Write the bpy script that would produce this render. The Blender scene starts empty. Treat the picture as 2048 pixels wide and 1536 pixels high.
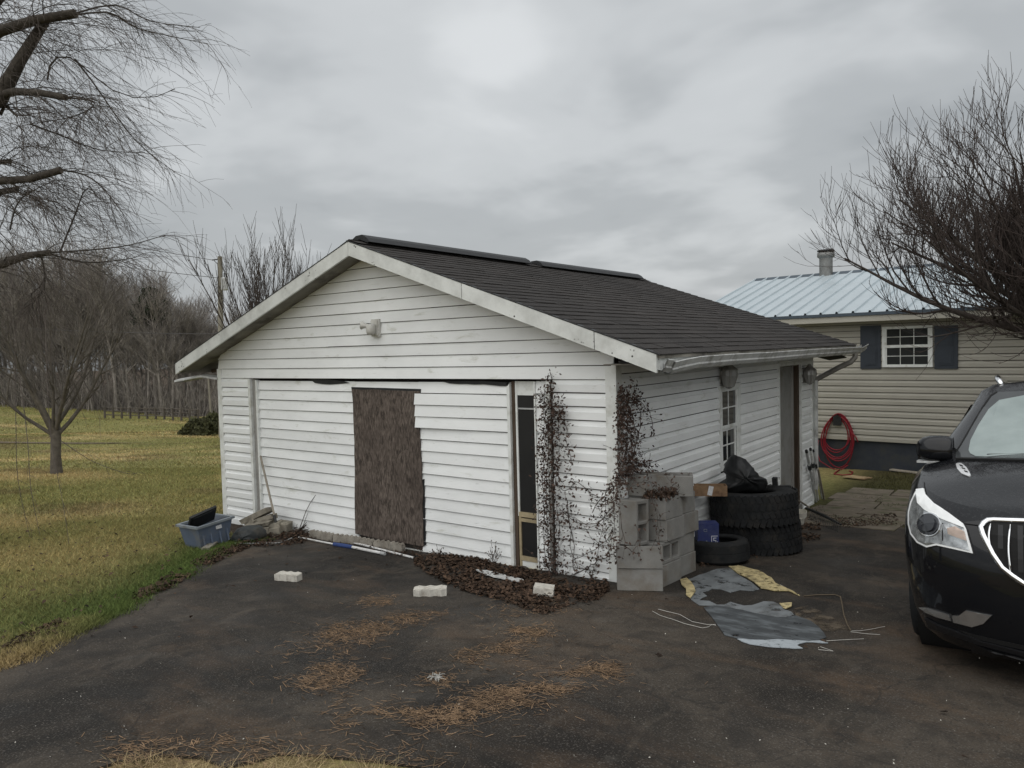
import bpy, bmesh, math, random
import numpy as np
from mathutils import Vector, Matrix
from mathutils.bvhtree import BVHTree
from mathutils.geometry import delaunay_2d_cdt

scene = bpy.context.scene
COL = scene.collection
R = math.radians
rnd = random.Random(7)
rng = np.random.default_rng(11)

# ------------------------------------------------------------------ camera
CAM = np.array([3.2324, -5.9015, 2.1701])
FW = np.array([-0.59578, 0.80181, -0.04634])
RT = np.array([0.80312, 0.59525, -0.02609])
UP = np.array([-0.00667, 0.05276, 0.99858])
FPX = 1485.8                      # focal length in pixels of the 2048 px wide photograph
cd = bpy.data.cameras.new('camera')
cam = bpy.data.objects.new('camera', cd)
COL.objects.link(cam)
cam.matrix_world = Matrix(((RT[0], UP[0], -FW[0], CAM[0]), (RT[1], UP[1], -FW[1], CAM[1]),
                           (RT[2], UP[2], -FW[2], CAM[2]), (0, 0, 0, 1)))
cd.sensor_fit = 'HORIZONTAL'; cd.sensor_width = 36; cd.lens = FPX / 2048 * 36
cd.clip_start = 0.05; cd.clip_end = 6000
scene.camera = cam

# ------------------------------------------------------------------ sky and sun
SUN_AZ = R(168)                   # direction the light comes from, clockwise from +Y
SUN_EL = R(54)
world = bpy.data.worlds.new('World'); scene.world = world; world.use_nodes = True
wn, wl = world.node_tree.nodes, world.node_tree.links
wn.clear()
def W(t, **k):
    n = wn.new(t)
    for a, b in k.items(): setattr(n, a, b)
    return n
wo = W('ShaderNodeOutputWorld')
sky = W('ShaderNodeTexSky', sky_type='NISHITA', sun_disc=False, sun_elevation=SUN_EL, sun_rotation=SUN_AZ,
        air_density=1.5, dust_density=4.0)
bgs = W('ShaderNodeBackground'); bgs.inputs['Strength'].default_value = 0.08
wl.new(sky.outputs[0], bgs.inputs['Color'])
tc = W('ShaderNodeTexCoord'); sp = W('ShaderNodeSeparateXYZ'); wl.new(tc.outputs['Generated'], sp.inputs[0])
zc_ = W('ShaderNodeMath', operation='MAXIMUM'); wl.new(sp.outputs['Z'], zc_.inputs[0]); zc_.inputs[1].default_value = 0.0
za = W('ShaderNodeMath', operation='ADD'); wl.new(zc_.outputs[0], za.inputs[0]); za.inputs[1].default_value = 0.22
dx = W('ShaderNodeMath', operation='DIVIDE'); wl.new(sp.outputs['X'], dx.inputs[0]); wl.new(za.outputs[0], dx.inputs[1])
dy = W('ShaderNodeMath', operation='DIVIDE'); wl.new(sp.outputs['Y'], dy.inputs[0]); wl.new(za.outputs[0], dy.inputs[1])
cb = W('ShaderNodeCombineXYZ'); wl.new(dx.outputs[0], cb.inputs[0]); wl.new(dy.outputs[0], cb.inputs[1])
cb.inputs[2].default_value = 3.7
def cloud(scale, detail, rough, dist):
    n = W('ShaderNodeTexNoise'); n.inputs['Scale'].default_value = scale; n.inputs['Detail'].default_value = detail
    n.inputs['Roughness'].default_value = rough; n.inputs['Distortion'].default_value = dist
    wl.new(cb.outputs[0], n.inputs['Vector']); return n
n1 = cloud(0.62, 5, 0.5, 0.3); n2 = cloud(2.0, 4, 0.48, 0.25)
mx = W('ShaderNodeMath', operation='MULTIPLY'); wl.new(n1.outputs['Fac'], mx.inputs[0]); mx.inputs[1].default_value = 0.60
mx2 = W('ShaderNodeMath', operation='MULTIPLY_ADD'); wl.new(n2.outputs['Fac'], mx2.inputs[0]); mx2.inputs[1].default_value = 0.40
wl.new(mx.outputs[0], mx2.inputs[2])
gr = W('ShaderNodeMath', operation='MULTIPLY_ADD'); wl.new(zc_.outputs[0], gr.inputs[0]); gr.inputs[1].default_value = 0.21
wl.new(mx2.outputs[0], gr.inputs[2])
rp = W('ShaderNodeValToRGB'); wl.new(gr.outputs[0], rp.inputs[0])
rp.color_ramp.interpolation = 'EASE'
e = rp.color_ramp.elements
e[0].position = 0.38; e[0].color = (0.275, 0.293, 0.308, 1)
e[1].position = 0.72; e[1].color = (0.605, 0.622, 0.633, 1)
for p_, c_ in ((0.50, (0.385, 0.403, 0.416)), (0.60, (0.50, 0.518, 0.53))):
    q = rp.color_ramp.elements.new(p_); q.color = (*c_, 1)
bgc = W('ShaderNodeBackground'); wl.new(rp.outputs[0], bgc.inputs['Color']); bgc.inputs['Strength'].default_value = 0.97
ms = W('ShaderNodeMixShader'); ms.inputs[0].default_value = 0.93
wl.new(bgs.outputs[0], ms.inputs[1]); wl.new(bgc.outputs[0], ms.inputs[2]); wl.new(ms.outputs[0], wo.inputs['Surface'])

sd = bpy.data.lights.new('sun', 'SUN'); sun = bpy.data.objects.new('sun', sd); COL.objects.link(sun)
sd.energy = 1.5; sd.angle = R(110); sd.color = (1.0, 0.975, 0.94)
sdir = Vector((math.sin(SUN_AZ) * math.cos(SUN_EL), math.cos(SUN_AZ) * math.cos(SUN_EL), math.sin(SUN_EL)))
sun.rotation_euler = (-sdir).to_track_quat('-Z', 'Y').to_euler(); sun.location = sdir * 60

vs = scene.view_settings
vs.view_transform = 'Standard'; vs.look = 'None'; vs.gamma = 1; vs.use_curve_mapping = False; vs.exposure = 0.34

# ------------------------------------------------------------------ pixel -> place helpers
def rayd(px, py):
    return FW + (px - 1024) / FPX * RT + (768 - py) / FPX * UP
def HP(px, py, p0, n):
    d = rayd(px, py); n = np.asarray(n, float)
    return CAM + d * (np.dot(np.asarray(p0, float) - CAM, n) / np.dot(d, n))
def HX(px, py, x=0.0): return HP(px, py, (x, 0, 0), (1, 0, 0))
def HY(px, py, y=0.0): return HP(px, py, (0, y, 0), (0, 1, 0))
def PD(px, py, depth): return CAM + rayd(px, py) * depth
def sst(a, b, x):
    t = np.clip((np.asarray(x, float) - a) / (b - a), 0, 1); return t * t * (3 - 2 * t)
def tz(x, y):
    x = np.asarray(x, float); y = np.asarray(y, float)
    w = sst(-7, -1, x) * (1 - sst(30, 60, y))
    ye = np.where(y > 6.3, 6.3 + (y - 6.3) * (1 - 0.7 * w), y)
    z = 0.02 + 0.03 * x - 0.072 * ye
    z = z + 3.0 * np.exp(-(((x + 112) / 34) ** 2 + ((y - 18) / 26) ** 2))
    z = z + 0.12 * sst(14, 40, np.hypot(x, y)) * (np.sin(x * .31 + y * .12) + np.sin(y * .27 - x * .1 + 1))
    z = np.where(z > 0.9, 0.9 + 0.6 * np.tanh((z - 0.9) / 0.6), z)
    z = np.where(z < -6, -6 - 3 * np.tanh((-6 - z) / 3), z)
    return z
def G(px, py):
    d = rayd(px, py); z = 0.0; p = CAM
    p = HP(px, py, (0, 0, .02), (-.03, .072, 1))
    for _ in range(12):
        z = float(tz(p[0], p[1])); t = (z - CAM[2]) / d[2]; p2 = CAM + d * t; p = p * .4 + p2 * .6
    p[2] = float(tz(p[0], p[1])); return p
NRM = Vector((-.03, .072, 1)).normalized()      # normal of the sloping driveway
HOUSE_P = (-.98, 10.88, 0); HOUSE_N = (-.0845, -.9964, 0)

# ------------------------------------------------------------------ object helpers
def tag(o, label=None, cat=None, group=None, kind=None):
    if label: o['label'] = label
    if cat: o['category'] = cat
    if group: o['group'] = group
    if kind: o['kind'] = kind
    return o
def empty(name, loc, label=None, cat=None, group=None, rz=0.0):
    o = bpy.data.objects.new(name, None); COL.objects.link(o); o.location = loc; o.rotation_euler = (0, 0, rz)
    o.empty_display_size = .1
    return tag(o, label, cat, group)
def link(name, me, mat, parent=None, loc=None):
    o = bpy.data.objects.new(name, me); COL.objects.link(o)
    if mat is not None:
        me.materials.clear(); me.materials.append(mat)
    if parent is not None: o.parent = parent
    if loc is not None: o.location = loc
    return o
def mk(name, verts, faces, mat, parent=None, base=None, smooth=False, local=False):
    v = np.asarray(verts, float)
    loc = None
    if not local:
        if parent is not None:
            q = parent; off = np.zeros(3)
            while q is not None: off += np.array(q.location); q = q.parent
            v = v - off
        else:
            b = np.array(base if base is not None else (v[:, 0].mean(), v[:, 1].mean(), v[:, 2].min()))
            v = v - b; loc = b
    me = bpy.data.meshes.new(name); me.from_pydata([tuple(a) for a in v], [], [tuple(int(i) for i in f) for f in faces]); me.update()
    if smooth: me.polygons.foreach_set('use_smooth', [True] * len(me.polygons))
    return link(name, me, mat, parent, loc)
def npmesh(name, verts, faces, mat, parent=None, smooth=False, col=None, base=(0, 0, 0)):
    v = np.ascontiguousarray(np.asarray(verts, np.float32) - np.asarray(base, np.float32)); f = np.ascontiguousarray(faces, dtype=np.int32)
    off = np.zeros(3)
    if parent is not None:
        q = parent
        while q is not None: off += np.array(q.location); q = q.parent
        v = v - off.astype(np.float32) + np.asarray(base, np.float32)
    k = f.shape[1]; me = bpy.data.meshes.new(name)
    me.vertices.add(len(v)); me.vertices.foreach_set('co', v.ravel())
    me.loops.add(f.size); me.loops.foreach_set('vertex_index', f.ravel())
    me.polygons.add(len(f)); me.polygons.foreach_set('loop_start', np.arange(0, f.size, k, dtype=np.int32))
    me.update(calc_edges=True)
    if smooth: me.polygons.foreach_set('use_smooth', np.ones(len(f), bool))
    if col is not None:
        a = me.color_attributes.new('Col', 'FLOAT_COLOR', 'POINT')
        c = np.ones((len(v), 4), np.float32); c[:, :3] = col; a.data.foreach_set('color', c.ravel())
    return link(name, me, mat, parent, None if parent is not None else base)
class MB:
    def __init__(s): s.v = []; s.f = []
    def add(s, v, f):
        n = len(s.v); s.v += [tuple(a) for a in v]; s.f += [tuple(i + n for i in q) for q in f]; return s
    def box(s, c, size, rot=None, taper=None):
        hx, hy, hz = [a / 2 for a in size]
        vs = [Vector((x, y, z)) for z in (-hz, hz) for x, y in ((-hx, -hy), (hx, -hy), (hx, hy), (-hx, hy))]
        if taper:
            for i in range(4, 8): vs[i].x *= taper; vs[i].y *= taper
        if rot is not None: vs = [rot @ q for q in vs]
        return s.add([q + Vector(c) for q in vs], [(3, 2, 1, 0), (4, 5, 6, 7), (0, 1, 5, 4), (1, 2, 6, 5), (2, 3, 7, 6), (3, 0, 4, 7)])
    def bb(s, x0, x1, y0, y1, z0, z1): return s.box(((x0 + x1) / 2, (y0 + y1) / 2, (z0 + z1) / 2), (x1 - x0, y1 - y0, z1 - z0))
    def tube(s, pts, r, n=8, cap=True):
        pts = [Vector(p) for p in pts]; m = len(pts); rr = r if hasattr(r, '__len__') else [r] * m
        t0 = (pts[1] - pts[0]).normalized(); ref = Vector((0, 0, 1)) if abs(t0.z) < .9 else Vector((1, 0, 0))
        a = t0.cross(ref).normalized(); vs = []; fs = []
        for i, p in enumerate(pts):
            t = (pts[min(i + 1, m - 1)] - pts[max(i - 1, 0)]).normalized()
            a = (a - t * a.dot(t)).normalized(); b = t.cross(a)
            for k in range(n):
                an = 2 * math.pi * k / n; vs.append(p + (a * math.cos(an) + b * math.sin(an)) * rr[i])
        for i in range(m - 1):
            for k in range(n): fs.append((i * n + k, i * n + (k + 1) % n, (i + 1) * n + (k + 1) % n, (i + 1) * n + k))
        if cap: fs.append(tuple(range(n - 1, -1, -1))); fs.append(tuple((m - 1) * n + k for k in range(n)))
        return s.add(vs, fs)
    def lathe(s, prof, c=(0, 0, 0), n=24, closed=False, rot=None):
        vs = []; fs = []; m = len(prof)
        for k in range(n):
            an = 2 * math.pi * k / n
            for r_, z in prof:
                q = Vector((r_ * math.cos(an), r_ * math.sin(an), z)); q = rot @ q if rot is not None else q
                vs.append(q + Vector(c))
        for k in range(n):
            for i in range(m if closed else m - 1):
                j = (i + 1) % m; fs.append((k * m + i, ((k + 1) % n) * m + i, ((k + 1) % n) * m + j, k * m + j))
        return s.add(vs, fs)
    def prism(s, poly, ext):      # poly: list of 3D points, extruded by vector ext
        n = len(poly); a = [Vector(p) for p in poly]; b = [p + Vector(ext) for p in a]
        return s.add(a + b, [tuple(range(n - 1, -1, -1)), tuple(range(n, 2 * n))] + [(i, (i + 1) % n, n + (i + 1) % n, n + i) for i in range(n)])
    def build(s, name, mat, parent=None, smooth=False, base=None, local=False): return mk(name, s.v, s.f, mat, parent, base, smooth, local)
def patch(outline, mapper, step, thick=0.0, jitter=0.0):
    """closed 2-D outline -> triangulated sheet; mapper(u,v)->(point, normal). returns verts, faces (front + back + rim)"""
    o = [Vector(p) for p in outline]; pts = []
    for i, p in enumerate(o):
        q = o[(i + 1) % len(o)]; m = max(1, int((q - p).length / step))
        for k in range(m):
            w = p.lerp(q, k / m)
            if jitter and k: w = w + Vector((rnd.gauss(0, jitter), rnd.gauss(0, jitter)))
            pts.append(w)
    nb = len(pts); ed = [(i, (i + 1) % nb) for i in range(nb)]
    xs = [p.x for p in pts]; ys = [p.y for p in pts]
    x = min(xs) + step / 2
    while x < max(xs):
        y = min(ys) + step / 2
        while y < max(ys):
            pts.append(Vector((x + rnd.uniform(-.2, .2) * step, y + rnd.uniform(-.2, .2) * step))); y += step
        x += step
    r_ = delaunay_2d_cdt(pts, ed, [list(range(nb))], 1, 1e-4)
    v2, e2, f2 = r_[0], r_[1], r_[2]
    P = []; N = []
    for q in v2:
        a, b = mapper(q.x, q.y); P.append(Vector(a)); N.append(Vector(b))
    if thick == 0: return [tuple(p) for p in P], [tuple(f) for f in f2]
    n = len(P); V = [p + w * thick for p, w in zip(P, N)] + P
    F = []; cnt = {}
    for f in f2:
        a, b, c = V[f[0]], V[f[1]], V[f[2]]
        if (b - a).cross(c - a).dot(N[f[0]]) < 0: f = list(f)[::-1]
        F.append(tuple(f)); F.append(tuple(i + n for i in reversed(f)))
        for i in range(len(f)):
            k = (f[i], f[(i + 1) % len(f)]); cnt[k] = 1
    for (a, b) in cnt:
        if (b, a) not in cnt: F.append((b, a, a + n, b + n))
    return [tuple(p) for p in V], F
def copy_tree(o, parent=None):
    c = o.copy(); COL.objects.link(c)
    if parent is not None: c.parent = parent
    for ch in o.children: copy_tree(ch, c)
    return c

# ------------------------------------------------------------------ materials
def newmat(name):
    m = bpy.data.materials.new(name); m.use_nodes = True; nt = m.node_tree
    return m, nt.nodes, nt.links, nt.nodes['Principled BSDF']
def nz(n, l, scale, detail=4, rough=.55, vec=None, stretch=None, dist=0):
    t = n.new('ShaderNodeTexNoise'); t.inputs['Scale'].default_value = scale; t.inputs['Detail'].default_value = detail
    t.inputs['Roughness'].default_value = rough; t.inputs['Distortion'].default_value = dist
    src = vec
    if src is None: src = n.new('ShaderNodeNewGeometry').outputs['Position']
    if stretch:
        mp = n.new('ShaderNodeMapping'); mp.inputs['Scale'].default_value = stretch; l.new(src, mp.inputs['Vector']); src = mp.outputs[0]
    l.new(src, t.inputs['Vector']); return t.outputs['Fac']
def ramp(n, l, fac, stops, ease=False):
    r_ = n.new('ShaderNodeValToRGB'); l.new(fac, r_.inputs[0]); cr = r_.color_ramp
    if ease: cr.interpolation = 'EASE'
    cr.elements[0].position, cr.elements[1].position = stops[0][0], stops[-1][0]
    def c4(c): return (c, c, c, 1) if not hasattr(c, '__len__') else (*c, 1)
    cr.elements[0].color, cr.elements[1].color = c4(stops[0][1]), c4(stops[-1][1])
    for p_, c in stops[1:-1]: cr.elements.new(p_).color = c4(c)
    return r_.outputs[0]
def mixc(n, l, fac, a, b, mode='MIX'):
    m = n.new('ShaderNodeMix'); m.data_type = 'RGBA'; m.blend_type = mode
    for k, v in ((0, fac), (6, a), (7, b)):
        s = m.inputs[k]
        if hasattr(v, 'node'): l.new(v, s)
        elif hasattr(v, '__len__'): s.default_value = (*v, 1)
        else: s.default_value = v if k == 0 else (v, v, v, 1)
    return m.outputs[2]
def bump(n, l, bs, h, strength=.3, dist=.01):
    b = n.new('ShaderNodeBump'); b.inputs['Strength'].default_value = strength; b.inputs['Distance'].default_value = dist
    l.new(h, b.inputs['Height']); l.new(b.outputs[0], bs.inputs['Normal'])
def M(name, base, rough=.7, metal=0.0, var=.15, scale=6, bmp=0.0, bscale=60, spec=.4, coat=0.0, island=0.0, dirt=None, dscale=3, stretch=None):
    m, n, l, b = newmat(name)
    b.inputs['Roughness'].default_value = rough; b.inputs['Metallic'].default_value = metal
    b.inputs['Specular IOR Level'].default_value = spec; b.inputs['Coat Weight'].default_value = coat
    lo = tuple(c * (1 - var) for c in base); hi = tuple(min(1, c * (1 + var)) for c in base)
    c = mixc(n, l, ramp(n, l, nz(n, l, scale, 5, .6, stretch=stretch), [(.3, 0.), (.7, 1.)]), lo, hi)
    if dirt:
        c = mixc(n, l, ramp(n, l, nz(n, l, dscale, 6, .65, stretch=stretch), [(.5, 0.), (.72, 1.)]), c, dirt)
    if island:
        g = n.new('ShaderNodeNewGeometry'); mr = n.new('ShaderNodeMapRange')
        l.new(g.outputs['Random Per Island'], mr.inputs[0]); mr.inputs[3].default_value = 1 - island; mr.inputs[4].default_value = 1 + island
        mm = n.new('ShaderNodeVectorMath'); mm.operation = 'SCALE'; l.new(c, mm.inputs[0]); l.new(mr.outputs[0], mm.inputs['Scale']); c = mm.outputs[0]
    l.new(c, b.inputs['Base Color'])
    if bmp: bump(n, l, b, nz(n, l, bscale, 4, .6), bmp, .01)
    return m
MT = {}
def siding_mat(name, base, grime, amount=.62):
    m, n, l, b = newmat(name); b.inputs['Roughness'].default_value = .5; b.inputs['Specular IOR Level'].default_value = .35
    c = mixc(n, l, ramp(n, l, nz(n, l, 1.3, 5, .6, stretch=(1, 1, 2.2)), [(.35, 0.), (.75, 1.)]), base, tuple(x * .86 for x in base))
    g = ramp(n, l, nz(n, l, 2.6, 7, .68, stretch=(1, 1, 3.2), dist=.4), [(amount, 0.), (amount + .16, .75)])
    c = mixc(n, l, g, c, grime)
    s_ = ramp(n, l, nz(n, l, 7, 5, .7, stretch=(1, 1, 6)), [(.62, 0.), (.78, .5)])
    c = mixc(n, l, s_, c, tuple(x * .5 for x in grime))
    oi = n.new('ShaderNodeObjectInfo'); mr = n.new('ShaderNodeMapRange'); l.new(oi.outputs['Random'], mr.inputs[0]); mr.inputs[3].default_value = .93; mr.inputs[4].default_value = 1.03
    mm = n.new('ShaderNodeVectorMath'); mm.operation = 'SCALE'; l.new(c, mm.inputs[0]); l.new(mr.outputs[0], mm.inputs['Scale'])
    l.new(mm.outputs[0], b.inputs['Base Color'])
    bump(n, l, b, nz(n, l, 14, 3, .5, stretch=(1, 1, 2)), .12, .01)
    return m
MT['siding'] = siding_mat('white_vinyl_siding', (.82, .84, .835), (.46, .47, .40), .585)
MT['house_siding'] = siding_mat('tan_vinyl_siding', (.405, .388, .335), (.26, .25, .215), .68)
MT['trim'] = M('white_trim', (.70, .72, .70), .5, var=.1, scale=4, dirt=(.45, .45, .40), dscale=5)
def fascia_mat():
    m, n, l, b = newmat('weathered_white_fascia'); b.inputs['Roughness'].default_value = .55
    c = mixc(n, l, ramp(n, l, nz(n, l, 3, 6, .65), [(.4, 0.), (.75, 1.)]), (.66, .68, .66), (.40, .41, .39))
    vo = n.new('ShaderNodeTexVoronoi'); vo.inputs['Scale'].default_value = 22; g = n.new('ShaderNodeNewGeometry'); l.new(g.outputs['Position'], vo.inputs['Vector'])
    a = ramp(n, l, vo.outputs['Distance'], [(.16, 1.), (.24, 0.)]); k = ramp(n, l, nz(n, l, 3.5, 3, .5), [(.56, 0.), (.60, 1.)])
    mm = n.new('ShaderNodeMath'); mm.operation = 'MULTIPLY'; l.new(a, mm.inputs[0]); l.new(k, mm.inputs[1])
    c = mixc(n, l, mm.outputs[0], c, (.03, .028, .025)); l.new(c, b.inputs['Base Color']); return m
MT['fascia'] = fascia_mat()
def shingle_mat():
    m, n, l, b = newmat('dark_asphalt_shingle'); b.inputs['Roughness'].default_value = .92; b.inputs['Specular IOR Level'].default_value = .25
    c = mixc(n, l, ramp(n, l, nz(n, l, .55, 5, .6, stretch=(.35, 1.6, 1)), [(.35, 0.), (.7, 1.)]), (.014, .013, .013), (.034, .030, .028))
    g = n.new('ShaderNodeNewGeometry'); mr = n.new('ShaderNodeMapRange'); l.new(g.outputs['Random Per Island'], mr.inputs[0]); mr.inputs[3].default_value = .88; mr.inputs[4].default_value = 1.12
    c2 = mixc(n, l, ramp(n, l, nz(n, l, 130, 2, .5), [(.4, 0.), (.7, 1.)]), c, (.052, .047, .043)); 
    mm = n.new('ShaderNodeVectorMath'); mm.operation = 'SCALE'; l.new(c2, mm.inputs[0]); l.new(mr.outputs[0], mm.inputs['Scale'])
    l.new(mm.outputs[0], b.inputs['Base Color']); bump(n, l, b, nz(n, l, 160, 2, .5), .5, .004); return m
MT['shingle'] = shingle_mat()
def osb_mat():
    m, n, l, b = newmat('weathered_strand_board'); b.inputs['Roughness'].default_value = .85; b.inputs['Specular IOR Level'].default_value = .2
    vo = n.new('ShaderNodeTexVoronoi'); vo.inputs['Scale'].default_value = 26; mp = n.new('ShaderNodeMapping'); mp.inputs['Scale'].default_value = (1, 1, .45); mp.inputs['Rotation'].default_value = (0, .5, 0)
    g = n.new('ShaderNodeNewGeometry'); l.new(g.outputs['Position'], mp.inputs[0]); l.new(mp.outputs[0], vo.inputs['Vector'])
    f = n.new('ShaderNodeSeparateColor'); l.new(vo.outputs['Color'], f.inputs[0])
    c = mixc(n, l, f.outputs[0], (.046, .037, .031), (.112, .091, .077))
    c = mixc(n, l, ramp(n, l, nz(n, l, 40, 3, .6, stretch=(1.5, 1, .35)), [(.45, 0.), (.70, .75)]), c, (.23, .19, .16))
    c = mixc(n, l, ramp(n, l, nz(n, l, 2.2, 4, .6), [(.4, 0.), (.7, .45)]), c, (.028, .021, .018))
    l.new(c, b.inputs['Base Color']); bump(n, l, b, vo.outputs['Distance'], .35, .01); return m
MT['osb'] = osb_mat()
MT['gap_shade'] = M('gap_shade_backing', (.05, .045, .04), .95, var=.2, spec=.1)  # backing wall colour, dark to stand in for shade in the siding gaps
def asphalt_mat():
    m, n, l, b = newmat('worn_asphalt'); b.inputs['Specular IOR Level'].default_value = .3
    c = mixc(n, l, ramp(n, l, nz(n, l, .55, 6, .62, dist=.6), [(.40, 0.), (.60, 1.)]), (.013, .0108, .0084), (.056, .0455, .0345))
    c = mixc(n, l, ramp(n, l, nz(n, l, 1.1, 6, .6, stretch=(.55, 1.6, 1), dist=.4), [(.50, 0.), (.72, .8)]), c, (.082, .054, .033))
    c = mixc(n, l, ramp(n, l, nz(n, l, 2.3, 5, .6), [(.60, 0.), (.75, .5)]), c, (.10, .092, .08))
    c = mixc(n, l, ramp(n, l, nz(n, l, 1.7, 4, .5), [(.22, .75), (.40, 0.)]), c, (.022, .022, .022))
    c = mixc(n, l, ramp(n, l, nz(n, l, 95, 2, .5), [(.55, 0.), (.72, .6)]), c, (.14, .128, .112))
    c = mixc(n, l, ramp(n, l, nz(n, l, 70, 2, .5), [(.28, .7), (.45, 0.)]), c, (.016, .015, .014))
    c = mixc(n, l, ramp(n, l, nz(n, l, 4.2, 6, .65, dist=.5), [(.36, .55), (.52, 0.)]), c, (.014, .0125, .011))
    c = mixc(n, l, ramp(n, l, nz(n, l, 3.1, 6, .65, stretch=(1.5, .7, 1), dist=.8), [(.56, 0.), (.74, .5)]), c, (.095, .078, .06))
    vo = n.new('ShaderNodeTexVoronoi'); vo.feature = 'DISTANCE_TO_EDGE'; vo.inputs['Scale'].default_value = .55
    g = n.new('ShaderNodeNewGeometry'); dn = n.new('ShaderNodeTexNoise'); dn.inputs['Scale'].default_value = 2.2; dn.inputs['Detail'].default_value = 5; l.new(g.outputs['Position'], dn.inputs['Vector'])
    ad = n.new('ShaderNodeMixRGB'); ad.blend_type = 'ADD'; ad.inputs[0].default_value = .9; l.new(g.outputs['Position'], ad.inputs[1]); l.new(dn.outputs['Color'], ad.inputs[2]); l.new(ad.outputs[0], vo.inputs['Vector'])
    cr = ramp(n, l, vo.outputs['Distance'], [(.002, .55), (.007, 0.)])
    c = mixc(n, l, cr, c, (.012, .011, .010))
    l.new(c, b.inputs['Base Color'])
    l.new(ramp(n, l, nz(n, l, .8, 4, .6), [(.35, .66), (.62, .95)]), b.inputs['Roughness'])
    hn = n.new('ShaderNodeMath'); hn.operation = 'ADD'; l.new(nz(n, l, 85, 3, .6), hn.inputs[0]); l.new(nz(n, l, 9, 3, .6), hn.inputs[1])
    bump(n, l, b, hn.outputs[0], .55, .008); return m
MT['asphalt'] = asphalt_mat()
def attr_mat(name, rough=.9, mul=(.6, 1.35), scale=18, bmp=0, isl=.3, trans=0):
    m, n, l, b = newmat(name); b.inputs['Roughness'].default_value = rough; b.inputs['Specular IOR Level'].default_value = .15
    a = n.new('ShaderNodeAttribute'); a.attribute_name = 'Col'
    f = ramp(n, l, nz(n, l, scale, 6, .7), [(.3, mul[0]), (.7, mul[1])])
    c = mixc(n, l, 1.0, a.outputs['Color'], f, 'MULTIPLY')
    if isl:
        g = n.new('ShaderNodeNewGeometry'); mr = n.new('ShaderNodeMapRange'); l.new(g.outputs['Random Per Island'], mr.inputs[0]); mr.inputs[3].default_value = 1 - isl; mr.inputs[4].default_value = 1 + isl
        mm = n.new('ShaderNodeVectorMath'); mm.operation = 'SCALE'; l.new(c, mm.inputs[0]); l.new(mr.outputs[0], mm.inputs['Scale']); c = mm.outputs[0]
    l.new(c, b.inputs['Base Color'])
    if bmp: bump(n, l, b, nz(n, l, 30, 6, .7), bmp, .03)
    return m
MT['ground'] = attr_mat('lawn_ground', .95, (.5, 1.3), 14, .8, 0)
MT['grass'] = attr_mat('grass_blades', .85, (.75, 1.25), 9, 0, .4)
MT['leaf'] = M('dead_leaves', (.050, .031, .020), .8, var=.3, scale=15, island=.75, spec=.2)
MT['straw'] = M('pine_straw', (.155, .102, .061), .85, var=.35, scale=12, island=.85, spec=.2)
MT['vine_leaf'] = M('withered_vine_leaves', (.064, .043, .034), .8, var=.3, scale=20, island=.55, spec=.2)
MT['vine_stem'] = M('vine_stems', (.06, .045, .036), .85, island=.4)
MT['bark_dark'] = M('dark_grey_bark', (.060, .050, .043), .9, var=.35, scale=14, bmp=.5, bscale=45, spec=.2)
MT['twig_right'] = M('dark_twigs', (.058, .046, .041), .85, var=.2, island=.35, spec=.2)
MT['bark_willow'] = M('grey_brown_bark', (.060, .053, .045), .92, var=.4, scale=18, bmp=.6, bscale=50, spec=.2)
MT['twig_willow'] = M('thin_grey_twigs', (.085, .072, .063), .85, var=.2, island=.35, spec=.2)
MT['bark_wood'] = M('woodland_bark', (.235, .214, .192), .92, var=.3, scale=2, island=.4, spec=.15)
MT['bark_small'] = M('small_tree_bark', (.105, .093, .078), .92, var=.3, scale=9, bmp=.4, bscale=40, spec=.2)
MT['sawn'] = M('sawn_wood_end', (.09, .075, .06), .9, var=.3, scale=30)
MT['needles'] = M('dark_evergreen_needles', (.028, .040, .022), .85, var=.3, scale=4, island=.5, spec=.2)
MT['shrub'] = M('evergreen_shrub_leaves', (.062, .064, .030), .8, var=.3, scale=6, island=.5, spec=.2)
MT['concrete'] = M('grey_concrete_block', (.205, .202, .19), .92, var=.18, scale=5, bmp=.5, bscale=120, spec=.2, dirt=(.16, .14, .115), dscale=4)
MT['white_block'] = M('pale_concrete_edging', (.50, .48, .43), .9, var=.15, scale=14, bmp=.4, bscale=90, spec=.2, dirt=(.28, .25, .21), dscale=12)
MT['edging'] = M('weathered_edging_stone', (.27, .25, .215), .92, var=.3, scale=14, bmp=.5, bscale=70, spec=.2, dirt=(.11, .09, .07), dscale=7)
MT['slab'] = M('old_paving_slab', (.15, .128, .10), .92, var=.25, scale=5, bmp=.4, bscale=60, spec=.2, dirt=(.07, .075, .035), dscale=3)
MT['tyre'] = M('old_tyre_rubber', (.014, .015, .016), .85, var=.35, scale=9, bmp=.3, bscale=60, spec=.25, dirt=(.032, .03, .027), dscale=7)
MT['black_plastic'] = M('black_plastic_sheet', (.012, .013, .014), .55, var=.3, scale=9, bmp=.3, bscale=14, spec=.4)
MT['grey_cover'] = M('dark_grey_cover', (.030, .034, .035), .6, var=.3, scale=9, bmp=.25, bscale=16, spec=.35, dirt=(.06, .055, .045), dscale=6)
MT['tote'] = M('blue_grey_plastic', (.105, .135, .19), .5, var=.15, scale=5, spec=.4, dirt=(.16, .16, .15), dscale=6)
MT['tote_rim'] = M('pale_blue_plastic_rim', (.19, .215, .235), .5, var=.15, scale=6, dirt=(.12, .12, .11), dscale=7)
MT['paper'] = M('pale_sticker', (.55, .56, .57), .7, var=.2, scale=60)
MT['wood_stone'] = M('split_stone', (.24, .22, .18), .92, var=.35, scale=9, bmp=.5, bscale=60, spec=.15, dirt=(.10, .09, .07), dscale=8)
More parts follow.
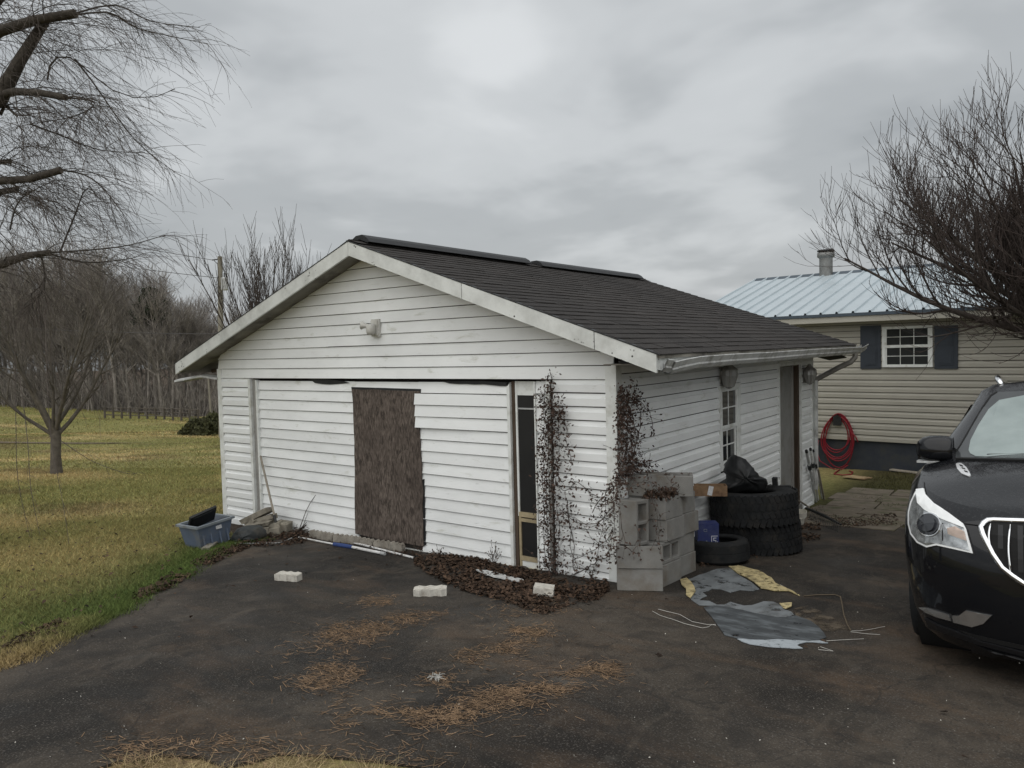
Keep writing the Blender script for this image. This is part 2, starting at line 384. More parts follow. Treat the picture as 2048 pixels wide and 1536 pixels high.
MT['pole_wood'] = M('grey_wood_pole', (.25, .225, .185), .85, var=.25, scale=10, spec=.2, stretch=(1, 1, .2))
MT['white_pole'] = M('white_painted_metal', (.62, .62, .61), .4, var=.12, scale=20, dirt=(.3, .28, .25), dscale=14)
MT['blue_sleeve'] = M('blue_foam_sleeve', (.025, .05, .16), .7, var=.2, scale=30)
MT['cardboard'] = M('brown_cardboard', (.21, .135, .08), .85, var=.25, scale=14, spec=.15, dirt=(.10, .06, .04), dscale=9)
MT['blue_box'] = M('blue_printed_carton', (.018, .028, .11), .6, var=.2, scale=12, dirt=(.04, .05, .12), dscale=8)
MT['white_print'] = M('white_print', (.55, .57, .62), .7, var=.15, scale=30)
MT['galv'] = M('dull_aluminium', (.42, .43, .43), .45, metal=.15, var=.2, scale=9, dirt=(.22, .21, .19), dscale=6)
MT['gutter'] = M('dirty_white_gutter', (.52, .53, .52), .45, var=.2, scale=7, spec=.45, dirt=(.20, .195, .175), dscale=6, stretch=(1, 1, .7))
MT['gutter_brown'] = M('grey_downspout', (.24, .23, .21), .5, var=.2, scale=7, dirt=(.14, .13, .12))
MT['dark_soffit'] = M('stained_soffit', (.20, .19, .165), .85, var=.3, scale=4, dirt=(.05, .045, .04), dscale=3)
MT['dark'] = M('dark_interior', (.012, .011, .010), .9, var=.2)
MT['black_trim'] = M('black_ridge_vent', (.016, .017, .018), .55, var=.25, scale=8, spec=.4)
MT['door_grey'] = M('grey_door', (.235, .235, .225), .6, var=.12, scale=5, dirt=(.15, .14, .12), dscale=3)
MT['rot_wood'] = M('stained_brown_jamb', (.075, .056, .042), .9, var=.4, scale=12, stretch=(1, 1, .15), spec=.15)
MT['jamb_grey'] = M('grey_aluminium_jamb', (.27, .265, .25), .6, var=.3, scale=8, stretch=(1, 1, .25))
MT['gold'] = M('champagne_aluminium', (.43, .36, .23), .45, metal=.35, var=.2, scale=9, dirt=(.25, .21, .15))
MT['slate'] = M('slate_blue_shutter', (.030, .038, .050), .6, var=.12, scale=6)
MT['foundation'] = M('dark_painted_foundation', (.034, .040, .050), .85, var=.2, scale=3, bmp=.3, bscale=30, dirt=(.05, .05, .045))
MT['metal_roof'] = M('pale_blue_metal_roof', (.44, .50, .53), .38, metal=.25, var=.06, scale=2, spec=.5)
MT['metal_trim'] = M('dark_blue_metal_trim', (.06, .08, .10), .5, metal=.2, var=.1)
MT['flue'] = M('galvanised_flue', (.20, .205, .20), .5, metal=.5, var=.2, scale=8, dirt=(.14, .13, .12))
MT['hose'] = M('red_rubber_hose', (.22, .010, .020), .5, var=.15, scale=20)
MT['plywood'] = M('weathered_plywood', (.36, .27, .15), .85, var=.25, scale=7, dirt=(.22, .11, .06), dscale=5)
MT['pale_wood'] = M('pale_scrap_wood', (.36, .32, .26), .85, var=.25, scale=8)
MT['pot'] = M('dirty_white_plastic', (.50, .48, .42), .6, var=.15, scale=10, dirt=(.28, .25, .2))
MT['util_wood'] = M('weathered_utility_pole', (.20, .185, .15), .9, var=.25, scale=2, stretch=(1, 1, .2))
MT['util_grey'] = M('grey_transformer', (.42, .43, .43), .5, var=.1)
MT['wire'] = M('black_wire', (.05, .05, .052), .6, var=.05)
MT['fence_wood'] = M('grey_fence_wood', (.085, .073, .06), .9, var=.25, scale=2)
MT['sheet_grey'] = M('blue_grey_flaking_sheet', (.145, .158, .165), .8, var=.3, scale=7, dirt=(.045, .042, .038), dscale=6, stretch=(1, .5, 1))
MT['sheet_dark'] = M('dark_slate_sheet', (.050, .056, .060), .8, var=.4, scale=7, dirt=(.13, .145, .155), dscale=7, stretch=(.6, 1.5, 1))
MT['sheet_pale'] = M('pale_blue_flaking_edge', (.33, .365, .39), .8, var=.2, scale=9, dirt=(.10, .11, .11), dscale=9)
MT['sheet_yellow'] = M('yellowed_backing', (.46, .38, .20), .85, var=.3, scale=9, dirt=(.16, .135, .085), dscale=16)
MT['string'] = M('frayed_white_string', (.42, .41, .38), .8, var=.2)
MT['soil'] = M('dark_soil', (.045, .035, .028), .95, var=.4, scale=7, bmp=.6, bscale=40, spec=.1, dirt=(.028, .02, .015), dscale=9)
MT['track'] = M('bare_earth_track', (.13, .105, .075), .95, var=.25, scale=3, spec=.1)
def worn(m, scale, lo, hi):          # flakes worn through: the sheet is gone there and the drive shows
    n, l = m.node_tree.nodes, m.node_tree.links; b = n['Principled BSDF']
    l.new(ramp(n, l, nz(n, l, scale, 6, .65), [(lo, 0.), (hi, 1.)]), b.inputs['Alpha'])
worn(MT['sheet_grey'], 7, .36, .42); worn(MT['sheet_dark'], 8, .33, .38); worn(MT['sheet_pale'], 14, .34, .38); worn(MT['sheet_yellow'], 22, .40, .44)
MT['film'] = M('brown_worn_film', (.10, .082, .062), .9, var=.3, scale=8, spec=.1); worn(MT['film'], 6, .44, .56)
# car
def paint_mat():
    m, n, l, b = newmat('black_car_paint'); b.inputs['Base Color'].default_value = (.006, .0065, .008, 1)
    b.inputs['Coat Weight'].default_value = .55; b.inputs['Specular IOR Level'].default_value = .12; b.inputs['Coat Roughness'].default_value = .04
    d = ramp(n, l, nz(n, l, 60, 4, .7), [(.52, 0.), (.70, .42)]); g = n.new('ShaderNodeNewGeometry'); s_ = n.new('ShaderNodeSeparateXYZ'); l.new(g.outputs['Normal'], s_.inputs[0])
    k = ramp(n, l, s_.outputs['Z'], [(.6, 0.), (.95, 1.)]); mm = n.new('ShaderNodeMath'); mm.operation = 'MULTIPLY'; l.new(d, mm.inputs[0]); l.new(k, mm.inputs[1])
    c = mixc(n, l, mm.outputs[0], (.006, .0065, .008), (.06, .063, .066)); l.new(c, b.inputs['Base Color'])
    l.new(ramp(n, l, mm.outputs[0], [(0., .22), (.5, .6)]), b.inputs['Roughness']); return m
MT['paint'] = paint_mat()
MT['chrome'] = M('chrome', (.80, .81, .82), .10, metal=1, var=.03)
MT['bright_trim'] = M('bright_trim', (.78, .79, .80), .22, metal=.45, var=.06, scale=20)
MT['satin_trim'] = M('satin_trim', (.60, .60, .59), .22, metal=.9, var=.1, scale=20)
MT['car_black'] = M('black_car_plastic', (.008, .008, .009), .45, var=.2, scale=20)
MT['car_dark'] = M('dark_underbody', (.006, .006, .006), .85, var=.2)
def glass_mat(name, col, alpha, rough=.03):
    m, n, l, b = newmat(name); b.inputs['Base Color'].default_value = (*col, 1); b.inputs['Roughness'].default_value = rough
    b.inputs['Alpha'].default_value = alpha; b.inputs['Specular IOR Level'].default_value = .6; return m
def fog_mat():
    m, n, l, b = newmat('fogged_windscreen'); b.inputs['Roughness'].default_value = .12; b.inputs['Specular IOR Level'].default_value = .6
    c = mixc(n, l, ramp(n, l, nz(n, l, 3, 4, .6), [(.3, 0.), (.7, 1.)]), (.24, .29, .285), (.34, .40, .39)); l.new(c, b.inputs['Base Color'])
    b.inputs['Alpha'].default_value = .82; return m
MT['fogged'] = fog_mat()
MT['tint'] = glass_mat('tinted_car_glass', (.012, .014, .014), 1.0)
MT['frit'] = M('windscreen_border', (.05, .054, .056), .15, var=.1, spec=.6)
MT['lamp_clear'] = glass_mat('clear_lamp_lens', (.9, .9, .9), .16, .02)
MT['lamp_body'] = M('silver_lamp_reflector', (.40, .415, .42), .25, metal=.8, var=.55, scale=22)
MT['lamp_white'] = M('white_lamp_band', (.80, .82, .82), .3, var=.05)
MT['lens_dark'] = M('projector_lens', (.025, .028, .033), .08, var=.2, spec=.7)
MT['amber'] = M('amber_reflector', (.50, .40, .34), .3, metal=.5, var=.2, scale=12)
MT['window_glass'] = glass_mat('dark_window_glass', (.016, .018, .018), 1.0, .05)
MT['screen_black'] = M('dark_screen_mesh', (.010, .010, .010), .5, var=.2)
MT['glass_lamp'] = glass_mat('cloudy_lamp_glass', (.35, .35, .33), .75, .25)
MT['old_lantern'] = M('stained_lantern_metal', (.26, .255, .235), .6, var=.25, scale=20)
MT['white_plastic'] = M('aged_white_plastic', (.58, .58, .55), .5, var=.12, scale=9, dirt=(.36, .35, .31))
# ------------------------------------------------------------------ ground
def vnoise(x, y, s, seed=0):
    x = np.asarray(x, float) / s + seed * 17.3; y = np.asarray(y, float) / s + seed * 9.1
    xi = np.floor(x).astype(np.int64); yi = np.floor(y).astype(np.int64); fx = x - xi; fy = y - yi
    fx = fx * fx * (3 - 2 * fx); fy = fy * fy * (3 - 2 * fy)
    def h(a, b):
        k = (a * 374761393 + b * 668265263 + seed * 1442695) & 0x7fffffff
        k = ((k ^ (k >> 13)) * 1274126177) & 0x7fffffff
        return ((k ^ (k >> 16)) & 0xffff) / 65535.
    return (h(xi, yi) * (1 - fx) + h(xi + 1, yi) * fx) * (1 - fy) + (h(xi, yi + 1) * (1 - fx) + h(xi + 1, yi + 1) * fx) * fy
def fbm(x, y, s, seed=0): return (vnoise(x, y, s, seed) * .5 + vnoise(x, y, s / 2.1, seed + 1) * .3 + vnoise(x, y, s / 4.3, seed + 2) * .2)
# driveway outline (world xy), traced along its edges on the ground
def gxy(px, py): p = G(px, py); return (p[0], p[1])
LEFT_EDGE = [gxy(*q) for q in ((0, 1345), (60, 1310), (130, 1275), (180, 1253), (230, 1230), (290, 1198), (350, 1168), (400, 1130), (440, 1103), (470, 1093), (520, 1085))]
DRIVE = [(-1.9, -6.2), (-2.6, -5.0)] + LEFT_EDGE + [(-4.35, -.25), (-4.3, .02), (0.0, .02), (0.0, 4.1), (.45, 4.35), (1.1, 4.72), (1.9, 4.7), (2.8, 4.9), (6.8, 4.6), (7.2, -6.5), (3.6, -4.6)] + \
    [gxy(*q) for q in ((1500, 1600), (1020, 1570), (910, 1552), (820, 1536), (700, 1522), (560, 1512), (450, 1540), (330, 1515), (230, 1530), (120, 1565), (0, 1590))] + [(-.9, -5.6)]
def jag(poly, step, amp, seed):
    r_ = random.Random(seed); out = []
    for i, a in enumerate(poly):
        b = poly[(i + 1) % len(poly)]; L_ = math.hypot(b[0] - a[0], b[1] - a[1]); m = max(1, int(L_ / step))
        nx, ny = (b[1] - a[1]) / (L_ + 1e-9), -(b[0] - a[0]) / (L_ + 1e-9)
        for k in range(m):
            t = k / m; j = r_.gauss(0, amp) if k else 0
            out.append((a[0] + (b[0] - a[0]) * t + nx * j, a[1] + (b[1] - a[1]) * t + ny * j))
    return out
DRIVE_J = jag(DRIVE, .12, .022, 3)
def inpoly(x, y, poly):
    x = np.asarray(x, float); y = np.asarray(y, float); ins = np.zeros(x.shape, bool); n = len(poly); j = n - 1
    for i in range(n):
        xi, yi = poly[i]; xj, yj = poly[j]
        c = ((yi > y) != (yj > y)) & (x < (xj - xi) * (y - yi) / (yj - yi + 1e-12) + xi); ins ^= c; j = i
    return ins
def dist_edge(x, y, pts):
    d = np.full(np.shape(x), 1e9)
    for a, b in zip(pts[:-1], pts[1:]):
        ax, ay = a; bx, by = b; L2 = (bx - ax) ** 2 + (by - ay) ** 2
        t = np.clip(((x - ax) * (bx - ax) + (y - ay) * (by - ay)) / L2, 0, 1)
        d = np.minimum(d, np.hypot(x - ax - t * (bx - ax), y - ay - t * (by - ay)))
    return d
def lawn_col(x, y):
    x = np.asarray(x, float); y = np.asarray(y, float)
    a = fbm(x, y, 5.5, 1); b = fbm(x, y, 1.6, 5); c = fbm(x * .6, y * 1.5, 9, 9)
    straw = np.array([.42, .325, .155]); olive = np.array([.212, .200, .072]); green = np.array([.062, .098, .024]); brown = np.array([.125, .085, .045])
    t = sst(.46, .71, a * .55 + c * .45)[..., None]
    col = olive * (1 - t) + straw * t
    g = sst(.50, .68, b * .6 + fbm(x, y, 3.2, 14) * .4)[..., None] * .55
    col = col * (1 - g) + (green * .5 + olive * .5) * g
    k = sst(.60, .74, fbm(x, y, 2.4, 21))[..., None] * .5
    col = col * (1 - k) + brown * k
    d = dist_edge(x, y, LEFT_EDGE)
    e_ = (sst(1.5, .15, d) * sst(.25, .62, b * .5 + fbm(x, y, .8, 31) * .5 + .12) * (1 - sst(3, 7, y)))[..., None] * .92
    col = col * (1 - e_) + green * e_
    # dry verge where the photographer stands
    v = (sst(-3.2, -4.2, y) * sst(-3.2, -1.8, x))[..., None] * .9
    col = col * (1 - v) + np.array([.26, .19, .095]) * v
    # darker yard between garage and house
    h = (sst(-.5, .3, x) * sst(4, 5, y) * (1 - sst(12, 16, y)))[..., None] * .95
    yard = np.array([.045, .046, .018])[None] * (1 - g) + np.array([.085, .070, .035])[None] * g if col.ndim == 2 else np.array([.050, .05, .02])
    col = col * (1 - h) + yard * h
    # woodland floor
    w = (sst(88, 94, (3.2 - x) * .596 + (y + 5.9) * .802) * sst(-20, -40, x))[..., None]
    col = col * (1 - w) + np.array([.075, .055, .038]) * w
    far = sst(45, 110, np.hypot(x, y))[..., None] * .3 * (1 - w)
    return col * (1 - far) + olive * .95 * far
N_ = 300
tt = np.linspace(-1, 1, N_); sp_ = 5.5 * np.sinh(tt * 6.2)
gx, gy = np.meshgrid(sp_ - 3.0, sp_ - 1.0)
fx_, fy_ = gx.ravel(), gy.ravel()
gv = np.stack([fx_, fy_, tz(fx_, fy_)], 1)
# keep the lawn sheet well under the driveway
ii = np.arange(N_ * N_).reshape(N_, N_)
gf = np.stack([ii[:-1, :-1], ii[:-1, 1:], ii[1:, 1:], ii[1:, :-1]], -1).reshape(-1, 4)
ground = npmesh('ground', gv, gf, MT['ground'], col=lawn_col(fx_, fy_)); tag(ground, kind='structure')
def flat_sheet(name, poly, lift, mat, skirt=.03, parent=None):
    bm = bmesh.new(); vs_ = [bm.verts.new((x, y, float(tz(x, y)) + lift)) for x, y in poly]
    f = bm.faces.new(vs_); f.normal_update()
    if f.normal.z < 0: f.normal_flip()
    r_ = bmesh.ops.extrude_edge_only(bm, edges=list(f.edges))
    for v in r_['geom']:
        if isinstance(v, bmesh.types.BMVert): v.co.z -= skirt
    bmesh.ops.triangulate(bm, faces=[f], ngon_method='EAR_CLIP')
    me = bpy.data.meshes.new(name); bm.to_mesh(me); bm.free()
    return link(name, me, mat, parent)
tag(flat_sheet('driveway', DRIVE_J, .014, MT['asphalt'], .05), kind='structure')
tag(flat_sheet('soil_bed', jag([gxy(440, 1103), gxy(475, 1092), gxy(590, 1092), (-4.15, -.35), (-4.2, .06), (-6.35, .06), (-6.4, -.45), gxy(430, 1075)], .15, .03, 5), .009, MT['soil'], .03), kind='structure')
# far bare track across the field
tr = []
for px in range(-250, 260, 30): p = G(px, 886 + (px * .008)); tr.append(p)
mb = MB(); n0 = len(tr)
vv = []; 
for p in tr:
    for o_ in (-1.5, 1.5): q = (p[0] + o_ * .55, p[1] + o_ * .8); vv.append((q[0], q[1], float(tz(*q)) + .03))
mb.add(vv, [(2 * i, 2 * i + 1, 2 * i + 3, 2 * i + 2) for i in range(n0 - 1)])
tag(mb.build('field_track', MT['track']), kind='structure')
# far hills, a long low ridge behind the house
hv = []; hf = []
K = 60
for i in range(K + 1):
    a = R(-75 + 150 * i / K); rr_ = 900
    h_ = 38 + 26 * fbm(np.array(i * 1.0), np.array(0.), 7, 41) + 18 * math.exp(-((i - 33) / 9) ** 2)
    for k, (dr, hh) in enumerate(((0, -12), (130, h_ * .62), (270, h_), (420, h_ * .6), (560, -12))):
        hv.append(((rr_ + dr) * math.sin(a), (rr_ + dr) * math.cos(a), hh + (0 if k in (0, 4) else 5 * fbm(np.array(i * 1.), np.array(k * 3.), 2, 43))))
for i in range(K):
    for k in range(4): hf.append((i * 5 + k, i * 5 + k + 1, i * 5 + 6 + k, i * 5 + 5 + k))
MT['hill'] = M('wooded_hill', (.17, .175, .178), .95, var=.15, scale=.02, spec=0)
tag(mk('hills', hv, hf, MT['hill'], smooth=True), kind='structure')

# ------------------------------------------------------------------ garage
GW, GL, ZC, CH = 6.2335, 6.4653, 2.0, .127
RIDGE_X = -GW / 2; RIDGE_Z = 3.42; SLOPE = .355; EAVE = 3.70      # half span incl. overhang
Y0, Y1 = -.30, 6.86
def roof_z(x): return RIDGE_Z - SLOPE * abs(x - RIDGE_X)
gar = empty('garage', (RIDGE_X, 0, -.2), 'old white vinyl sided garage with boarded up front and dark shingle roof', 'garage')
LAP = [(0.0, .095), (.023, .095), (.024, .11), (.006, 1.0), (0.0, 1.0)]
GLAP = [(0.0, .05), (.021, .05), (.022, .065), (.006, 1.0), (0.0, 1.0)]
DUTCH = [(0.0, .085), (.024, .085), (.025, .115), (.024, .64), (.014, .72), (.004, 1.0), (0.0, 1.0)]
def board(name, parent, A, B, nrm, z0, z1, prof, mat, At=None, Bt=None, jit=True):
    """one siding course: from A to B (xy), bottom z0, top z1, bulging along nrm; At/Bt: end xy at the top edge"""
    A, B = np.array(A, float), np.array(B, float); At = A if At is None else np.array(At, float); Bt = B if Bt is None else np.array(Bt, float)
    n = np.array(nrm, float); v = []
    jz = rnd.gauss(0, .0012) if jit else 0; jo = abs(rnd.gauss(0, .0012)) if jit else 0
    tl = rnd.gauss(0, .0010) if jit else 0
    for e0, e1, sg in ((A, At, -1), (B, Bt, 1)):
        for o_, t in prof:
            q = e0 + (e1 - e0) * t; z = z0 + (z1 - z0) * t + (jz + sg * tl if t < .9 else 0)
            v.append((q[0] + n[0] * (o_ + jo * (t < .9)), q[1] + n[1] * (o_ + jo * (t < .9)), z))
    m = len(prof); f = [(i, i + 1, m + i + 1, m + i) for i in range(m - 1)] + [tuple(range(m - 1, -1, -1)), tuple(range(m, 2 * m))]
    return mk(name, v, f, mat, parent)
# structural walls behind the siding
XL, XR = -5.505, -.70          # garage door opening
HDR = ZC - CH
wl_ = MB()
wl_.bb(-GW + .02, XL, .0, .10, -.45, HDR); wl_.bb(XR, -.02, .0, .10, -.2, HDR)
zt = lambda x: roof_z(x) - .13
wl_.prism([(-GW + .02, 0, HDR), (-.02, 0, HDR), (-.02, 0, zt(-.02)), (RIDGE_X, 0, zt(RIDGE_X)), (-GW + .02, 0, zt(-GW + .02))], (0, .1, 0))
wl_.build('front_wall', MT['gap_shade'], gar)
DY0, DY1, DZ0, DZ1 = 4.76, 5.80, -.33, 1.83     # side door opening
WY0, WY1, WZ0, WZ1 = 2.50, 3.11, .70, 1.655     # side window
w2 = MB()
w2.bb(-.12, -.005, .10, WY0 + .03, -.6, 2.24); w2.bb(-.12, -.005, WY1 - .03, DY0, -.6, 2.24); w2.bb(-.12, -.005, DY1, GL, -.7, 2.24)
w2.bb(-.12, -.005, DY0, DY1, DZ1, 2.24); w2.bb(-.12, -.005, WY0 + .03, WY1 - .03, -.6, WZ0 + .03); w2.bb(-.12, -.005, WY0 + .03, WY1 - .03, WZ1 - .03, 2.24)
w2.bb(-.12, -.06, DY0, DY1, -.7, DZ0)
w2.build('side_wall', MT['gap_shade'], gar)
w3 = MB(); w3.bb(-GW + .005, -GW + .12, .10, GL, -.9, 2.24); w3.build('far_side_wall', MT['gap_shade'], gar)
w4 = MB(); w4.prism([(-GW + .12, GL - .1, -.9), (-.12, GL - .1, -.9), (-.12, GL - .1, 2.2), (RIDGE_X, GL - .1, zt(RIDGE_X)), (-GW + .12, GL - .1, 2.2)], (0, .095, 0)); w4.build('rear_wall', MT['siding'], gar)
wf = MB(); wf.bb(-GW + .1, -.1, .1, GL - .1, -.5, -.35); wf.build('floor_slab', MT['concrete'], gar)
# gable courses
sid = MT['siding']
k = 0
while True:
    z0 = HDR + k * CH; z1 = z0 + CH
    hw0 = min(GW / 2, (RIDGE_Z - .10 - z0) / SLOPE); hw1 = min(GW / 2, (RIDGE_Z - .10 - z1) / SLOPE)
    if hw0 < .25: break
    hw1 = max(hw1, .03)
    if k in (0, 3, 6):          # courses made of two lengths, lapped
        xj = (-2.72, -3.9, -2.2)[(0, 3, 6).index(k)]
        board('siding_board', gar, (RIDGE_X - hw0, -.001), (xj, -.001), (0, -1), z0, z1, GLAP, sid, (RIDGE_X - hw1, -.001), (xj, -.001))
        board('siding_board', gar, (xj - .02, -.003), (RIDGE_X + hw0, -.003), (0, -1), z0, z1, GLAP, sid, (xj - .02, -.003), (RIDGE_X + hw1, -.003))
    else:
        board('siding_board', gar, (RIDGE_X - hw0, -.001), (RIDGE_X + hw0, -.001), (0, -1), z0, z1, GLAP, sid, (RIDGE_X - hw1, -.001), (RIDGE_X + hw1, -.001))
    k += 1
for i in range(17):
    z1 = HDR - i * CH
    if z1 > -.12: board('siding_board', gar, (-GW + .07, -.001), (XL - .045, -.001), (0, -1), max(z1 - CH, -.215), z1, DUTCH, sid)
    if z1 > .05 and i < 15: board('siding_board', gar, (XR + .035, -.001), (-.085, -.001), (0, -1), max(z1 - CH, -.03), z1, DUTCH, sid)
b_ = MB(); b_.bb(XR + .035, -.085, -.022, .0, -.08, -.028); b_.build('base_trim', MT['trim'], gar)
# side wall courses (three runs: corner-window, window-door, door-rear corner)
for i in range(21):
    z1 = 2.045 - i * CH; z0 = z1 - CH
    for y0, y1, zb in ((.075, WY0 - .045, -.06), (WY1 + .045, DY0 - .05, -.34), (DY1 + .05, GL - .06, -.44)):
        if z1 < zb + .02: continue
        segs = [(y0, y1)]
        for a, b in segs: board('siding_board', gar, (.001, a), (.001, b), (1, 0), max(z0, zb), z1, DUTCH, sid)
    if WZ1 + .03 < z1 and z0 < 2.05:
        board('siding_board', gar, (.001, WY0 - .045), (.001, WY1 + .045), (1, 0), max(z0, WZ1 + .03), z1, DUTCH, sid)
    if z1 < WZ0 and z1 > -.15:
        board('siding_board', gar, (.001, WY0 - .045), (.001, WY1 + .045), (1, 0), max(z0, -.2), min(z1, WZ0 - .02), DUTCH, sid)
    if DZ1 + .05 < z1:
        board('siding_board', gar, (.001, DY0 - .05), (.001, DY1 + .05), (1, 0), max(z0, DZ1 + .05), z1, DUTCH, sid)
# left (hidden) side wall courses
for i in range(20):
    z1 = 2.045 - i * CH
    if z1 > -.3: board('siding_board', gar, (-GW - .001, GL - .02), (-GW - .001, .07), (-1, 0), z1 - CH, z1, DUTCH, sid)
# corner posts
def post(name, x0, x1, y0, y1, z0, z1, mat=None):
    m_ = MB(); m_.bb(x0, x1, y0, y1, z0, z1); return m_.build(name, mat or MT['trim'], gar)
post('corner_post', -.085, -.022, -.028, .0, -.10, ZC - .005); post('corner_post', -.021, .028, -.031, .075, -.10, ZC + .02)
post('corner_post', -GW - .026, -GW + .07, -.027, .05, -.32, ZC + .005)
post('corner_post', -.03, .027, GL - .06, GL + .026, -.48, ZC)
# door opening: jambs, infill siding, boarded panel, narrow screen door
post('door_casing', XL - .045, XL + .004, -.024, .03, -.17, HDR - .002)
post('door_track', XL + .008, XL + .055, .012, .06, -.2, HDR - .01, MT['jamb_grey']); post('door_track', XL + .060, XL + .092, .002, .05, -.2, HDR - .01, MT['jamb_grey'])
post('door_casing', XL + .096, XL + .124, -.006, .05, -.12, HDR - .02)
post('header_backing', XL, XR, .085, .14, -.3, HDR - .004, MT['dark'])
post('infill_wall', XL + .10, -1.20, .046, .08, -.22, HDR - .035, MT['gap_shade'])
IX0, IX1, IX2, IX3 = XL + .125, -3.50, -2.455, -1.235
for i in range(15):
    z1 = HDR - .035 - i * CH; z0 = z1 - CH if i < 14 else z1 - .115
    sl = .0
    board('siding_board', gar, (IX0, .044), (IX1 + rnd.uniform(-.005, .004), .038), (0, -1), z0, z1 + .004, LAP, sid)
    board('siding_board', gar, (IX2 + rnd.uniform(-.004, .005) - (.03 if i in (1, 2, 3) else 0), .036 - (.032 if i in (1, 2, 3) else 0)), (IX3, .044), (0, -1), z0, z1 + .004, LAP, sid)
board('siding_board', gar, (IX1 - .03, .040), (IX2 + .03, .040), (0, -1), HDR - .135, HDR - .033, LAP, sid)
post('sill_board', IX1 - .06, IX3, .018, .045, -.155, -.04)
post('sill_board', IX0, IX1 - .06, .022, .045, -.155, -.04)
def front_map(yy): return lambda u, v: (tuple(HY(u, v, yy)), (0, -1, 0))
v_, f_ = patch([(705, 778), (840, 782), (842, 830), (840, 860), (845, 930), (846, 1010), (848, 1092), (780, 1081), (712, 1067), (711, 960), (709, 860)], front_map(.013), 22, .012, .9)
mk('strand_board_panel', v_, f_, MT['osb'], gar)
v_, f_ = patch([(839, 960), (849, 958), (851, 1040), (852, 1090), (840, 1094)], front_map(.0145), 20, .003)
mk('tar_paper_strip', v_, f_, MT['black_plastic'], gar)
v_, f_ = patch([(703, 774), (842, 778), (842, 786), (712, 784), (711, 860), (706, 800)], front_map(.0145), 20, .004)
mk('tar_paper_strip', v_, f_, MT['black_plastic'], gar)
v_, f_ = patch([(620, 758), (650, 757), (690, 763), (700, 766), (660, 769), (630, 766)], front_map(.02), 14, .004, .5)
mk('torn_flap', v_, f_, MT['black_plastic'], gar)
v_, f_ = patch([(885, 763), (960, 762), (1020, 765), (1015, 772), (950, 769), (900, 767)], front_map(.02), 14, .004, .5)
mk('torn_flap', v_, f_, MT['black_plastic'], gar)
post('infill_edge_trim', IX3, IX3 + .035, .016, .07, -.13, HDR - .03)
post('infill_edge_trim', IX3 + .038, IX3 + .075, .05, .09, -.13, HDR - .02, MT['rot_wood'])
sdoor = empty('screen_door', (-1.04, .06, -.1)); sdoor.parent = gar; sdoor.location = Vector((-1.04, .06, -.1)) - gar.location
def dpart(name, x0, x1, y0, y1, z0, z1, mat): m_ = MB(); m_.bb(x0, x1, y0, y1, z0, z1); return m_.build(name, mat, sdoor)
SX0, SX1 = -1.155, -.905
dpart('backing', SX0, SX1, .075, .082, -.08, HDR - .01, MT['dark'])
dpart('stile', SX0, SX0 + .022, .05, .074, .50, HDR - .02, MT['trim']); dpart('stile', SX0 + .008, SX0 + .034, .048, .074, -.02, .495, MT['gold'])
dpart('stile', SX1 - .008, SX1, .05, .074, -.02, HDR - .02, MT['trim'])
dpart('top_panel', SX0 + .023, SX1 - .009, .055, .074, 1.715, HDR - .02, MT['trim'])
dpart('mid_rail', SX0 + .010, SX1 - .009, .046, .074, .496, .545, MT['gold']); dpart('mid_rail', SX0 + .034, SX1 - .009, .050, .074, .448, .482, MT['gold'])
dpart('bottom_rail', SX0 + .034, SX1 - .009, .046, .074, .055, .10, MT['gold']); dpart('kick_panel', SX0 + .010, SX1 - .009, .056, .074, -.075, .05, MT['trim'])
dpart('pane', SX0 + .023, SX1 - .009, .062, .066, .545, 1.714, MT['screen_black']); dpart('pane', SX0 + .035, SX1 - .009, .062, .066, .101, .447, MT['screen_black'])
dpart('cross_bar', SX0 + .024, SX1 - .010, .054, .061, 1.575, 1.590, MT['galv'])
post('infill_edge_trim', SX1 + .002, SX1 + .016, .012, .07, -.10, HDR - .02)
for i in range(15):
    z1 = HDR - .02 - i * CH
    board('siding_board', gar, (SX1 + .018, .044), (XR - .036, .044), (0, -1), z1 - CH, z1 + .004, LAP, sid)
post('infill_wall', SX1 + .018, XR - .03, .046, .08, -.15, HDR - .02, MT['gap_shade'])
post('door_casing', XR - .034, XR + .004, -.020, .05, .9, HDR - .002); post('door_casing', XR - .034, XR + .004, -.016, .05, -.10, .895, MT['jamb_grey'])
# roof: deck, shingle courses, boards, vents
roof = MB()
for s in (-1, 1):
    x_e = RIDGE_X + s * EAVE
    roof.prism([(RIDGE_X, Y0, RIDGE_Z - .012), (x_e, Y0, RIDGE_Z - .012 - SLOPE * EAVE), (x_e, Y0, RIDGE_Z - .040 - SLOPE * EAVE), (RIDGE_X, Y0, RIDGE_Z - .040)], (0, Y1 - Y0, 0))
roof = roof.build('roof', MT['dark_soffit'], gar)
sl_len = EAVE * math.hypot(1, SLOPE); NC = 28; EXP = sl_len / NC
ang = math.atan(SLOPE)
def course_mesh(seed):
    r_ = random.Random(seed); m_ = MB(); y = 0.0; Ltot = Y1 - Y0 + .03
    while y < Ltot - .01:
        w_ = min(.305 * r_.choice((.5, .75, 1, 1, 1.25)), Ltot - y); e_ = r_.gauss(0, .003); t_ = .009 + r_.uniform(-.002, .004)
        a, b = y + .0015, y + w_ - .0015; V0 = -.05; V1 = EXP + .012 + e_
        m_.add([(V0, a, .0), (V0, b, .0), (V1, b, t_), (V1, a, t_), (V0, a, -.003), (V0, b, -.003), (V1, b, .0), (V1, a, .0)],
               [(0, 3, 2, 1), (2, 3, 7, 6), (0, 1, 5, 4), (0, 4, 7, 3), (1, 2, 6, 5)]); y += w_
    me = bpy.data.meshes.new('shingle_course'); me.from_pydata(m_.v, [], m_.f); me.update(); me.materials.append(MT['shingle']); return me
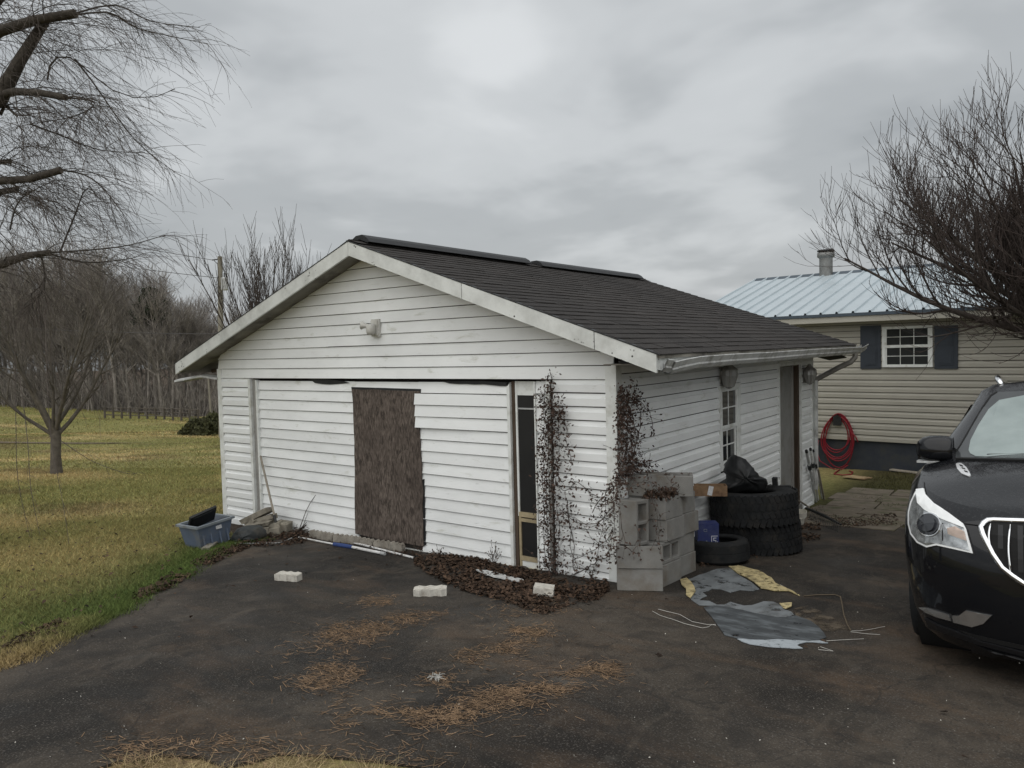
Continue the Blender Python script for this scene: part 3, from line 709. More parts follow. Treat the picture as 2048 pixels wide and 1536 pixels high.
cms = [course_mesh(s) for s in range(5)]
for s in (1, -1):
    for i in range(NC):
        o = bpy.data.objects.new('shingle_course', cms[(i * 3 + (s > 0)) % 5]); COL.objects.link(o); o.parent = roof
        d = i * EXP
        p = Vector((RIDGE_X + s * d * math.cos(ang), Y0 - .015, RIDGE_Z - .008 - d * math.sin(ang))) - Vector(gar.location)
        if s > 0: o.matrix_local = Matrix.Translation(p) @ Matrix.Rotation(ang, 4, 'Y')
        else: o.matrix_local = Matrix.Translation(p + Vector((0, Y1 - Y0 + .03, 0))) @ Matrix.Rotation(math.pi, 4, 'Z') @ Matrix.Rotation(ang, 4, 'Y')
capm = MB()
capm.prism([(RIDGE_X - .15, Y0 - .01, roof_z(RIDGE_X - .15) + .012), (RIDGE_X, Y0 - .01, RIDGE_Z + .016), (RIDGE_X + .15, Y0 - .01, roof_z(RIDGE_X + .15) + .012), (RIDGE_X, Y0 - .01, RIDGE_Z + .0)], (0, Y1 - Y0 + .02, 0))
capm.build('ridge_cap', MT['shingle'], roof)
for ya, yb, za_, zb_ in ((-.16, 2.98, .0, .0), (3.27, 6.55, -.012, .012)):
    m_ = MB()
    for yy0, yy1 in ((ya, yb),):
        prof = [(-.17, -.045), (-.12, .005), (-.05, .042), (.05, .046), (.12, .008), (.17, -.045), (.13, -.05), (.0, .0), (-.13, -.05)]
        m_.prism([(RIDGE_X + a, yy0, RIDGE_Z + .030 + za_ + b) for a, b in prof], (0, yy1 - yy0, zb_))
    m_.build('ridge_vent', MT['black_trim'], roof)
# rake boards (front): left in one length, right in three
def rake(name, xa, xb, h0, out=.026, mat=None, y=Y0):
    za, zb = roof_z(xa) - .014, roof_z(xb) - .014
    m_ = MB(); m_.prism([(xa, y, za), (xb, y, zb), (xb, y, zb - h0), (xa, y, za - h0)], (0, -out, 0)); return m_.build(name, mat or MT['fascia'], gar)
rake('rake_board', RIDGE_X - EAVE + .01, RIDGE_X - .003, .152); 
rake('rake_board', RIDGE_X + .003, -1.50, .152); rake('rake_board', -1.49, -.02, .153, .028); rake('rake_board', -.012, RIDGE_X + EAVE - .02, .152, .026)
for s in (-1, 1):      # drip edge
    m_ = MB(); xa, xb = RIDGE_X, RIDGE_X + s * (EAVE + .01)
    m_.prism([(xa, Y0 - .03, roof_z(xa) - .013), (xb, Y0 - .03, roof_z(xb) - .013), (xb, Y0 - .03, roof_z(xb) - .003), (xa, Y0 - .03, roof_z(xa) - .003)], (0, .06, 0)); m_.build('drip_edge', MT['black_trim'], gar)
    m_ = MB(); m_.prism([(xa, Y0 + .005, roof_z(xa) - .135), (xb - s * .04, Y0 + .005, roof_z(xb) - .121), (xb - s * .04, Y0 + .005, roof_z(xb) - .110), (xa, Y0 + .005, roof_z(xa) - .124)], (0, .30, 0)); m_.build('rake_soffit', MT['dark_soffit'], gar)
    m_ = MB(); m_.prism([(xa, Y1 - .01, roof_z(xa) - .014), (xb, Y1 - .01, roof_z(xb) - .014), (xb, Y1 - .01, roof_z(xb) - .16), (xa, Y1 - .01, roof_z(xa) - .16)], (0, .026, 0)); m_.build('rake_board', MT['fascia'], gar)
XE = RIDGE_X + EAVE; ZE = roof_z(XE)
post('eave_fascia', XE - .045, XE - .022, Y0 + .02, Y1 - .02, ZE - .15, ZE - .02, MT['fascia'])
post('eave_fascia', -GW - (XE) + .022, -GW - XE + .045, Y0 + .02, Y1 - .02, ZE - .15, ZE - .02, MT['dark_soffit'])
for a, b, dz in ((Y0 + .06, 1.75, 0), (1.77, 2.9, .004), (3.05, 4.4, -.004), (4.55, 5.5, .0), (5.62, Y1 - .05, -.01)):
    post('soffit_panel', .02, XE - .05, a, b, ZC + .012 + dz, ZC + .022 + dz, MT['dark_soffit'])
m_ = MB(); m_.add([(.10, 2.92, 2.0), (.42, 2.94, 2.0), (.40, 3.06, 1.95), (.16, 3.1, 1.93)], [(0, 1, 2, 3)]); m_.build('broken_soffit', MT['dark'], gar)
m_ = MB(); m_.add([(.04, 6.1, 1.99), (.5, 6.2, 1.97), (.48, 6.75, 1.90), (.2, 6.8, 1.86), (.05, 6.6, 1.92)], [(0, 1, 2, 3, 4)]); m_.build('broken_soffit', MT['dark'], gar)
# gutter on the near side, bent at its front end, with elbow and downspout
def sweep(name, path, prof, mat, parent=gar):
    m_ = MB(); V = []; n = len(prof)
    for (px_, py_, pz_) in path:
        for a, b in prof: V.append((px_ + a, py_, pz_ + b))
    F = [(i * n + k, i * n + k + 1, (i + 1) * n + k + 1, (i + 1) * n + k) for i in range(len(path) - 1) for k in range(n - 1)]
    m_.add(V, F); return m_.build(name, mat, parent)
GP = [(.0, .0), (.0, -.085), (.055, -.095), (.085, -.06), (.082, -.045), (.112, .004), (.108, .010), (.100, .006), (.072, -.045), (.074, -.06), (.05, -.084), (.006, -.075), (.006, 0)]
gz = ZE - .035
sweep('gutter', [(XE - .02, Y0 + .10, gz - .045), (XE - .018, .0, gz - .03), (XE - .02, .35, gz - .012), (XE - .02, 1.2, gz - .008), (XE - .022, 2.4, gz - .012), (XE - .02, 4.2, gz - .006), (XE - .016, 5.8, gz - .01), (XE - .01, 6.9, gz - .016), (XE + .0, 7.25, gz + .03)], GP, MT['gutter'])
sweep('gutter_end', [(XE - .03, Y0 - .01, gz - .02), (XE - .026, Y0 + .11, gz - .03)], GP, MT['gutter'])
m_ = MB(); m_.tube([(XE + .035, 6.62, gz - .08), (XE + .035, 6.62, gz - .16), (XE - .02, 6.60, gz - .235), (XE - .16, 6.57, gz - .30), (.07, 6.52, gz - .50), (.055, 6.51, gz - .56)], .042, 8); m_.build('downspout', MT['gutter_brown'], gar)
m_ = MB(); m_.tube([(.06, 6.50, gz - .52), (.055, 6.50, -.2)], .034, 8); m_.build('downspout', MT['gutter'], gar)
# torn gutter piece on the far eave, and its downspout
pa, pb = HY(356, 762, -.12), HY(442, 757, .02)
m_ = MB(); pm = HY(408, 752, -.06)
V = []
for q, w_ in ((pa, .0), (pm, .0), (pb, .0)):
    for dy_, dz_ in ((-.06, -.015), (-.055, .012), (.02, .03), (.09, .02), (.10, -.02)): V.append((q[0], q[1] + dy_, q[2] + dz_))
m_.add(V, [(i * 5 + k, i * 5 + k + 1, i * 5 + 6 + k, i * 5 + 5 + k) for i in range(2) for k in range(4)] + [(0, 1, 2, 3, 4)]); m_.build('torn_gutter', MT['gutter'], gar)
m_ = MB(); m_.tube([(-GW - .075, .06, 1.93), (-GW - .07, .06, 1.0), (-GW - .06, .06, -.1)], .028, 8); m_.build('downspout', MT['gutter'], gar)
m_ = MB(); m_.tube([(-GW - .25, .5, 2.02), (-GW - .38, .3, 1.99), (-GW - .52, .2, 1.97)], .03, 6); m_.build('broken_rafter', MT['rot_wood'], gar)
# side window
win = empty('window', (0, (WY0 + WY1) / 2, WZ0)); win.parent = gar; win.location = Vector((0, (WY0 + WY1) / 2, WZ0)) - gar.location
def wp(name, x0, x1, y0, y1, z0, z1, mat, parent=None): m_ = MB(); m_.bb(x0, x1, y0, y1, z0, z1); return m_.build(name, mat, parent or win)
fr = MT['trim']
wp('frame', -.06, .03, WY0 - .04, WY0 + .03, WZ0 - .02, WZ1 + .03, fr); wp('frame', -.06, .03, WY1 - .03, WY1 + .04, WZ0 - .02, WZ1 + .03, fr)
wp('frame', -.06, .028, WY0 + .03, WY1 - .03, WZ1 - .02, WZ1 + .03, fr); wp('sill', -.06, .045, WY0 + .03, WY1 - .03, WZ0 - .02, WZ0 + .03, fr)
ZM = 1.16
for z0, z1, xo in ((ZM, WZ1 - .02, .008), (WZ0 + .03, ZM, -.012)):
    ys0, ys1 = WY0 + .031, WY1 - .031
    wp('sash', xo - .02, xo, ys0, ys0 + .035, z0, z1, fr); wp('sash', xo - .02, xo, ys1 - .035, ys1, z0, z1, fr)
    wp('sash', xo - .021, xo - .001, ys0 + .035, ys1 - .035, z0, z0 + .04, fr); wp('sash', xo - .021, xo - .001, ys0 + .035, ys1 - .035, z1 - .03, z1, fr)
    wp('muntin', xo - .014, xo - .007, (ys0 + ys1) / 2 - .008, (ys0 + ys1) / 2 + .008, z0 + .04, z1 - .03, fr)
    zm_ = (z0 + z1) / 2 + .01; wp('muntin', xo - .013, xo - .008, ys0 + .035, ys1 - .035, zm_ - .008, zm_ + .008, fr)
    for (a, b) in ((ys0 + .035, (ys0 + ys1) / 2 - .008), ((ys0 + ys1) / 2 + .008, ys1 - .035)):
        for (c, d_) in ((z0 + .04, zm_ - .008), (zm_ + .008, z1 - .03)): wp('pane', xo - .016, xo - .014, a, b, c, d_, MT['window_glass'])
# side door
dr = empty('side_door', (0, (DY0 + DY1) / 2, DZ0)); dr.parent = gar; dr.location = Vector((0, (DY0 + DY1) / 2, DZ0)) - gar.location
def sp2(name, x0, x1, y0, y1, z0, z1, mat): m_ = MB(); m_.bb(x0, x1, y0, y1, z0, z1); return m_.build(name, mat, dr)
sp2('casing', -.01, .024, DY0 - .05, DY0, DZ0, DZ1 + .05, MT['trim']); sp2('casing', -.01, .022, DY0 + .001, DY1 - .001, DZ1, DZ1 + .05, MT['trim']); sp2('casing', -.01, .024, DY1, DY1 + .05, DZ0 - .1, DZ1 + .05, MT['trim'])
sp2('leaf', -.125, -.085, DY0 + .02, DY1 - .16, DZ0 + .02, DZ1 - .015, MT['door_grey']); sp2('jamb', -.125, -.06, DY1 - .158, DY1 - .10, DZ0 + .02, DZ1 - .015, MT['jamb_grey'])
sp2('jamb', -.12, -.005, DY1 - .098, DY1 - .001, DZ0 - .05, DZ1 - .003, MT['rot_wood']); sp2('jamb', -.12, -.004, DY0 + .001, DY0 + .018, DZ0, DZ1 - .003, MT['jamb_grey'])
sp2('head', -.12, -.006, DY0 + .02, DY1 - .10, DZ1 - .014, DZ1 - .002, MT['dark_soffit']); sp2('threshold', -.12, .03, DY0, DY1, DZ0 - .06, DZ0 + .015, MT['concrete'])
m_ = MB(); m_.lathe([(.0, .0), (.028, .0), (.03, .02), (.02, .045), (.0, .05)], (-.085, DY0 + .10, .62), 12, rot=Matrix.Rotation(R(90), 3, 'Y')); m_.build('knob', MT['galv'], dr, True)
# wall lights
p = HY(753, 656, -.017)
fl = empty('security_light', (p[0], -.018, p[2] - .1), 'white plastic security light mounted high in the garage gable', 'wall light')
m_ = MB(); m_.box((p[0] + .01, -.034, p[2]), (.125, .03, .20)); m_.box((p[0] + .01, -.058, p[2]), (.10, .02, .165)); m_.build('back_box', MT['white_plastic'], fl)
m_ = MB(); m_.lathe([(.0, .055), (.042, .052), (.052, .03), (.054, -.03), (.045, -.06), (.0, -.068)], (p[0] + .012, -.115, p[2] - .012), 16); m_.build('sensor_dome', MT['white_plastic'], fl, True)
m_ = MB(); rt_ = Matrix.Rotation(R(-78), 3, 'Y') @ Matrix.Rotation(R(20), 3, 'X'); m_.lathe([(.0, -.02), (.026, -.02), (.028, .05), (.05, .085), (.047, .085), (.02, .05)], (p[0] - .04, -.10, p[2] + .018), 14, rot=rt_); m_.build('lamp_head', MT['white_plastic'], fl, True)
def coach(px, py, h, cover, label, parts):
    c = HX(px, py + 14, .10); o = empty('coach_light', (.018, c[1], c[2] - h / 2), label, 'wall light')
    m_ = MB(); m_.box((.028, c[1], c[2] + .02), (.02, .10, h * .62)); m_.build('back_plate', parts[0], o)
    m_ = MB(); m_.tube([(.03, c[1], c[2] + .03), (.07, c[1], c[2] + .10), (.115, c[1], c[2] + .11)], .012, 8); m_.build('arm', parts[0], o)
    m_ = MB(); m_.lathe([(.0, .19), (.025, .18), (.035, .15), (.105, .095), (.11, .08), (.0, .08)], (.115, c[1], c[2]), 10); m_.build('cap', parts[0], o)
    m_ = MB(); m_.lathe([(.092, .08), (.098, .02), (.06, -.11), (.0, -.115)], (.115, c[1], c[2]), 8); m_.build('glass', parts[1], o)
    m_ = MB()
    for q in range(6):
        a_ = q * math.pi / 3; m_.tube([(.115 + 0.100 * math.cos(a_), c[1] + 0.100 * math.sin(a_), c[2] + .075), (.115 + 0.104 * math.cos(a_), c[1] + 0.104 * math.sin(a_), c[2] + .02), (.115 + 0.064 * math.cos(a_), c[1] + 0.064 * math.sin(a_), c[2] - .10), (.115, c[1], c[2] - .13)], .006, 5)
    m_.build('cage', parts[0], o)
coach(1455, 741, .32, 0, 'white coach lantern with cloudy glass above the garage side window', (MT['old_lantern'], MT['glass_lamp']))
coach(1617, 738, .36, 0, 'stained grey coach lantern beside the garage side door', (MT['gutter_brown'], MT['glass_lamp']))

# ------------------------------------------------------------------ house behind
hd = np.array([.9964, -.0845, 0]); hn = np.array(HOUSE_N); hp0 = np.array(HOUSE_P)
def HW(px, py, off=0.0): return HP(px, py, hp0 + hn * off, hn)
def hs(s, off, z): q = hp0 + hd * s + hn * off; return (q[0], q[1], z)       # along-wall, outwards, height
house = empty('house', hs(3, -3.5, -.6), 'tan vinyl sided house with pale metal roof and dark foundation', 'house')
S0, S1 = -2.75, 9.5; HB, HT = .085, 2.62; DEP = 7.6
def hbox(name, s0, s1, o0, o1, z0, z1, mat, parent=None):
    m_ = MB(); v = [hs(s0, o0, z0), hs(s1, o0, z0), hs(s1, o1, z0), hs(s0, o1, z0), hs(s0, o0, z1), hs(s1, o0, z1), hs(s1, o1, z1), hs(s0, o1, z1)]
    m_.add(v, [(0, 1, 2, 3), (7, 6, 5, 4), (4, 5, 1, 0), (5, 6, 2, 1), (6, 7, 3, 2), (7, 4, 0, 3)]); return m_.build(name, mat, parent or house)
hbox('wall', S0, S1, -DEP, -.003, HB, HT, MT['gap_shade']); hbox('foundation', S0 + .03, S1 - .03, -DEP + .03, -.035, -1.4, HB + .002, MT['foundation'])
i = 0
while HB - .01 + i * CH < HT - .02:
    z0 = HB - .01 + i * CH; board('siding_board', house, hs(S0, 0, 0)[:2], hs(S1, 0, 0)[:2], hn[:2], z0, min(z0 + CH, HT), DUTCH, MT['house_siding']); i += 1
hbox('corner_post', S0 - .02, S0 + .07, -.05, .03, HB - .01, HT, MT['house_siding'])
hbox('vent', *[float(np.dot(HW(px, 878) - hp0, hd)) for px in (1835, 1880)], -.03, -.028, -.25, .0, MT['dark'])
# roof: pan panels between ribs
RZ, EZ = 3.92, 2.72; OV = .42; RO = -DEP / 2
rdeck = MB(); a_, b_ = S0 - .3, S1 + .3
rdeck.add([hs(a_, OV, EZ), hs(b_, OV, EZ), hs(b_, RO, RZ), hs(a_, RO, RZ), hs(a_, OV, EZ - .1), hs(b_, OV, EZ - .1), hs(b_, RO, RZ - .1), hs(a_, RO, RZ - .1), hs(a_, -DEP - OV, EZ), hs(b_, -DEP - OV, EZ), hs(a_, -DEP - OV, EZ - .1), hs(b_, -DEP - OV, EZ - .1)],
          [(0, 1, 2, 3), (5, 4, 7, 6), (4, 5, 1, 0), (4, 0, 3, 7), (1, 5, 6, 2), (3, 2, 9, 8), (6, 7, 10, 11), (8, 9, 11, 10), (7, 3, 8, 10), (2, 6, 11, 9)])
hroof = rdeck.build('roof', MT['metal_roof'], house)
sx = a_; pw = .32
while sx < b_ - .05:
    e_ = min(sx + pw, b_); m_ = MB(); lift = .012
    pr = [(sx, 0), (sx + .012, .038), (sx + .045, .038), (sx + .057, 0.0), (e_, 0.0)]
    V = []
    for q, l_ in pr:
        V += [hs(q, OV + .02, EZ + lift + l_), hs(q, RO, RZ + lift + l_)]
    m_.add(V, [(2 * j, 2 * j + 2, 2 * j + 3, 2 * j + 1) for j in range(4)]); m_.build('roof_panel', MT['metal_roof'], hroof); sx = e_
hbox('eave_trim', a_, b_, OV + .005, OV + .03, EZ - .05, EZ + .012, MT['metal_trim'], hroof)
hbox('gutter_fascia', a_, b_, OV - .04, OV + .004, EZ - .17, EZ - .052, MT['house_siding']); hbox('soffit', a_ + .1, b_, -.01, OV - .041, EZ - .13, EZ - .11, MT['house_siding'])
m_ = MB(); m_.add([hs(a_, RO + .16, RZ - .03), hs(b_, RO + .16, RZ - .03), hs(b_, RO, RZ + .05), hs(a_, RO, RZ + .05), hs(a_, RO - .16, RZ - .03), hs(b_, RO - .16, RZ - .03)], [(0, 1, 2, 3), (3, 2, 5, 4), (0, 3, 4), (1, 5, 2)]); m_.build('ridge_cap', MT['metal_trim'], hroof)
for s in (S0, S1 - .02):
    m_ = MB(); m_.prism([hs(s, 0, HT), hs(s, -DEP, HT), hs(s, RO, RZ - .08)], tuple(hd * .02)); m_.build('gable', MT['house_siding'], house)
# flue
q = HP(1652, 545, hp0 + hn * (RO + .1), hn); fz = RZ - .15
m_ = MB(); m_.lathe([(.165, 0), (.165, .62)], (q[0], q[1], fz), 16); flue = m_.build('flue', MT['flue'], house, True)
m_ = MB(); m_.lathe([(.165, .56), (.215, .60), (.215, .70), (.20, .70)], (q[0], q[1], fz), 16); m_.build('flue_collar', MT['flue'], flue, True)
m_ = MB(); m_.lathe([(.0, .80), (.20, .775), (.215, .755), (.215, .735), (.0, .735)], (q[0], q[1], fz), 16); m_.build('flue_cap', MT['black_trim'], flue)
m_ = MB()
for k in range(6): a = k * math.pi / 3; m_.tube([(q[0] + .17 * math.cos(a), q[1] + .17 * math.sin(a), fz + .68), (q[0] + .17 * math.cos(a), q[1] + .17 * math.sin(a), fz + .75)], .012, 5)
m_.build('flue_strut', MT['flue'], flue)
# house window and shutters
def su(px, py): v = HW(px, py, .03); return float(np.dot(v - hp0, hd)), float(v[2])
ws0, wz1 = su(1765, 654); ws1, wz0 = su(1866, 734)
hw = empty('window', hs((ws0 + ws1) / 2, 0, wz0)); hw.parent = house; hw.location = Vector(hs((ws0 + ws1) / 2, 0, wz0)) - house.location
def hwb(name, s0, s1, o0, o1, z0, z1, mat): return hbox(name, s0, s1, o0, o1, z0, z1, mat, hw)
hwb('frame', ws0, ws0 + .055, 0, .07, wz0, wz1, fr); hwb('frame', ws1 - .055, ws1, 0, .07, wz0, wz1, fr); hwb('frame', ws0 + .055, ws1 - .055, 0, .068, wz1 - .05, wz1, fr); hwb('sill', ws0 + .055, ws1 - .055, 0, .075, wz0, wz0 + .055, fr)
zmid = (wz0 + wz1) / 2 + .01
hwb('meeting_rail', ws0 + .055, ws1 - .055, .03, .066, zmid - .028, zmid + .028, fr)
for (z0, z1, oo) in ((wz0 + .055, zmid - .028, .044), (zmid + .028, wz1 - .05, .054)):
    a, b = ws0 + .055, ws1 - .055
    hwb('stile', a, a + .03, oo - .008, oo + .010, z0, z1, fr); hwb('stile', b - .03, b, oo - .008, oo + .010, z0, z1, fr)
    a += .03; b -= .03
    for t in (1 / 3, 2 / 3): hwb('muntin', a + (b - a) * t - .006, a + (b - a) * t + .006, oo - .004, oo + .004, z0, z1, fr)
    hwb('muntin', a, b, oo - .003, oo + .003, (z0 + z1) / 2 - .006, (z0 + z1) / 2 + .006, fr)
    for t in range(3):
        for zz in ((z0, (z0 + z1) / 2 - .006), ((z0 + z1) / 2 + .006, z1)): hwb('pane', a + (b - a) * t / 3 + .006 * (t > 0), a + (b - a) * (t + 1) / 3 - .006 * (t < 2), oo - .012, oo - .010, zz[0], zz[1], MT['window_glass'])
for (pa_, pb_) in ((1721, 1762), (1869, 1916)):
    s0, z1 = su(pa_, 652); s1, z0 = su(pb_, 737.5)
    sh = hbox('shutter', s0, s1, .0, .050, z0, z1, MT['slate'])
    zm_ = (z0 + z1) / 2
    for (c, d_) in ((z0 + .07, zm_ - .035), (zm_ + .035, z1 - .07)):
        hbox('shutter_panel', s0 + .07, s1 - .07, .0505, .058, c, d_, MT['slate'], sh); hbox('shutter_panel', s0 + .10, s1 - .10, .0585, .064, c + .03, d_ - .03, MT['slate'], sh)
# ------------------------------------------------------------------ parked car
CARP = Vector((3.42, -1.12, float(tz(3.42, -1.12)) + .014))
zax = NRM; yax = Vector((-.02, 1, 0)); yax = (yax - zax * yax.dot(zax)).normalized(); xax = yax.cross(zax)
CM = Matrix(((xax.x, yax.x, zax.x, CARP.x), (xax.y, yax.y, zax.y, CARP.y), (xax.z, yax.z, zax.z, CARP.z), (0, 0, 0, 1)))
CMI = CM.inverted()
car = bpy.data.objects.new('parked_suv', None); COL.objects.link(car); car.matrix_world = CM; car.empty_display_size = .2
tag(car, 'black family suv with chrome grille and fogged windscreen parked on the driveway', 'suv')
CLEN = 5.1
def ring(f, w, tail, Dn, Dr, pn=2.5, pr=3.5):
    """half outline (x>=0) from the nose centre to the tail centre: list of (x, y)"""
    o = []
    for a in np.sin(np.linspace(0, 1, 22) * math.pi / 2) ** 1.0 * .998: o.append((a * w, f + Dn * (1 - (1 - a ** pn) ** (1 / pn))))
    ys_ = np.linspace(f + Dn, tail - Dr, 26)[1:-1]
    yn = o[-1][1]
    for y in ys_:
        if y > yn + .02: o.append((w, y))
    while len(o) < 46: o.insert(-1, ((o[-1][0] + o[-2][0]) / 2, (o[-1][1] + o[-2][1]) / 2))
    o = o[:46]
    for a in np.sin(np.linspace(1, 0, 14) * math.pi / 2) * .998: o.append((a * w, tail - Dr * (1 - (1 - a ** pr) ** (1 / pr))))
    return o
def loft(rings, zf):
    """rings: half outlines; zf[k](x,y)->z. returns verts/faces of the skin on both sides"""
    n = len(rings[0]); V = []; F = []
    for s in (1, -1):
        b0 = len(V)
        for k, r_ in enumerate(rings):
            for x, y in r_: V.append((s * x, y, zf[k](x, y)))
        for k in range(len(rings) - 1):
            for i in range(n - 1):
                q = (b0 + k * n + i, b0 + k * n + i + 1, b0 + (k + 1) * n + i + 1, b0 + (k + 1) * n + i)
                F.append(q if s > 0 else q[::-1])
    return V, F
def capstrip(r_, zfun, crown, m=12):
    V = []; F = []; n = len(r_)
    for x, y in r_:
        for j in range(m + 1):
            a = -1 + 2 * j / m; V.append((a * x, y, zfun(x, y) + crown(y) * (1 - a * a) * min(1, x / .55)))
    for i in range(n - 1):
        for j in range(m): F.append((i * (m + 1) + j, i * (m + 1) + j + 1, (i + 1) * (m + 1) + j + 1, (i + 1) * (m + 1) + j))
    return V, F
shz = lambda x, y: .945 + .20 * float(sst(.05, 1.25, y)) + .03 * float(sst(1.2, 4.8, y))
specs = [(.15, .87, .14, .64), (.20, .915, .07, .70), (.31, .95, .025, .73), (.47, .975, .0, .74), (.62, .99, .0, .74), (.76, 1.0, .015, .76), (.87, .995, .045, .78)]
rings = []; zfs = []
for z, w, f, Dn in specs:
    rings.append(ring(f, w, CLEN - (.10 if z < .3 else .02), Dn, .35)); zfs.append(lambda x, y, z=z: z + (.08 * float(sst(.4, 2.5, y)) if z > .6 else 0))
rings.append(ring(.10, .965, CLEN - .08, .82, .35)); zfs.append(lambda x, y: shz(x, y) - .02)
rings.append(ring(.17, .925, CLEN - .14, .86, .35)); zfs.append(lambda x, y: shz(x, y) + .022)
V, F = loft(rings, zfs)
WH = [(.98, .36), (3.98, .36)]
def inwheel(f):
    c = np.mean([V[i] for i in f], 0)
    return any(math.hypot(c[1] - wy, c[2] - wz) < .415 for wy, wz in WH) and abs(c[0]) > .7
F = [f for f in F if not inwheel(f)]
v2, f2 = capstrip(rings[-1], lambda x, y: shz(x, y) + .022, lambda y: .035 + .075 * float(sst(.15, .75, y)))
V2 = V + v2; F2 = F + [tuple(i + len(V) for i in q) for q in f2]
body = mk('body', V2, F2, MT['paint'], car, smooth=True, local=True)
body.data.polygons.foreach_set('use_smooth', [True] * len(body.data.polygons))
# underbody and wheel housings
m_ = MB(); m_.bb(-.80, .80, .5, 4.7, .20, .55); m_.bb(-.66, .66, .3, 1.6, .22, .70); m_.bb(-.97, -.80, 1.42, 3.55, .22, .34); m_.bb(.80, .97, 1.42, 3.55, .22, .34); m_.build('underbody', MT['car_dark'], car, local=True)
for wy, wz in WH:
    for s in (-1, 1):
        m_ = MB(); m_.lathe([(.42, -.28), (.43, .02)], (s * .90, wy, wz), 28, rot=Matrix.Rotation(R(90) * s, 3, 'Y')); m_.build('wheel_housing', MT['car_dark'], car, True, local=True)
        wh = bpy.data.objects.new('wheel', None); COL.objects.link(wh); wh.parent = car; wh.location = (s * .855, wy, .368)
        rt_ = Matrix.Rotation(R(90) * s, 3, 'Y')
        m_ = MB(); m_.lathe([(.245, -.11), (.31, -.125), (.355, -.115), (.368, -.09), (.368, .09), (.355, .115), (.31, .125), (.245, .11)], (0, 0, 0), 40, True, rt_); m_.build('tyre', MT['tyre'], wh, True, local=True)
        m_ = MB(); m_.lathe([(.0, .03), (.06, .05), (.07, .02), (.22, .0), (.245, .03), (.25, .11), (.24, .11), (.225, .02)], (0, 0, 0), 30, False, rt_)
        for k in range(6):
            a = k * math.pi / 3; m_.box(rt_ @ Vector((.14 * math.cos(a), .14 * math.sin(a), .045)), (.20, .055, .04), rt_ @ Matrix.Rotation(a, 3, 'Z'))
        m_.build('rim', MT['chrome'], wh, local=True)
# greenhouse
gr_r = []; gz_ = []
belt = lambda x, y: shz(x, y) + .015 + .06 * max(0, 1 - (x / .9) ** 2) * float(sst(1.9, 1.3, y))
for t, f, w, tail, Dn in ((0, 1.08, .90, 4.96, .36), (.35, 1.44, .815, 4.90, .33), (.7, 1.80, .705, 4.80, .30), (.90, 2.03, .635, 4.72, .28), (1.0, 2.20, .56, 4.62, .27)):
    gr_r.append(ring(f, w, tail, Dn, .25, 2.6, 3)); gz_.append(lambda x, y, t=t: belt(x, y) * (1 - t) + (1.715 - .03 * float(sst(3, 4.7, y))) * t + .04 * math.sin(t * math.pi / 2) * (t > .85))
V, F = loft(gr_r, gz_); v2, f2 = capstrip(gr_r[-1], gz_[-1], lambda y: .035)
gh = mk('roof', V + v2, F + [tuple(i + len(V) for i in q) for q in f2], MT['paint'], car, smooth=True, local=True)
# ray-cast features on to the body skin
def bvh(o): return BVHTree.FromPolygons([CM @ v.co for v in o.data.vertices], [tuple(p.vertices) for p in o.data.polygons])
TB, TR = bvh(body), bvh(gh)
def cmap(tree, lift=0.0):
    def f(u, v):
        d = Vector(rayd(u, v)).normalized(); h = tree.ray_cast(Vector(CAM), d)
        if h[0] is None:
            h = tree.find_nearest(Vector(CAM) + d * 5.2)
        n = h[1] if h[1].dot(d) < 0 else -h[1]
        return tuple(CMI @ (h[0] + n * lift)), tuple(CMI.to_3x3() @ n)
    return f
def carpart(name, outline, tree, mat, thick=.004, lift=.0015, step=14, parent=None, both=True, smooth=True):
    v, f = patch(outline, cmap(tree, lift), step, thick)
    o = mk(name, v, f, mat, parent or car, local=True, smooth=False)
    if both: mk(name, [(-a, b, c) for a, b, c in v], [q[::-1] for q in f], mat, parent or car, local=True, smooth=False)
    return o
def ZA(pts): return [(1780 + x / 5.907, 940 + y / 5.907) for x, y in pts]
def ZB(pts): return [(1780 + x / 5.907, 1150 + y / 5.907) for x, y in pts]
def ZCc(pts): return [(1820 + x / 6.98, 740 + y / 6.98) for x, y in pts]
HL = ZA([(320, 240), (410, 228), (428, 300), (525, 405), (700, 512), (870, 640), (905, 705), (985, 985), (720, 925), (560, 890), (440, 915), (330, 860), (250, 760), (222, 640), (222, 500), (250, 380), (290, 290)])
def offs(poly, k):
    cx = sum(p[0] for p in poly) / len(poly); cy = sum(p[1] for p in poly) / len(poly); return [(cx + (x - cx) * k, cy + (y - cy) * k) for x, y in poly]
hl_v = {}
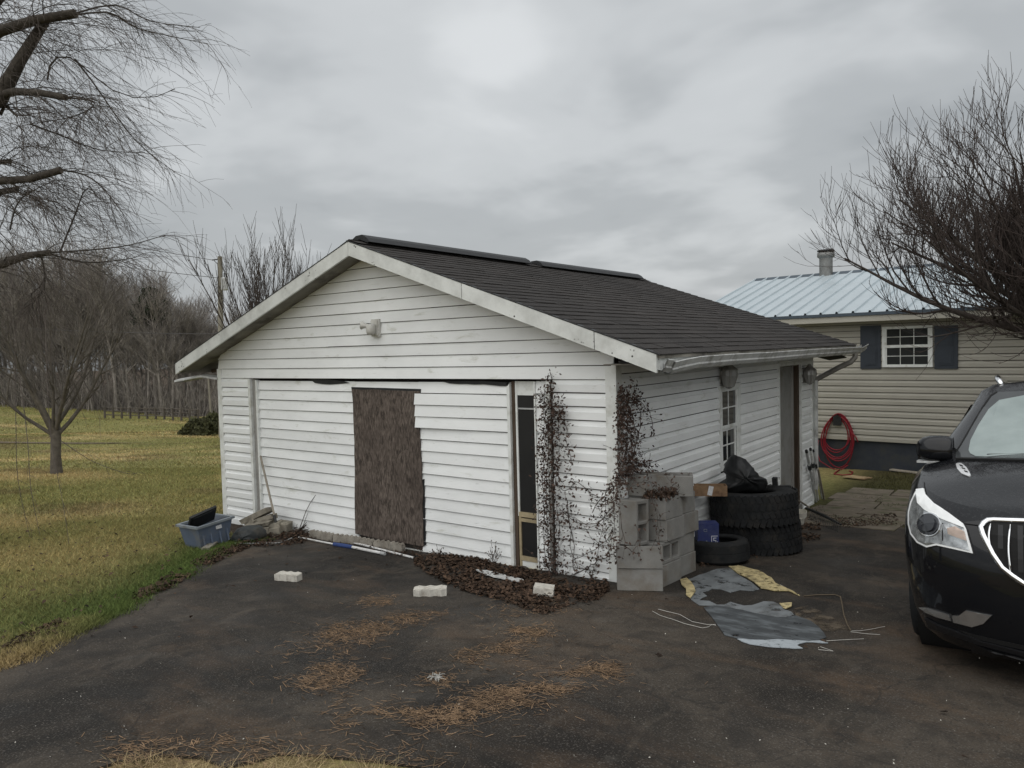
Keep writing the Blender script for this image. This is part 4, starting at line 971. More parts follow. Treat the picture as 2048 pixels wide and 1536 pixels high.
for s in (1, -1):
    hlo = bpy.data.objects.new('headlight', None); COL.objects.link(hlo); hlo.parent = car
    c0 = Vector(cmap(TB)(1875, 1045)[0]); 
    if s < 0: c0.x *= -1
    hlo.location = c0
    def lamp(name, outline, mat, thick, lift, step=12):
        v, f = patch(outline, cmap(TB, lift), step, thick)
        if s < 0: v = [(-a, b, c) for a, b, c in v]; f = [q[::-1] for q in f]
        mk(name, [(a - c0.x, b - c0.y, c - c0.z) for a, b, c in v], f, mat, hlo, local=True)
    lamp('bezel', offs(HL, 1.045), MT['car_black'], .003, .0008)
    lamp('chrome_edge', HL, MT['lamp_white'], .003, .004)
    lamp('reflector', offs(HL, .925), MT['lamp_body'], .002, .0075)
    lamp('upper_band', ZA([(322, 246), (408, 234), (432, 306), (530, 412), (700, 520), (862, 646), (885, 700), (760, 650), (640, 600), (520, 540), (420, 480), (345, 400), (325, 320)]), MT['lamp_white'], .006, .0095)
    lamp('amber_reflector', ZA([(690, 690), (780, 680), (890, 730), (915, 840), (800, 800), (700, 760)]), MT['amber'], .003, .010)
    lamp('divider', ZA([(628, 640), (640, 640), (640, 840), (628, 840)]), MT['car_black'], .002, .0095)
    circ = lambda r_: ZA([(480 + r_ * math.cos(a), 655 + r_ * math.sin(a)) for a in np.linspace(0, 2 * math.pi, 28, endpoint=False)])
    lamp('projector_ring', circ(136), MT['chrome'], .008, .010, 30)
    lamp('projector_housing', circ(120), MT['lens_dark'], .004, .0185, 30)
    lamp('projector_lens', circ(84), MT['lens_dark'], .010, .0225, 30)
# grille: chrome surround, dark mesh, bright vertical bars
fg = [cmap(TB, .004)(*q)[0] for q in ZA([(1900, 612), (1583, 605), (1400, 600), (1230, 592), (1160, 597), (1110, 630), (1076, 682), (1105, 760), (1140, 830), (1220, 990), (1330, 1150), (1450, 1245), (1583, 1335), (1760, 1400), (2000, 1450)])]
xs0 = [p for p in fg]
topz = xs0[0][2]; botz = xs0[-1][2]
gy = lambda x, z: TB.ray_cast(CM @ Vector((x, -2, z)), CM.to_3x3() @ Vector((0, 1, 0)))
def nose(x, z):
    h = gy(x, z); return (CMI @ h[0]).y if h[0] is not None else .05
half = [p for p in fg if p[0] < -.04]
full = half[::-1] + [(0, nose(0, botz) - .004, botz)][:0]
path = [(0, nose(0, half[0][2]) - .006, half[0][2])] + half + [(0, nose(0, half[-1][2] - .01) - .006, half[-1][2] - .01)]
path = path + [(-x, y, z) for x, y, z in path[-2:0:-1]] + [path[0]]
grl = bpy.data.objects.new('grille', None); COL.objects.link(grl); grl.parent = car; grl.location = (0, 0, .6)
pth = [(x, y - .008, z - .6) for x, y, z in path]
m_ = MB(); m_.tube(pth, .017, 8, cap=False); m_.build('chrome_surround', MT['chrome'], grl, True, local=True)
gp2 = [(x, z) for x, y, z in path[:-1]]
def gmap(u, v): return (u, nose(u, v) - .004, v - .6), (0, -1, 0)
v, f = patch(gp2, gmap, .06, .004); mk('mesh', v, f, MT['car_dark'], grl, local=True)
def zlim(x):
    zs = []
    for a, b in zip(gp2, gp2[1:] + gp2[:1]):
        if (a[0] - x) * (b[0] - x) <= 0 and abs(a[0] - b[0]) > 1e-6: zs.append(a[1] + (b[1] - a[1]) * (x - a[0]) / (b[0] - a[0]))
    return (min(zs), max(zs)) if len(zs) > 1 else None
bx0 = cmap(TB)(*ZA([(1200, 760)])[0])[0][0]; bx1 = cmap(TB)(*ZA([(1430, 760)])[0])[0][0]; stp = abs(bx1 - bx0)
k = 0; x = bx0
while x < -bx0 + .01:
    zl = zlim(x)
    if zl and zl[1] - zl[0] > .06:
        zz = np.linspace(zl[0] + .02, zl[1] - .02, 8)
        m_ = MB(); m_.tube([(x + .012 * math.sin((t - zl[0]) / (zl[1] - zl[0]) * math.pi) * (-1 if x < 0 else 1), nose(x, t) - .016, t - .6) for t in zz], .0055, 6); m_.build('grille_bar', MT['chrome'], grl, True, local=True)
        m_ = MB()
        m_.add([(x + .03, nose(x + .03, t) - .010, t - .6) for t in zz] + [(x + .055, nose(x + .055, t) - .010, t - .6) for t in zz], [(i, i + 8, i + 9, i + 1) for i in range(7)]); m_.build('grille_vane', MT['car_black'], grl, local=True)
    x += stp
mdl = MB(); cz = (topz + botz) / 2 + .05
mdl.lathe([(.075, -.012), (.085, 0), (.075, .012), (.065, 0)], (0, nose(0, cz) - .03, cz - .6), 28, True, Matrix.Rotation(R(90), 3, 'X'))
mdl.build('emblem_ring', MT['chrome'], grl, True, local=True)
# fog lamp trim, bumper creases, hood vent, wipers, lines
carpart('fog_trim', ZB([(355, 380), (450, 383), (700, 465), (735, 540), (560, 492), (440, 442)]), TB, MT['satin_trim'], .010)
carpart('fog_trim', ZB([(750, 475), (820, 478), (905, 415), (1205, 475), (1110, 570), (980, 610), (760, 555)]), TB, MT['satin_trim'], .010)
carpart('lower_grille', ZB([(800, 640), (1000, 700), (1300, 770), (1583, 830), (2600, 960), (2600, 1000), (1583, 880), (1300, 820), (1000, 745)]), TB, MT['car_dark'], .002, .002, 20)
carpart('splitter', ZB([(430, 500), (560, 570), (780, 650), (1080, 770), (1583, 900), (2600, 1080), (2600, 1120), (1583, 945), (1080, 815), (700, 690), (480, 620)]), TB, MT['car_black'], .014, .002, 20)
carpart('skid_strip', ZB([(640, 790), (980, 890), (1583, 1060), (2600, 1240), (2600, 1270), (1583, 1088), (980, 915), (640, 810)]), TB, MT['car_black'], .012, .002, 20)
carpart('hood_vent', ZCc([(643, 1325), (665, 1312), (720, 1312), (790, 1370), (835, 1440), (852, 1482), (825, 1497), (720, 1455), (660, 1385)]), TB, MT['bright_trim'], .007, .001, 8)
for sx_, sy_ in ((690, 1335), (722, 1375), (757, 1418)):
    carpart('hood_vent_slot', ZCc([(sx_, sy_), (sx_ + 45, sy_ + 12), (sx_ + 60, sy_ + 30), (sx_ + 14, sy_ + 18)]), TB, MT['car_dark'], .002, .0085, 6)
carpart('windscreen_frame', ZCc([(645, 1235), (640, 1150), (700, 1055), (800, 880), (900, 705), (1020, 510), (1130, 360), (1220, 315), (1592, 300), (2200, 285), (2900, 300), (2900, 1290), (2200, 1275), (1592, 1262)]), TR, MT['frit'], .003, .002, 30)
carpart('windscreen', ZCc([(822, 1130), (850, 990), (955, 785), (1100, 560), (1250, 430), (1592, 365), (2200, 345), (2900, 360), (2900, 1240), (2200, 1235), (1592, 1225), (920, 1215), (845, 1175)]), TR, MT['fogged'], .003, .0055, 30)
carpart('cowl_panel', ZCc([(640, 1238), (1592, 1258), (2200, 1280), (2900, 1300), (2900, 1325), (2200, 1305), (1592, 1280), (640, 1255)]), TB, MT['car_dark'], .012, .0, 30)
carpart('pillar_seal', ZCc([(640, 1150), (700, 1055), (800, 880), (900, 705), (1020, 510), (1130, 355), (1220, 305), (1225, 318), (1140, 372), (1032, 522), (912, 715), (812, 892), (712, 1064), (654, 1152)]), TR, MT['car_dark'], .006, .002, 14)
carpart('hood_seam', ZA([(412, 150), (418, 230), (432, 300), (530, 408), (705, 514), (880, 632), (1050, 655), (1050, 662), (876, 640), (700, 520), (524, 413), (424, 304), (408, 232), (402, 150)]), TB, MT['car_dark'], .0015, .0035, 14)
# door mirrors
def mirror(s):
    mo = bpy.data.objects.new('door_mirror', None); COL.objects.link(mo); mo.parent = car
    c = Vector(CMI @ Vector(PD(1874, 899, 5.46))); c.x = abs(c.x) * s; mo.location = c
    m_ = MB(); V = []; F = []; nn = 12; prof = [(-.128, .30), (-.118, .62), (-.085, .86), (-.04, .98), (.02, 1.0), (.075, .96), (.105, .90)]
    for u, sc in prof:
        for k in range(nn):
            a = 2 * math.pi * k / nn; cy, cz_ = math.cos(a), math.sin(a)
            V.append((u * s * -1 if False else u * (1 if s < 0 else -1), .095 * sc * (abs(cy) ** .7) * (1 if cy > 0 else -1) - .02, (.105 if cz_ > 0 else .085) * sc * (abs(cz_) ** .75) * (1 if cz_ > 0 else -1) + .008 * (sc - 1)))
    for i in range(len(prof) - 1):
        for k in range(nn): F.append((i * nn + k, i * nn + (k + 1) % nn, (i + 1) * nn + (k + 1) % nn, (i + 1) * nn + k))
    F += [tuple(range(nn)), tuple(reversed(range((len(prof) - 1) * nn, len(prof) * nn)))]
    m_.add(V, F); sh_ = m_.build('housing', MT['paint'], mo, True, local=True)
    q = 1 if s < 0 else -1
    m_ = MB(); m_.box((-.03 * q, -.01, -.088), (.19, .13, .016)); m_.build('indicator_strip', MT['galv'], mo, local=True)
    m_ = MB(); m_.tube([(.02 * q, .0, -.08), (.075 * q, .02, -.15), (.10 * q, .03, -.185), (.16 * q, .05, -.22)], [.022, .02, .02, .028], 8); m_.build('arm', MT['car_black'], mo, True, local=True)
    m_ = MB(); m_.box((-.01 * q, .078, .008), (.20, .006, .12)); m_.build('mirror_glass', MT['chrome'], mo, local=True)
mirror(-1); mirror(1)
# roof rails, side glass, wipers, steering wheel and seats behind the fogged glass
for s in (-1, 1):
    m_ = MB(); m_.tube([(s * .50, 2.30, 1.755), (s * .525, 2.45, 1.80), (s * .54, 2.75, 1.825), (s * .545, 3.6, 1.828), (s * .53, 4.4, 1.805), (s * .51, 4.6, 1.75)], [.018, .024, .022, .022, .022, .018], 8); m_.build('roof_rail', MT['chrome'], car, True, local=True)
    m_ = MB(); rr2 = []
    for t in (.12, .80):
        for y in (1.75 + .75 * t, 2.5, 3.4, 4.3):
            w_ = .905 - .245 * t; z_ = shz(.9, y) * (1 - t) + 1.70 * t; rr2.append((s * (w_ + .006), y, z_))
    m_.add(rr2, [(i, i + 1, i + 5, i + 4) for i in range(3)]); m_.build('side_window', MT['tint'], car, local=True)
for x0 in (-.55, .05):
    pts = []
    for t in (0, .5, 1):
        x = x0 + .55 * t; h = TR.ray_cast(CM @ Vector((x, -1, 1.245 + .03 * t)), CM.to_3x3() @ Vector((0, 1, 0)))
        if h[0] is not None: pts.append(CMI @ h[0] + Vector((0, -.012, 0)))
    if len(pts) > 1: m_ = MB(); m_.tube(pts, .007, 5); m_.build('wiper', MT['car_black'], car, local=True)
m_ = MB(); m_.lathe([(.175, -.012), (.187, 0), (.175, .012), (.163, 0)], (.38, 1.95, 1.12), 24, True, Matrix.Rotation(R(65), 3, 'X')); m_.box((.38, 1.96, 1.12), (.34, .03, .05)); m_.build('steering_wheel', MT['car_black'], car, local=True)
for x in (-.38, .38):
    m_ = MB(); m_.box((x, 2.75, 1.05), (.48, .16, .65), Matrix.Rotation(R(-14), 3, 'X'), .85); m_.box((x, 2.86, 1.46), (.26, .10, .18)); m_.box((x, 2.45, .75), (.50, .55, .16)); m_.build('seat', MT['pot'], car, local=True)
m_ = MB(); m_.bb(-.78, .78, 1.35, 1.85, .90, 1.14); m_.build('dashboard', MT['car_black'], car, local=True)
m_ = MB(); m_.box((-.26, CLEN + .0, .55), (.30, .02, .16)); m_.build('number_plate', MT['white_plastic'], car, local=True)
for s in (-1, 1):
    m_ = MB(); m_.box((s * .78, CLEN - .13, .98), (.30, .14, .20), Matrix.Rotation(R(-25) * s, 3, 'Z')); m_.build('tail_light', MT['hose'], car, local=True)

# ------------------------------------------------------------------ concrete blocks at the corner
def block_mesh():
    L_, D_, H_ = .39, .19, .192; m_ = MB(); t = .032
    xs_ = [-L_ / 2, -L_ / 2 + t, -.015, .015, L_ / 2 - t, L_ / 2]; ys2 = [-D_ / 2, -D_ / 2 + t, D_ / 2 - t, D_ / 2]
    bm = bmesh.new(); V = {}
    def vv_(i, j, k):
        if (i, j, k) not in V: V[(i, j, k)] = bm.verts.new((xs_[i], ys2[j], (-.5 + k) * H_))
        return V[(i, j, k)]
    hole = {(1, 1), (3, 1)}
    for i in range(5):
        for j in range(3):
            if (i, j) in hole:
                for (a, b), (c, d_) in (((i, j), (i + 1, j)), ((i + 1, j), (i + 1, j + 1)), ((i + 1, j + 1), (i, j + 1)), ((i, j + 1), (i, j))):
                    bm.faces.new((vv_(a, b, 0), vv_(a, b, 1), vv_(c, d_, 1), vv_(c, d_, 0)))
            else:
                bm.faces.new((vv_(i, j, 1), vv_(i + 1, j, 1), vv_(i + 1, j + 1, 1), vv_(i, j + 1, 1))); bm.faces.new((vv_(i, j + 1, 0), vv_(i + 1, j + 1, 0), vv_(i + 1, j, 0), vv_(i, j, 0)))
    for i in range(5):
        for j, fl_ in ((0, 0), (3, 1)):
            q = (vv_(i, j, 0), vv_(i + 1, j, 0), vv_(i + 1, j, 1), vv_(i, j, 1)); bm.faces.new(q if not fl_ else q[::-1])
    for j in range(3):
        for i, fl_ in ((0, 1), (5, 0)):
            q = (vv_(i, j, 0), vv_(i, j + 1, 0), vv_(i, j + 1, 1), vv_(i, j, 1)); bm.faces.new(q if not fl_ else q[::-1])
    bmesh.ops.recalc_face_normals(bm, faces=bm.faces)
    eg = [e_ for e_ in bm.edges if e_.calc_face_angle(0) > .5]
    bmesh.ops.bevel(bm, geom=eg, offset=.005, segments=1, affect='EDGES', clamp_overlap=True)
    me = bpy.data.meshes.new('concrete_block'); bm.to_mesh(me); bm.free(); me.materials.append(MT['concrete']); return me
BM_ = block_mesh()
bz = float(tz(.25, .1)) + .014
def block(x, y, z, rz, rx=0, ry=0, label=''):
    o = bpy.data.objects.new('concrete_block', BM_); COL.objects.link(o)
    tilt = Vector((0, 0, 1)).rotation_difference(NRM).to_matrix()
    o.matrix_world = Matrix.Translation((x, y, z)) @ (tilt @ Matrix.Rotation(R(rz), 3, 'Z') @ Matrix.Rotation(R(ry), 3, 'Y') @ Matrix.Rotation(R(rx), 3, 'X')).to_4x4()
    return tag(o, label, 'block', 'concrete blocks stacked at the corner')
H = .1945
def gz2(x, y): return float(tz(x, y)) + .014
ROW = ('bottom', 'second', 'third', 'fourth')
# front blocks, turned towards the driveway; side runs back along the wall
for r_ in (0, 1):
    block(.262, -.105, gz2(.26, -.1) + H * (r_ + .5), 30 + r_ * 2, label='grey concrete block turned towards the driveway in the %s row of the corner stack' % ROW[r_])
for r_ in range(4):
    for k, yy in enumerate((.235, .632)):
        xx = .325 - .03 * k - .012 * (r_ % 2)
        if r_ >= 2: yy += .08
        if r_ == 3 and k == 1: yy -= .05
        if r_ == 1 and k == 0: block(xx + .0, yy, gz2(xx, yy) + H * (r_ + .5), 90, rx=90, label='grey concrete block laid with its hollow cores facing sideways'); continue
        block(xx, yy, gz2(xx, yy) + H * (r_ + .5), 90 + rnd.uniform(-2, 2), label='grey concrete block in the %s row of the corner stack, %s' % (ROW[r_], ('behind the front block', 'nearest the tyres')[k]))
block(.200, -.075, gz2(.2, 0) + H * 2 + .197, -8, ry=90, rx=0, label='grey concrete block standing on end in the corner stack')
for r_ in range(4): block(.118, .36, gz2(.12, .3) + H * (r_ + .5), 90, label='grey concrete block against the siding in the %s row of the corner stack' % ROW[r_])
block(.13, .34, gz2(.1, .3) + H * 4.5, 86, label='grey concrete block topping the corner stack beneath the vine')
block(.30, .50, gz2(.3, .6) + H * 4.5, 25, label='tilted concrete block on top of the corner stack', rx=6)

# ------------------------------------------------------------------ tyres
def tyre_mesh(R_, Rin, Wd, nlug, lug, name):
    m_ = MB(); h = Wd / 2
    m_.lathe([(Rin, -h * .82), (Rin + .02, -h * .95), ((R_ + Rin) / 2, -h), (R_ - .045, -h * .97), (R_ - .012, -h * .86), (R_ - lug * .5, -h * .6), (R_ - lug * .5, h * .6), (R_ - .012, h * .86), (R_ - .045, h * .97), ((R_ + Rin) / 2, h), (Rin + .02, h * .95), (Rin, h * .82), (Rin + .025, h * .6), (R_ - .05, h * .5), (R_ - .05, -h * .5), (Rin + .025, -h * .6)], (0, 0, 0), 48, True)
    body_ = (m_.v, m_.f); t_ = MB()
    rows = ((-.74, .30), (-.25, .26), (.25, .26), (.74, .30)) if lug > .005 else ()
    for j, (zz, hh) in enumerate(rows):
        for k in range(nlug):
            a = 2 * math.pi * (k + .5 * (j % 2)) / nlug; rt_ = Matrix.Rotation(a, 3, 'Z')
            t_.box(rt_ @ Vector((R_ - lug * .3, 0, zz * h)), (lug * 1.6, 2 * math.pi * R_ / nlug * .78, hh * h * 1.55), rt_ @ Matrix.Rotation(R(22 if j % 2 else -22), 3, 'X'))
    if lug <= .005:
        for zz in (-.55, -.2, .2, .55): t_.lathe([(R_ + .002, zz * h - .022), (R_ + .005, zz * h - .018), (R_ + .005, zz * h + .018), (R_ + .002, zz * h + .022)], (0, 0, 0), 48)
    return body_, (t_.v, t_.f)
def tyre(loc, R_, Rin, Wd, nlug, lug, label, tilt=(0, 0)):
    o = empty('tyre', loc, label, 'tyre'); o.rotation_euler = (math.atan(-.072) + tilt[0], math.atan(-.03) + tilt[1], rnd.uniform(0, 1)); o.location = Vector(loc) + NRM * Wd / 2
    b_, t_ = tyre_mesh(R_, Rin, Wd, nlug, lug, 'x')
    mk('carcass', b_[0], b_[1], MT['tyre'], o, local=True, smooth=True); mk('tread', t_[0], t_[1], MT['tyre'], o, local=True); return o
tx, ty = .50, 2.24
tzz = gz2(tx, ty)
tyre((tx + .03, ty + .03, tzz), .44, .23, .315, 44, .0055, 'large mud tyre at the bottom of the two tyre stack')
tyre((tx - .015, ty - .01, tzz + .315), .465, .23, .345, 44, .0058, 'large chunky mud tyre lying on top of another mud tyre', (.01, .01))
sx2, sy2 = .395, 1.42
tyre((sx2, sy2, gz2(sx2, sy2)), .30, .185, .23, 30, .004, 'worn car tyre lying flat with a blue carton inside')
ctop = tzz + .66
# blue carton in the small tyre
q = Vector((.30, 1.33, gz2(.3, 1.33) + .06)); bxm = Matrix.Rotation(R(34), 3, 'Z')
bo = empty('blue_carton', q, 'blue printed cardboard carton standing inside the small tyre', 'box')
m_ = MB(); m_.box(q + Vector((0, 0, .17)), (.215, .16, .34), bxm); m_.build('carton', MT['blue_box'], bo)
def on_box(name, u0, u1, z0, z1, side, mat):
    m_ = MB(); s_ = -.0815 if side == 'f' else .109
    if side == 'f': m_.box(q + bxm @ Vector(((u0 + u1) / 2, s_, 0)) + Vector((0, 0, (z0 + z1) / 2)), (u1 - u0, .002, z1 - z0), bxm)
    else: m_.box(q + bxm @ Vector((s_, (u0 + u1) / 2, 0)) + Vector((0, 0, (z0 + z1) / 2)), (.002, u1 - u0, z1 - z0), bxm)
    return m_
# logo on the right part of the front: a white square outline with a bent S stroke, a faint label and blotches
for (a, b, c, d_) in ((.030, .094, .212, .219), (.030, .094, .128, .135), (.030, .036, .135, .212), (.088, .094, .135, .160), (.050, .080, .192, .199), (.050, .057, .172, .192), (.050, .078, .166, .173), (.072, .079, .150, .167), (.046, .076, .146, .152)): on_box('x', a, b, c, d_, 'f', 0).build('printed_logo', MT['white_print'], bo)
for (a, b, c, d_) in ((-.045, -.012, .262, .266), (-.045, -.012, .285, .289), (-.045, -.041, .266, .285), (-.016, -.012, .266, .285), (-.04, -.028, .095, .15), (-.024, -.012, .10, .17)): on_box('x', a, b, c, d_, 'f', 0).build('printed_label', MT['tote_rim'], bo)
# torn cardboard box and black cover on the tyres
c0 = Vector(PD(1415, 985, 7.95)); c0.z = ctop + .0
cb_ = empty('cardboard_box', c0, 'torn brown cardboard box lying on the tyres against the wall', 'box')
rb = Matrix.Rotation(R(28), 3, 'Z')
for nm, c_, s_, ro in (('panel', (0.02, 0, .055), (.36, .012, .11), 0), ('panel', (.02, .14, .055), (.36, .012, .11), 0), ('panel', (.20, .07, .055), (.012, .14, .11), 0), ('base', (.02, .07, .004), (.36, .15, .008), 0), ('flap', (-.20, .05, .05), (.11, .012, .10), 35), ('flap', (-.19, .10, -.02), (.10, .09, .008), 0)):
    m_ = MB(); m_.box(c0 + rb @ Vector(c_), s_, rb @ Matrix.Rotation(R(ro), 3, 'Z')); m_.build(nm, MT['cardboard'], cb_)
m_ = MB(); m_.box(c0 + rb @ Vector((.03, -.008, .06)), (.05, .004, .10), rb @ Matrix.Rotation(R(12), 3, 'Y')); m_.build('label', MT['paper'], cb_)
def drape(name, outline_px, depth, thick, mat, label, cat, folds=.025, seed=1):
    """a crumpled cloth-like lump: the traced outline inflated to a real, closed, folded volume"""
    base_c = Vector(PD(sum(p[0] for p in outline_px) / len(outline_px), sum(p[1] for p in outline_px) / len(outline_px), depth))
    pts = [Vector(PD(u, v, depth)) for u, v in outline_px]; ctr = sum(pts, Vector()) / len(pts); fw = Vector(FW)
    V = []; F = []; n = len(pts); K2 = 9
    for s, lab in ((1, 0), (-1, 1)):
        for k in range(K2):
            t = k / (K2 - 1); rr = math.cos(t * math.pi / 2); dd = math.sin(t * math.pi / 2)
            for i, p_ in enumerate(pts):
                w = ctr + (p_ - ctr) * max(rr, .02) - fw * (s * thick * dd)
                a = vnoise(np.array(i * 1.7 + k * .9), np.array(k * 1.3 + seed * 7. + (0 if s > 0 else 50)), 1.6, seed); w += (p_ - ctr).normalized() * float(a - .5) * folds * 2 * (0 < k) - fw * s * float(a - .5) * folds * 3 * (0 < k)
                V.append(tuple(w))
        b0 = lab * K2 * n
        for k in range(K2 - 1):
            for i in range(n):
                q_ = (b0 + k * n + i, b0 + k * n + (i + 1) % n, b0 + (k + 1) * n + (i + 1) % n, b0 + (k + 1) * n + i); F.append(q_ if s < 0 else q_[::-1])
    o = mk(name, V, F, mat, None, smooth=True)
    return tag(o, label, cat)
def densify(poly, m=3):
    out = []
    for i, a in enumerate(poly):
        b = poly[(i + 1) % len(poly)]
        for k in range(m): t = k / m; out.append((a[0] + (b[0] - a[0]) * t, a[1] + (b[1] - a[1]) * t))
    return out
def ZD(pts): return [(1360 + x / 6.4, 890 + y / 6.4) for x, y in pts]
drape('black_cover', densify(ZD([(690, 125), (770, 150), (860, 220), (940, 310), (1000, 390), (1100, 430), (1125, 500), (1080, 570), (1000, 605), (800, 610), (600, 610), (460, 590), (500, 520), (600, 470), (615, 390), (560, 320), (590, 250), (640, 160)]), 2), 8.25, .20, MT['black_plastic'], 'crumpled black plastic cover draped over the top tyre', 'cover', .02, 3)
m_ = MB(); p_ = Vector(PD(1550, 968, 8.35)); m_.box(p_ + Vector((0, 0, .02)), (.05, .05, .11), Matrix.Rotation(R(10), 3, 'X')); m_.box(p_ + Vector((.06, .04, -.035)), (.20, .06, .03), Matrix.Rotation(R(40), 3, 'Z')); m_.box(p_ + Vector((-.03, .0, -.04)), (.09, .07, .05))
tag(m_.build('hand_tool', MT['black_trim']), 'small black clamp tool lying on the upper tyre by the door', 'tool')
# ------------------------------------------------------------------ rake, white pots, metal legs by the door
def gp(px, py, h=0.0): p_ = G(px, py); return Vector((p_[0], p_[1], p_[2] + h + .014))
rk = empty('leaf_rake', gp(1650, 1045), 'dark leaf rake lying tines down beside the garage side door', 'rake')
a_, b_ = gp(1576, 1008, .16), gp(1618, 1030, .10)
m_ = MB(); m_.tube([a_ + (a_ - b_) * .9, a_, b_], .013, 8); m_.build('handle', MT['pole_wood'], rk)
c_, d_ = gp(1612, 1030, .09), gp(1682, 1056, .03)
m_ = MB(); m_.tube([c_, c_.lerp(d_, .5) + Vector((0, 0, .012)), d_], [.016, .024, .014], 8); m_.build('head', MT['black_trim'], rk)
for k in range(17):
    t = .18 + .78 * k / 16; s_ = c_.lerp(d_, t); e_ = gp(1612 + 72 * t - 6, 1030 + 27 * t + 10, .004)
    m_ = MB(); m_.tube([s_, s_.lerp(e_, .6) + Vector((0, 0, .012)), e_], .004, 4); m_.build('tine', MT['black_trim'], rk)
p_ = gp(1594, 1050); m_ = MB(); m_.lathe([(.0, .0), (.085, .0), (.10, .085), (.108, .085), (.108, .10), (.095, .10), (.08, .01), (.0, .01)], p_, 18)
tag(m_.build('plant_pot', MT['pot'], smooth=False), 'dirty white plastic pot on the ground behind the tyres', 'pot')
p2_ = p_ + Vector((.03, .02, .085)); m_ = MB(); m_.lathe([(.0, .0), (.075, .0), (.09, .09), (.096, .09), (.09, .02), (.0, .02)], p2_, 18, rot=Matrix.Rotation(R(8), 3, 'X'))
tag(m_.build('plant_pot', MT['pot']), 'small white pot nested in the larger white pot', 'pot')
specs_ = [((1613, 903), (1632, 1005), .020, MT['galv'], 'dull grey metal leg leaning nearest the garage side door'), ((1621, 899), (1636, 1001), .017, MT['white_pole'], 'bright white metal leg in the bundle at the rear corner'), ((1627, 902), (1644, 998), .014, MT['galv'], 'thin grey metal leg at the outside of the bundle')]
for (u, v, rad, mt, lb) in specs_:
    top = HX(u[0], u[1], .10); bot = gp(v[0], v[1]); 
    m_ = MB(); m_.tube([bot, bot.lerp(Vector(top), .5), Vector(top)], rad, 8); lg = m_.build('metal_leg', mt); tag(lg, lb, 'pole', 'metal legs leaning at the rear corner')
    m_ = MB(); m_.tube([bot.lerp(Vector(top), .66), bot.lerp(Vector(top), .74)], rad * 1.5, 8); m_.build('clamp', MT['grey_cover'], lg)
    m_ = MB(); m_.tube([bot.lerp(Vector(top), .985), bot.lerp(Vector(top), 1.02)], rad * 1.15, 8); m_.build('end_cap', MT['black_trim'], lg)
m_ = MB(); m_.tube([gp(1648, 1000), Vector(HX(1636, 938, .22))], .016, 6); tag(m_.build('wooden_stake', MT['pole_wood']), 'short weathered wooden stake leaning by the metal legs', 'stake')
# paving slabs behind the garage
pv = empty('paving', (.9, 6.2, -.45)); tag(pv, kind='structure')
r2 = random.Random(4)
for i in range(3):
    for j in range(6):
        x0 = .12 + i * .72 + (0.1 if j % 2 else 0); y0 = 4.35 + j * .66
        if (i == 2 and j < 1) or (i == 2 and j > 3): continue
        pts = []
        for (u, v) in ((.01, .01), (.70, .01), (.70, .64), (.01, .64)):
            x = x0 + u + r2.uniform(-.02, .02); y = y0 + v + r2.uniform(-.02, .02) - .1 * u; pts.append((x, y, float(tz(x, y)) + .022 + r2.uniform(-.004, .006)))
        m_ = MB(); m_.prism([(a, b, c - .05) for a, b, c in pts], (0, 0, .05)); m_.build('paving_slab', MT['slab'], pv)
# red hose coiled on the house wall
hs_ = empty('garden_hose', HW(1675, 935, .08), 'red garden hose coiled on a hanger on the tan house wall', 'hose')
m_ = MB(); loops = [(1672, 833, 905, 26), (1675, 829, 915, 30), (1677, 827, 922, 33), (1674, 831, 900, 28), (1678, 828, 935, 30), (1674, 832, 918, 34)]
for k, (cx, t_, b_, w_) in enumerate(loops):
    pts = []
    for i in range(33):
        a = 2 * math.pi * i / 32; sx_ = math.sin(a); cy = (t_ + b_) / 2 - (b_ - t_) / 2 * math.cos(a)
        wf = 1 - .30 * (math.cos(a) * .5 + .5) ** 2
        pts.append(HW(cx + w_ * wf * sx_ * 1.0, cy, .05 + .022 * (k % 3) + .01 * math.sin(a * 2 + k)))
    m_.tube(pts, .0125, 6, cap=False)
m_.build('coil', MT['hose'], hs_, True)
m_ = MB(); m_.tube([HW(1700, 860, .1), HW(1712, 875, .1), HW(1716, 884, .1)], .012, 6); m_.build('hose_end', MT['hose'], hs_, True)
m_ = MB(); m_.tube([HW(1637, 880, .08), HW(1634, 905, .1), HW(1640, 922, .13), HW(1662, 936, .15), HW(1680, 941, .18), HW(1696, 930, .1)], .012, 6)
gpts = [G(u, v) for u, v in ((1680, 941), (1672, 946), (1668, 950), (1685, 952), (1702, 951), (1706, 946), (1698, 944))]
m_.tube([(a[0], a[1], a[2] + .02) for a in gpts], .012, 6); m_.build('trailing_end', MT['hose'], hs_, True)
m_ = MB(); c_ = HW(1675, 832, .06); m_.box(c_, (.05, .12, .05)); m_.box(c_ + np.array([0, -.03, -.1]), (.16, .03, .2)); m_.build('hanger', MT['black_trim'], hs_)
m_ = MB(); c_ = HW(1637, 882, .03); m_.tube([c_, c_ + hn * .07, c_ + hn * .09 - np.array([0, 0, .05])], .014, 6); m_.build('tap', MT['galv'], hs_)
p_ = gp(1715, 957, .01); m_ = MB(); m_.box(p_, (.42, .40, .02), Matrix.Rotation(R(-12), 3, 'Z') @ Matrix.Rotation(R(-4), 3, 'X')); tag(m_.build('plywood_square', MT['plywood']), 'weathered plywood square lying on the grass below the red hose', 'board')
p_ = gp(1812, 946, .02); m_ = MB(); m_.box(p_, (.62, .12, .025), Matrix.Rotation(R(-20), 3, 'Z')); tag(m_.build('scrap_plank', MT['pale_wood']), 'pale scrap plank lying along the dark house foundation', 'plank')
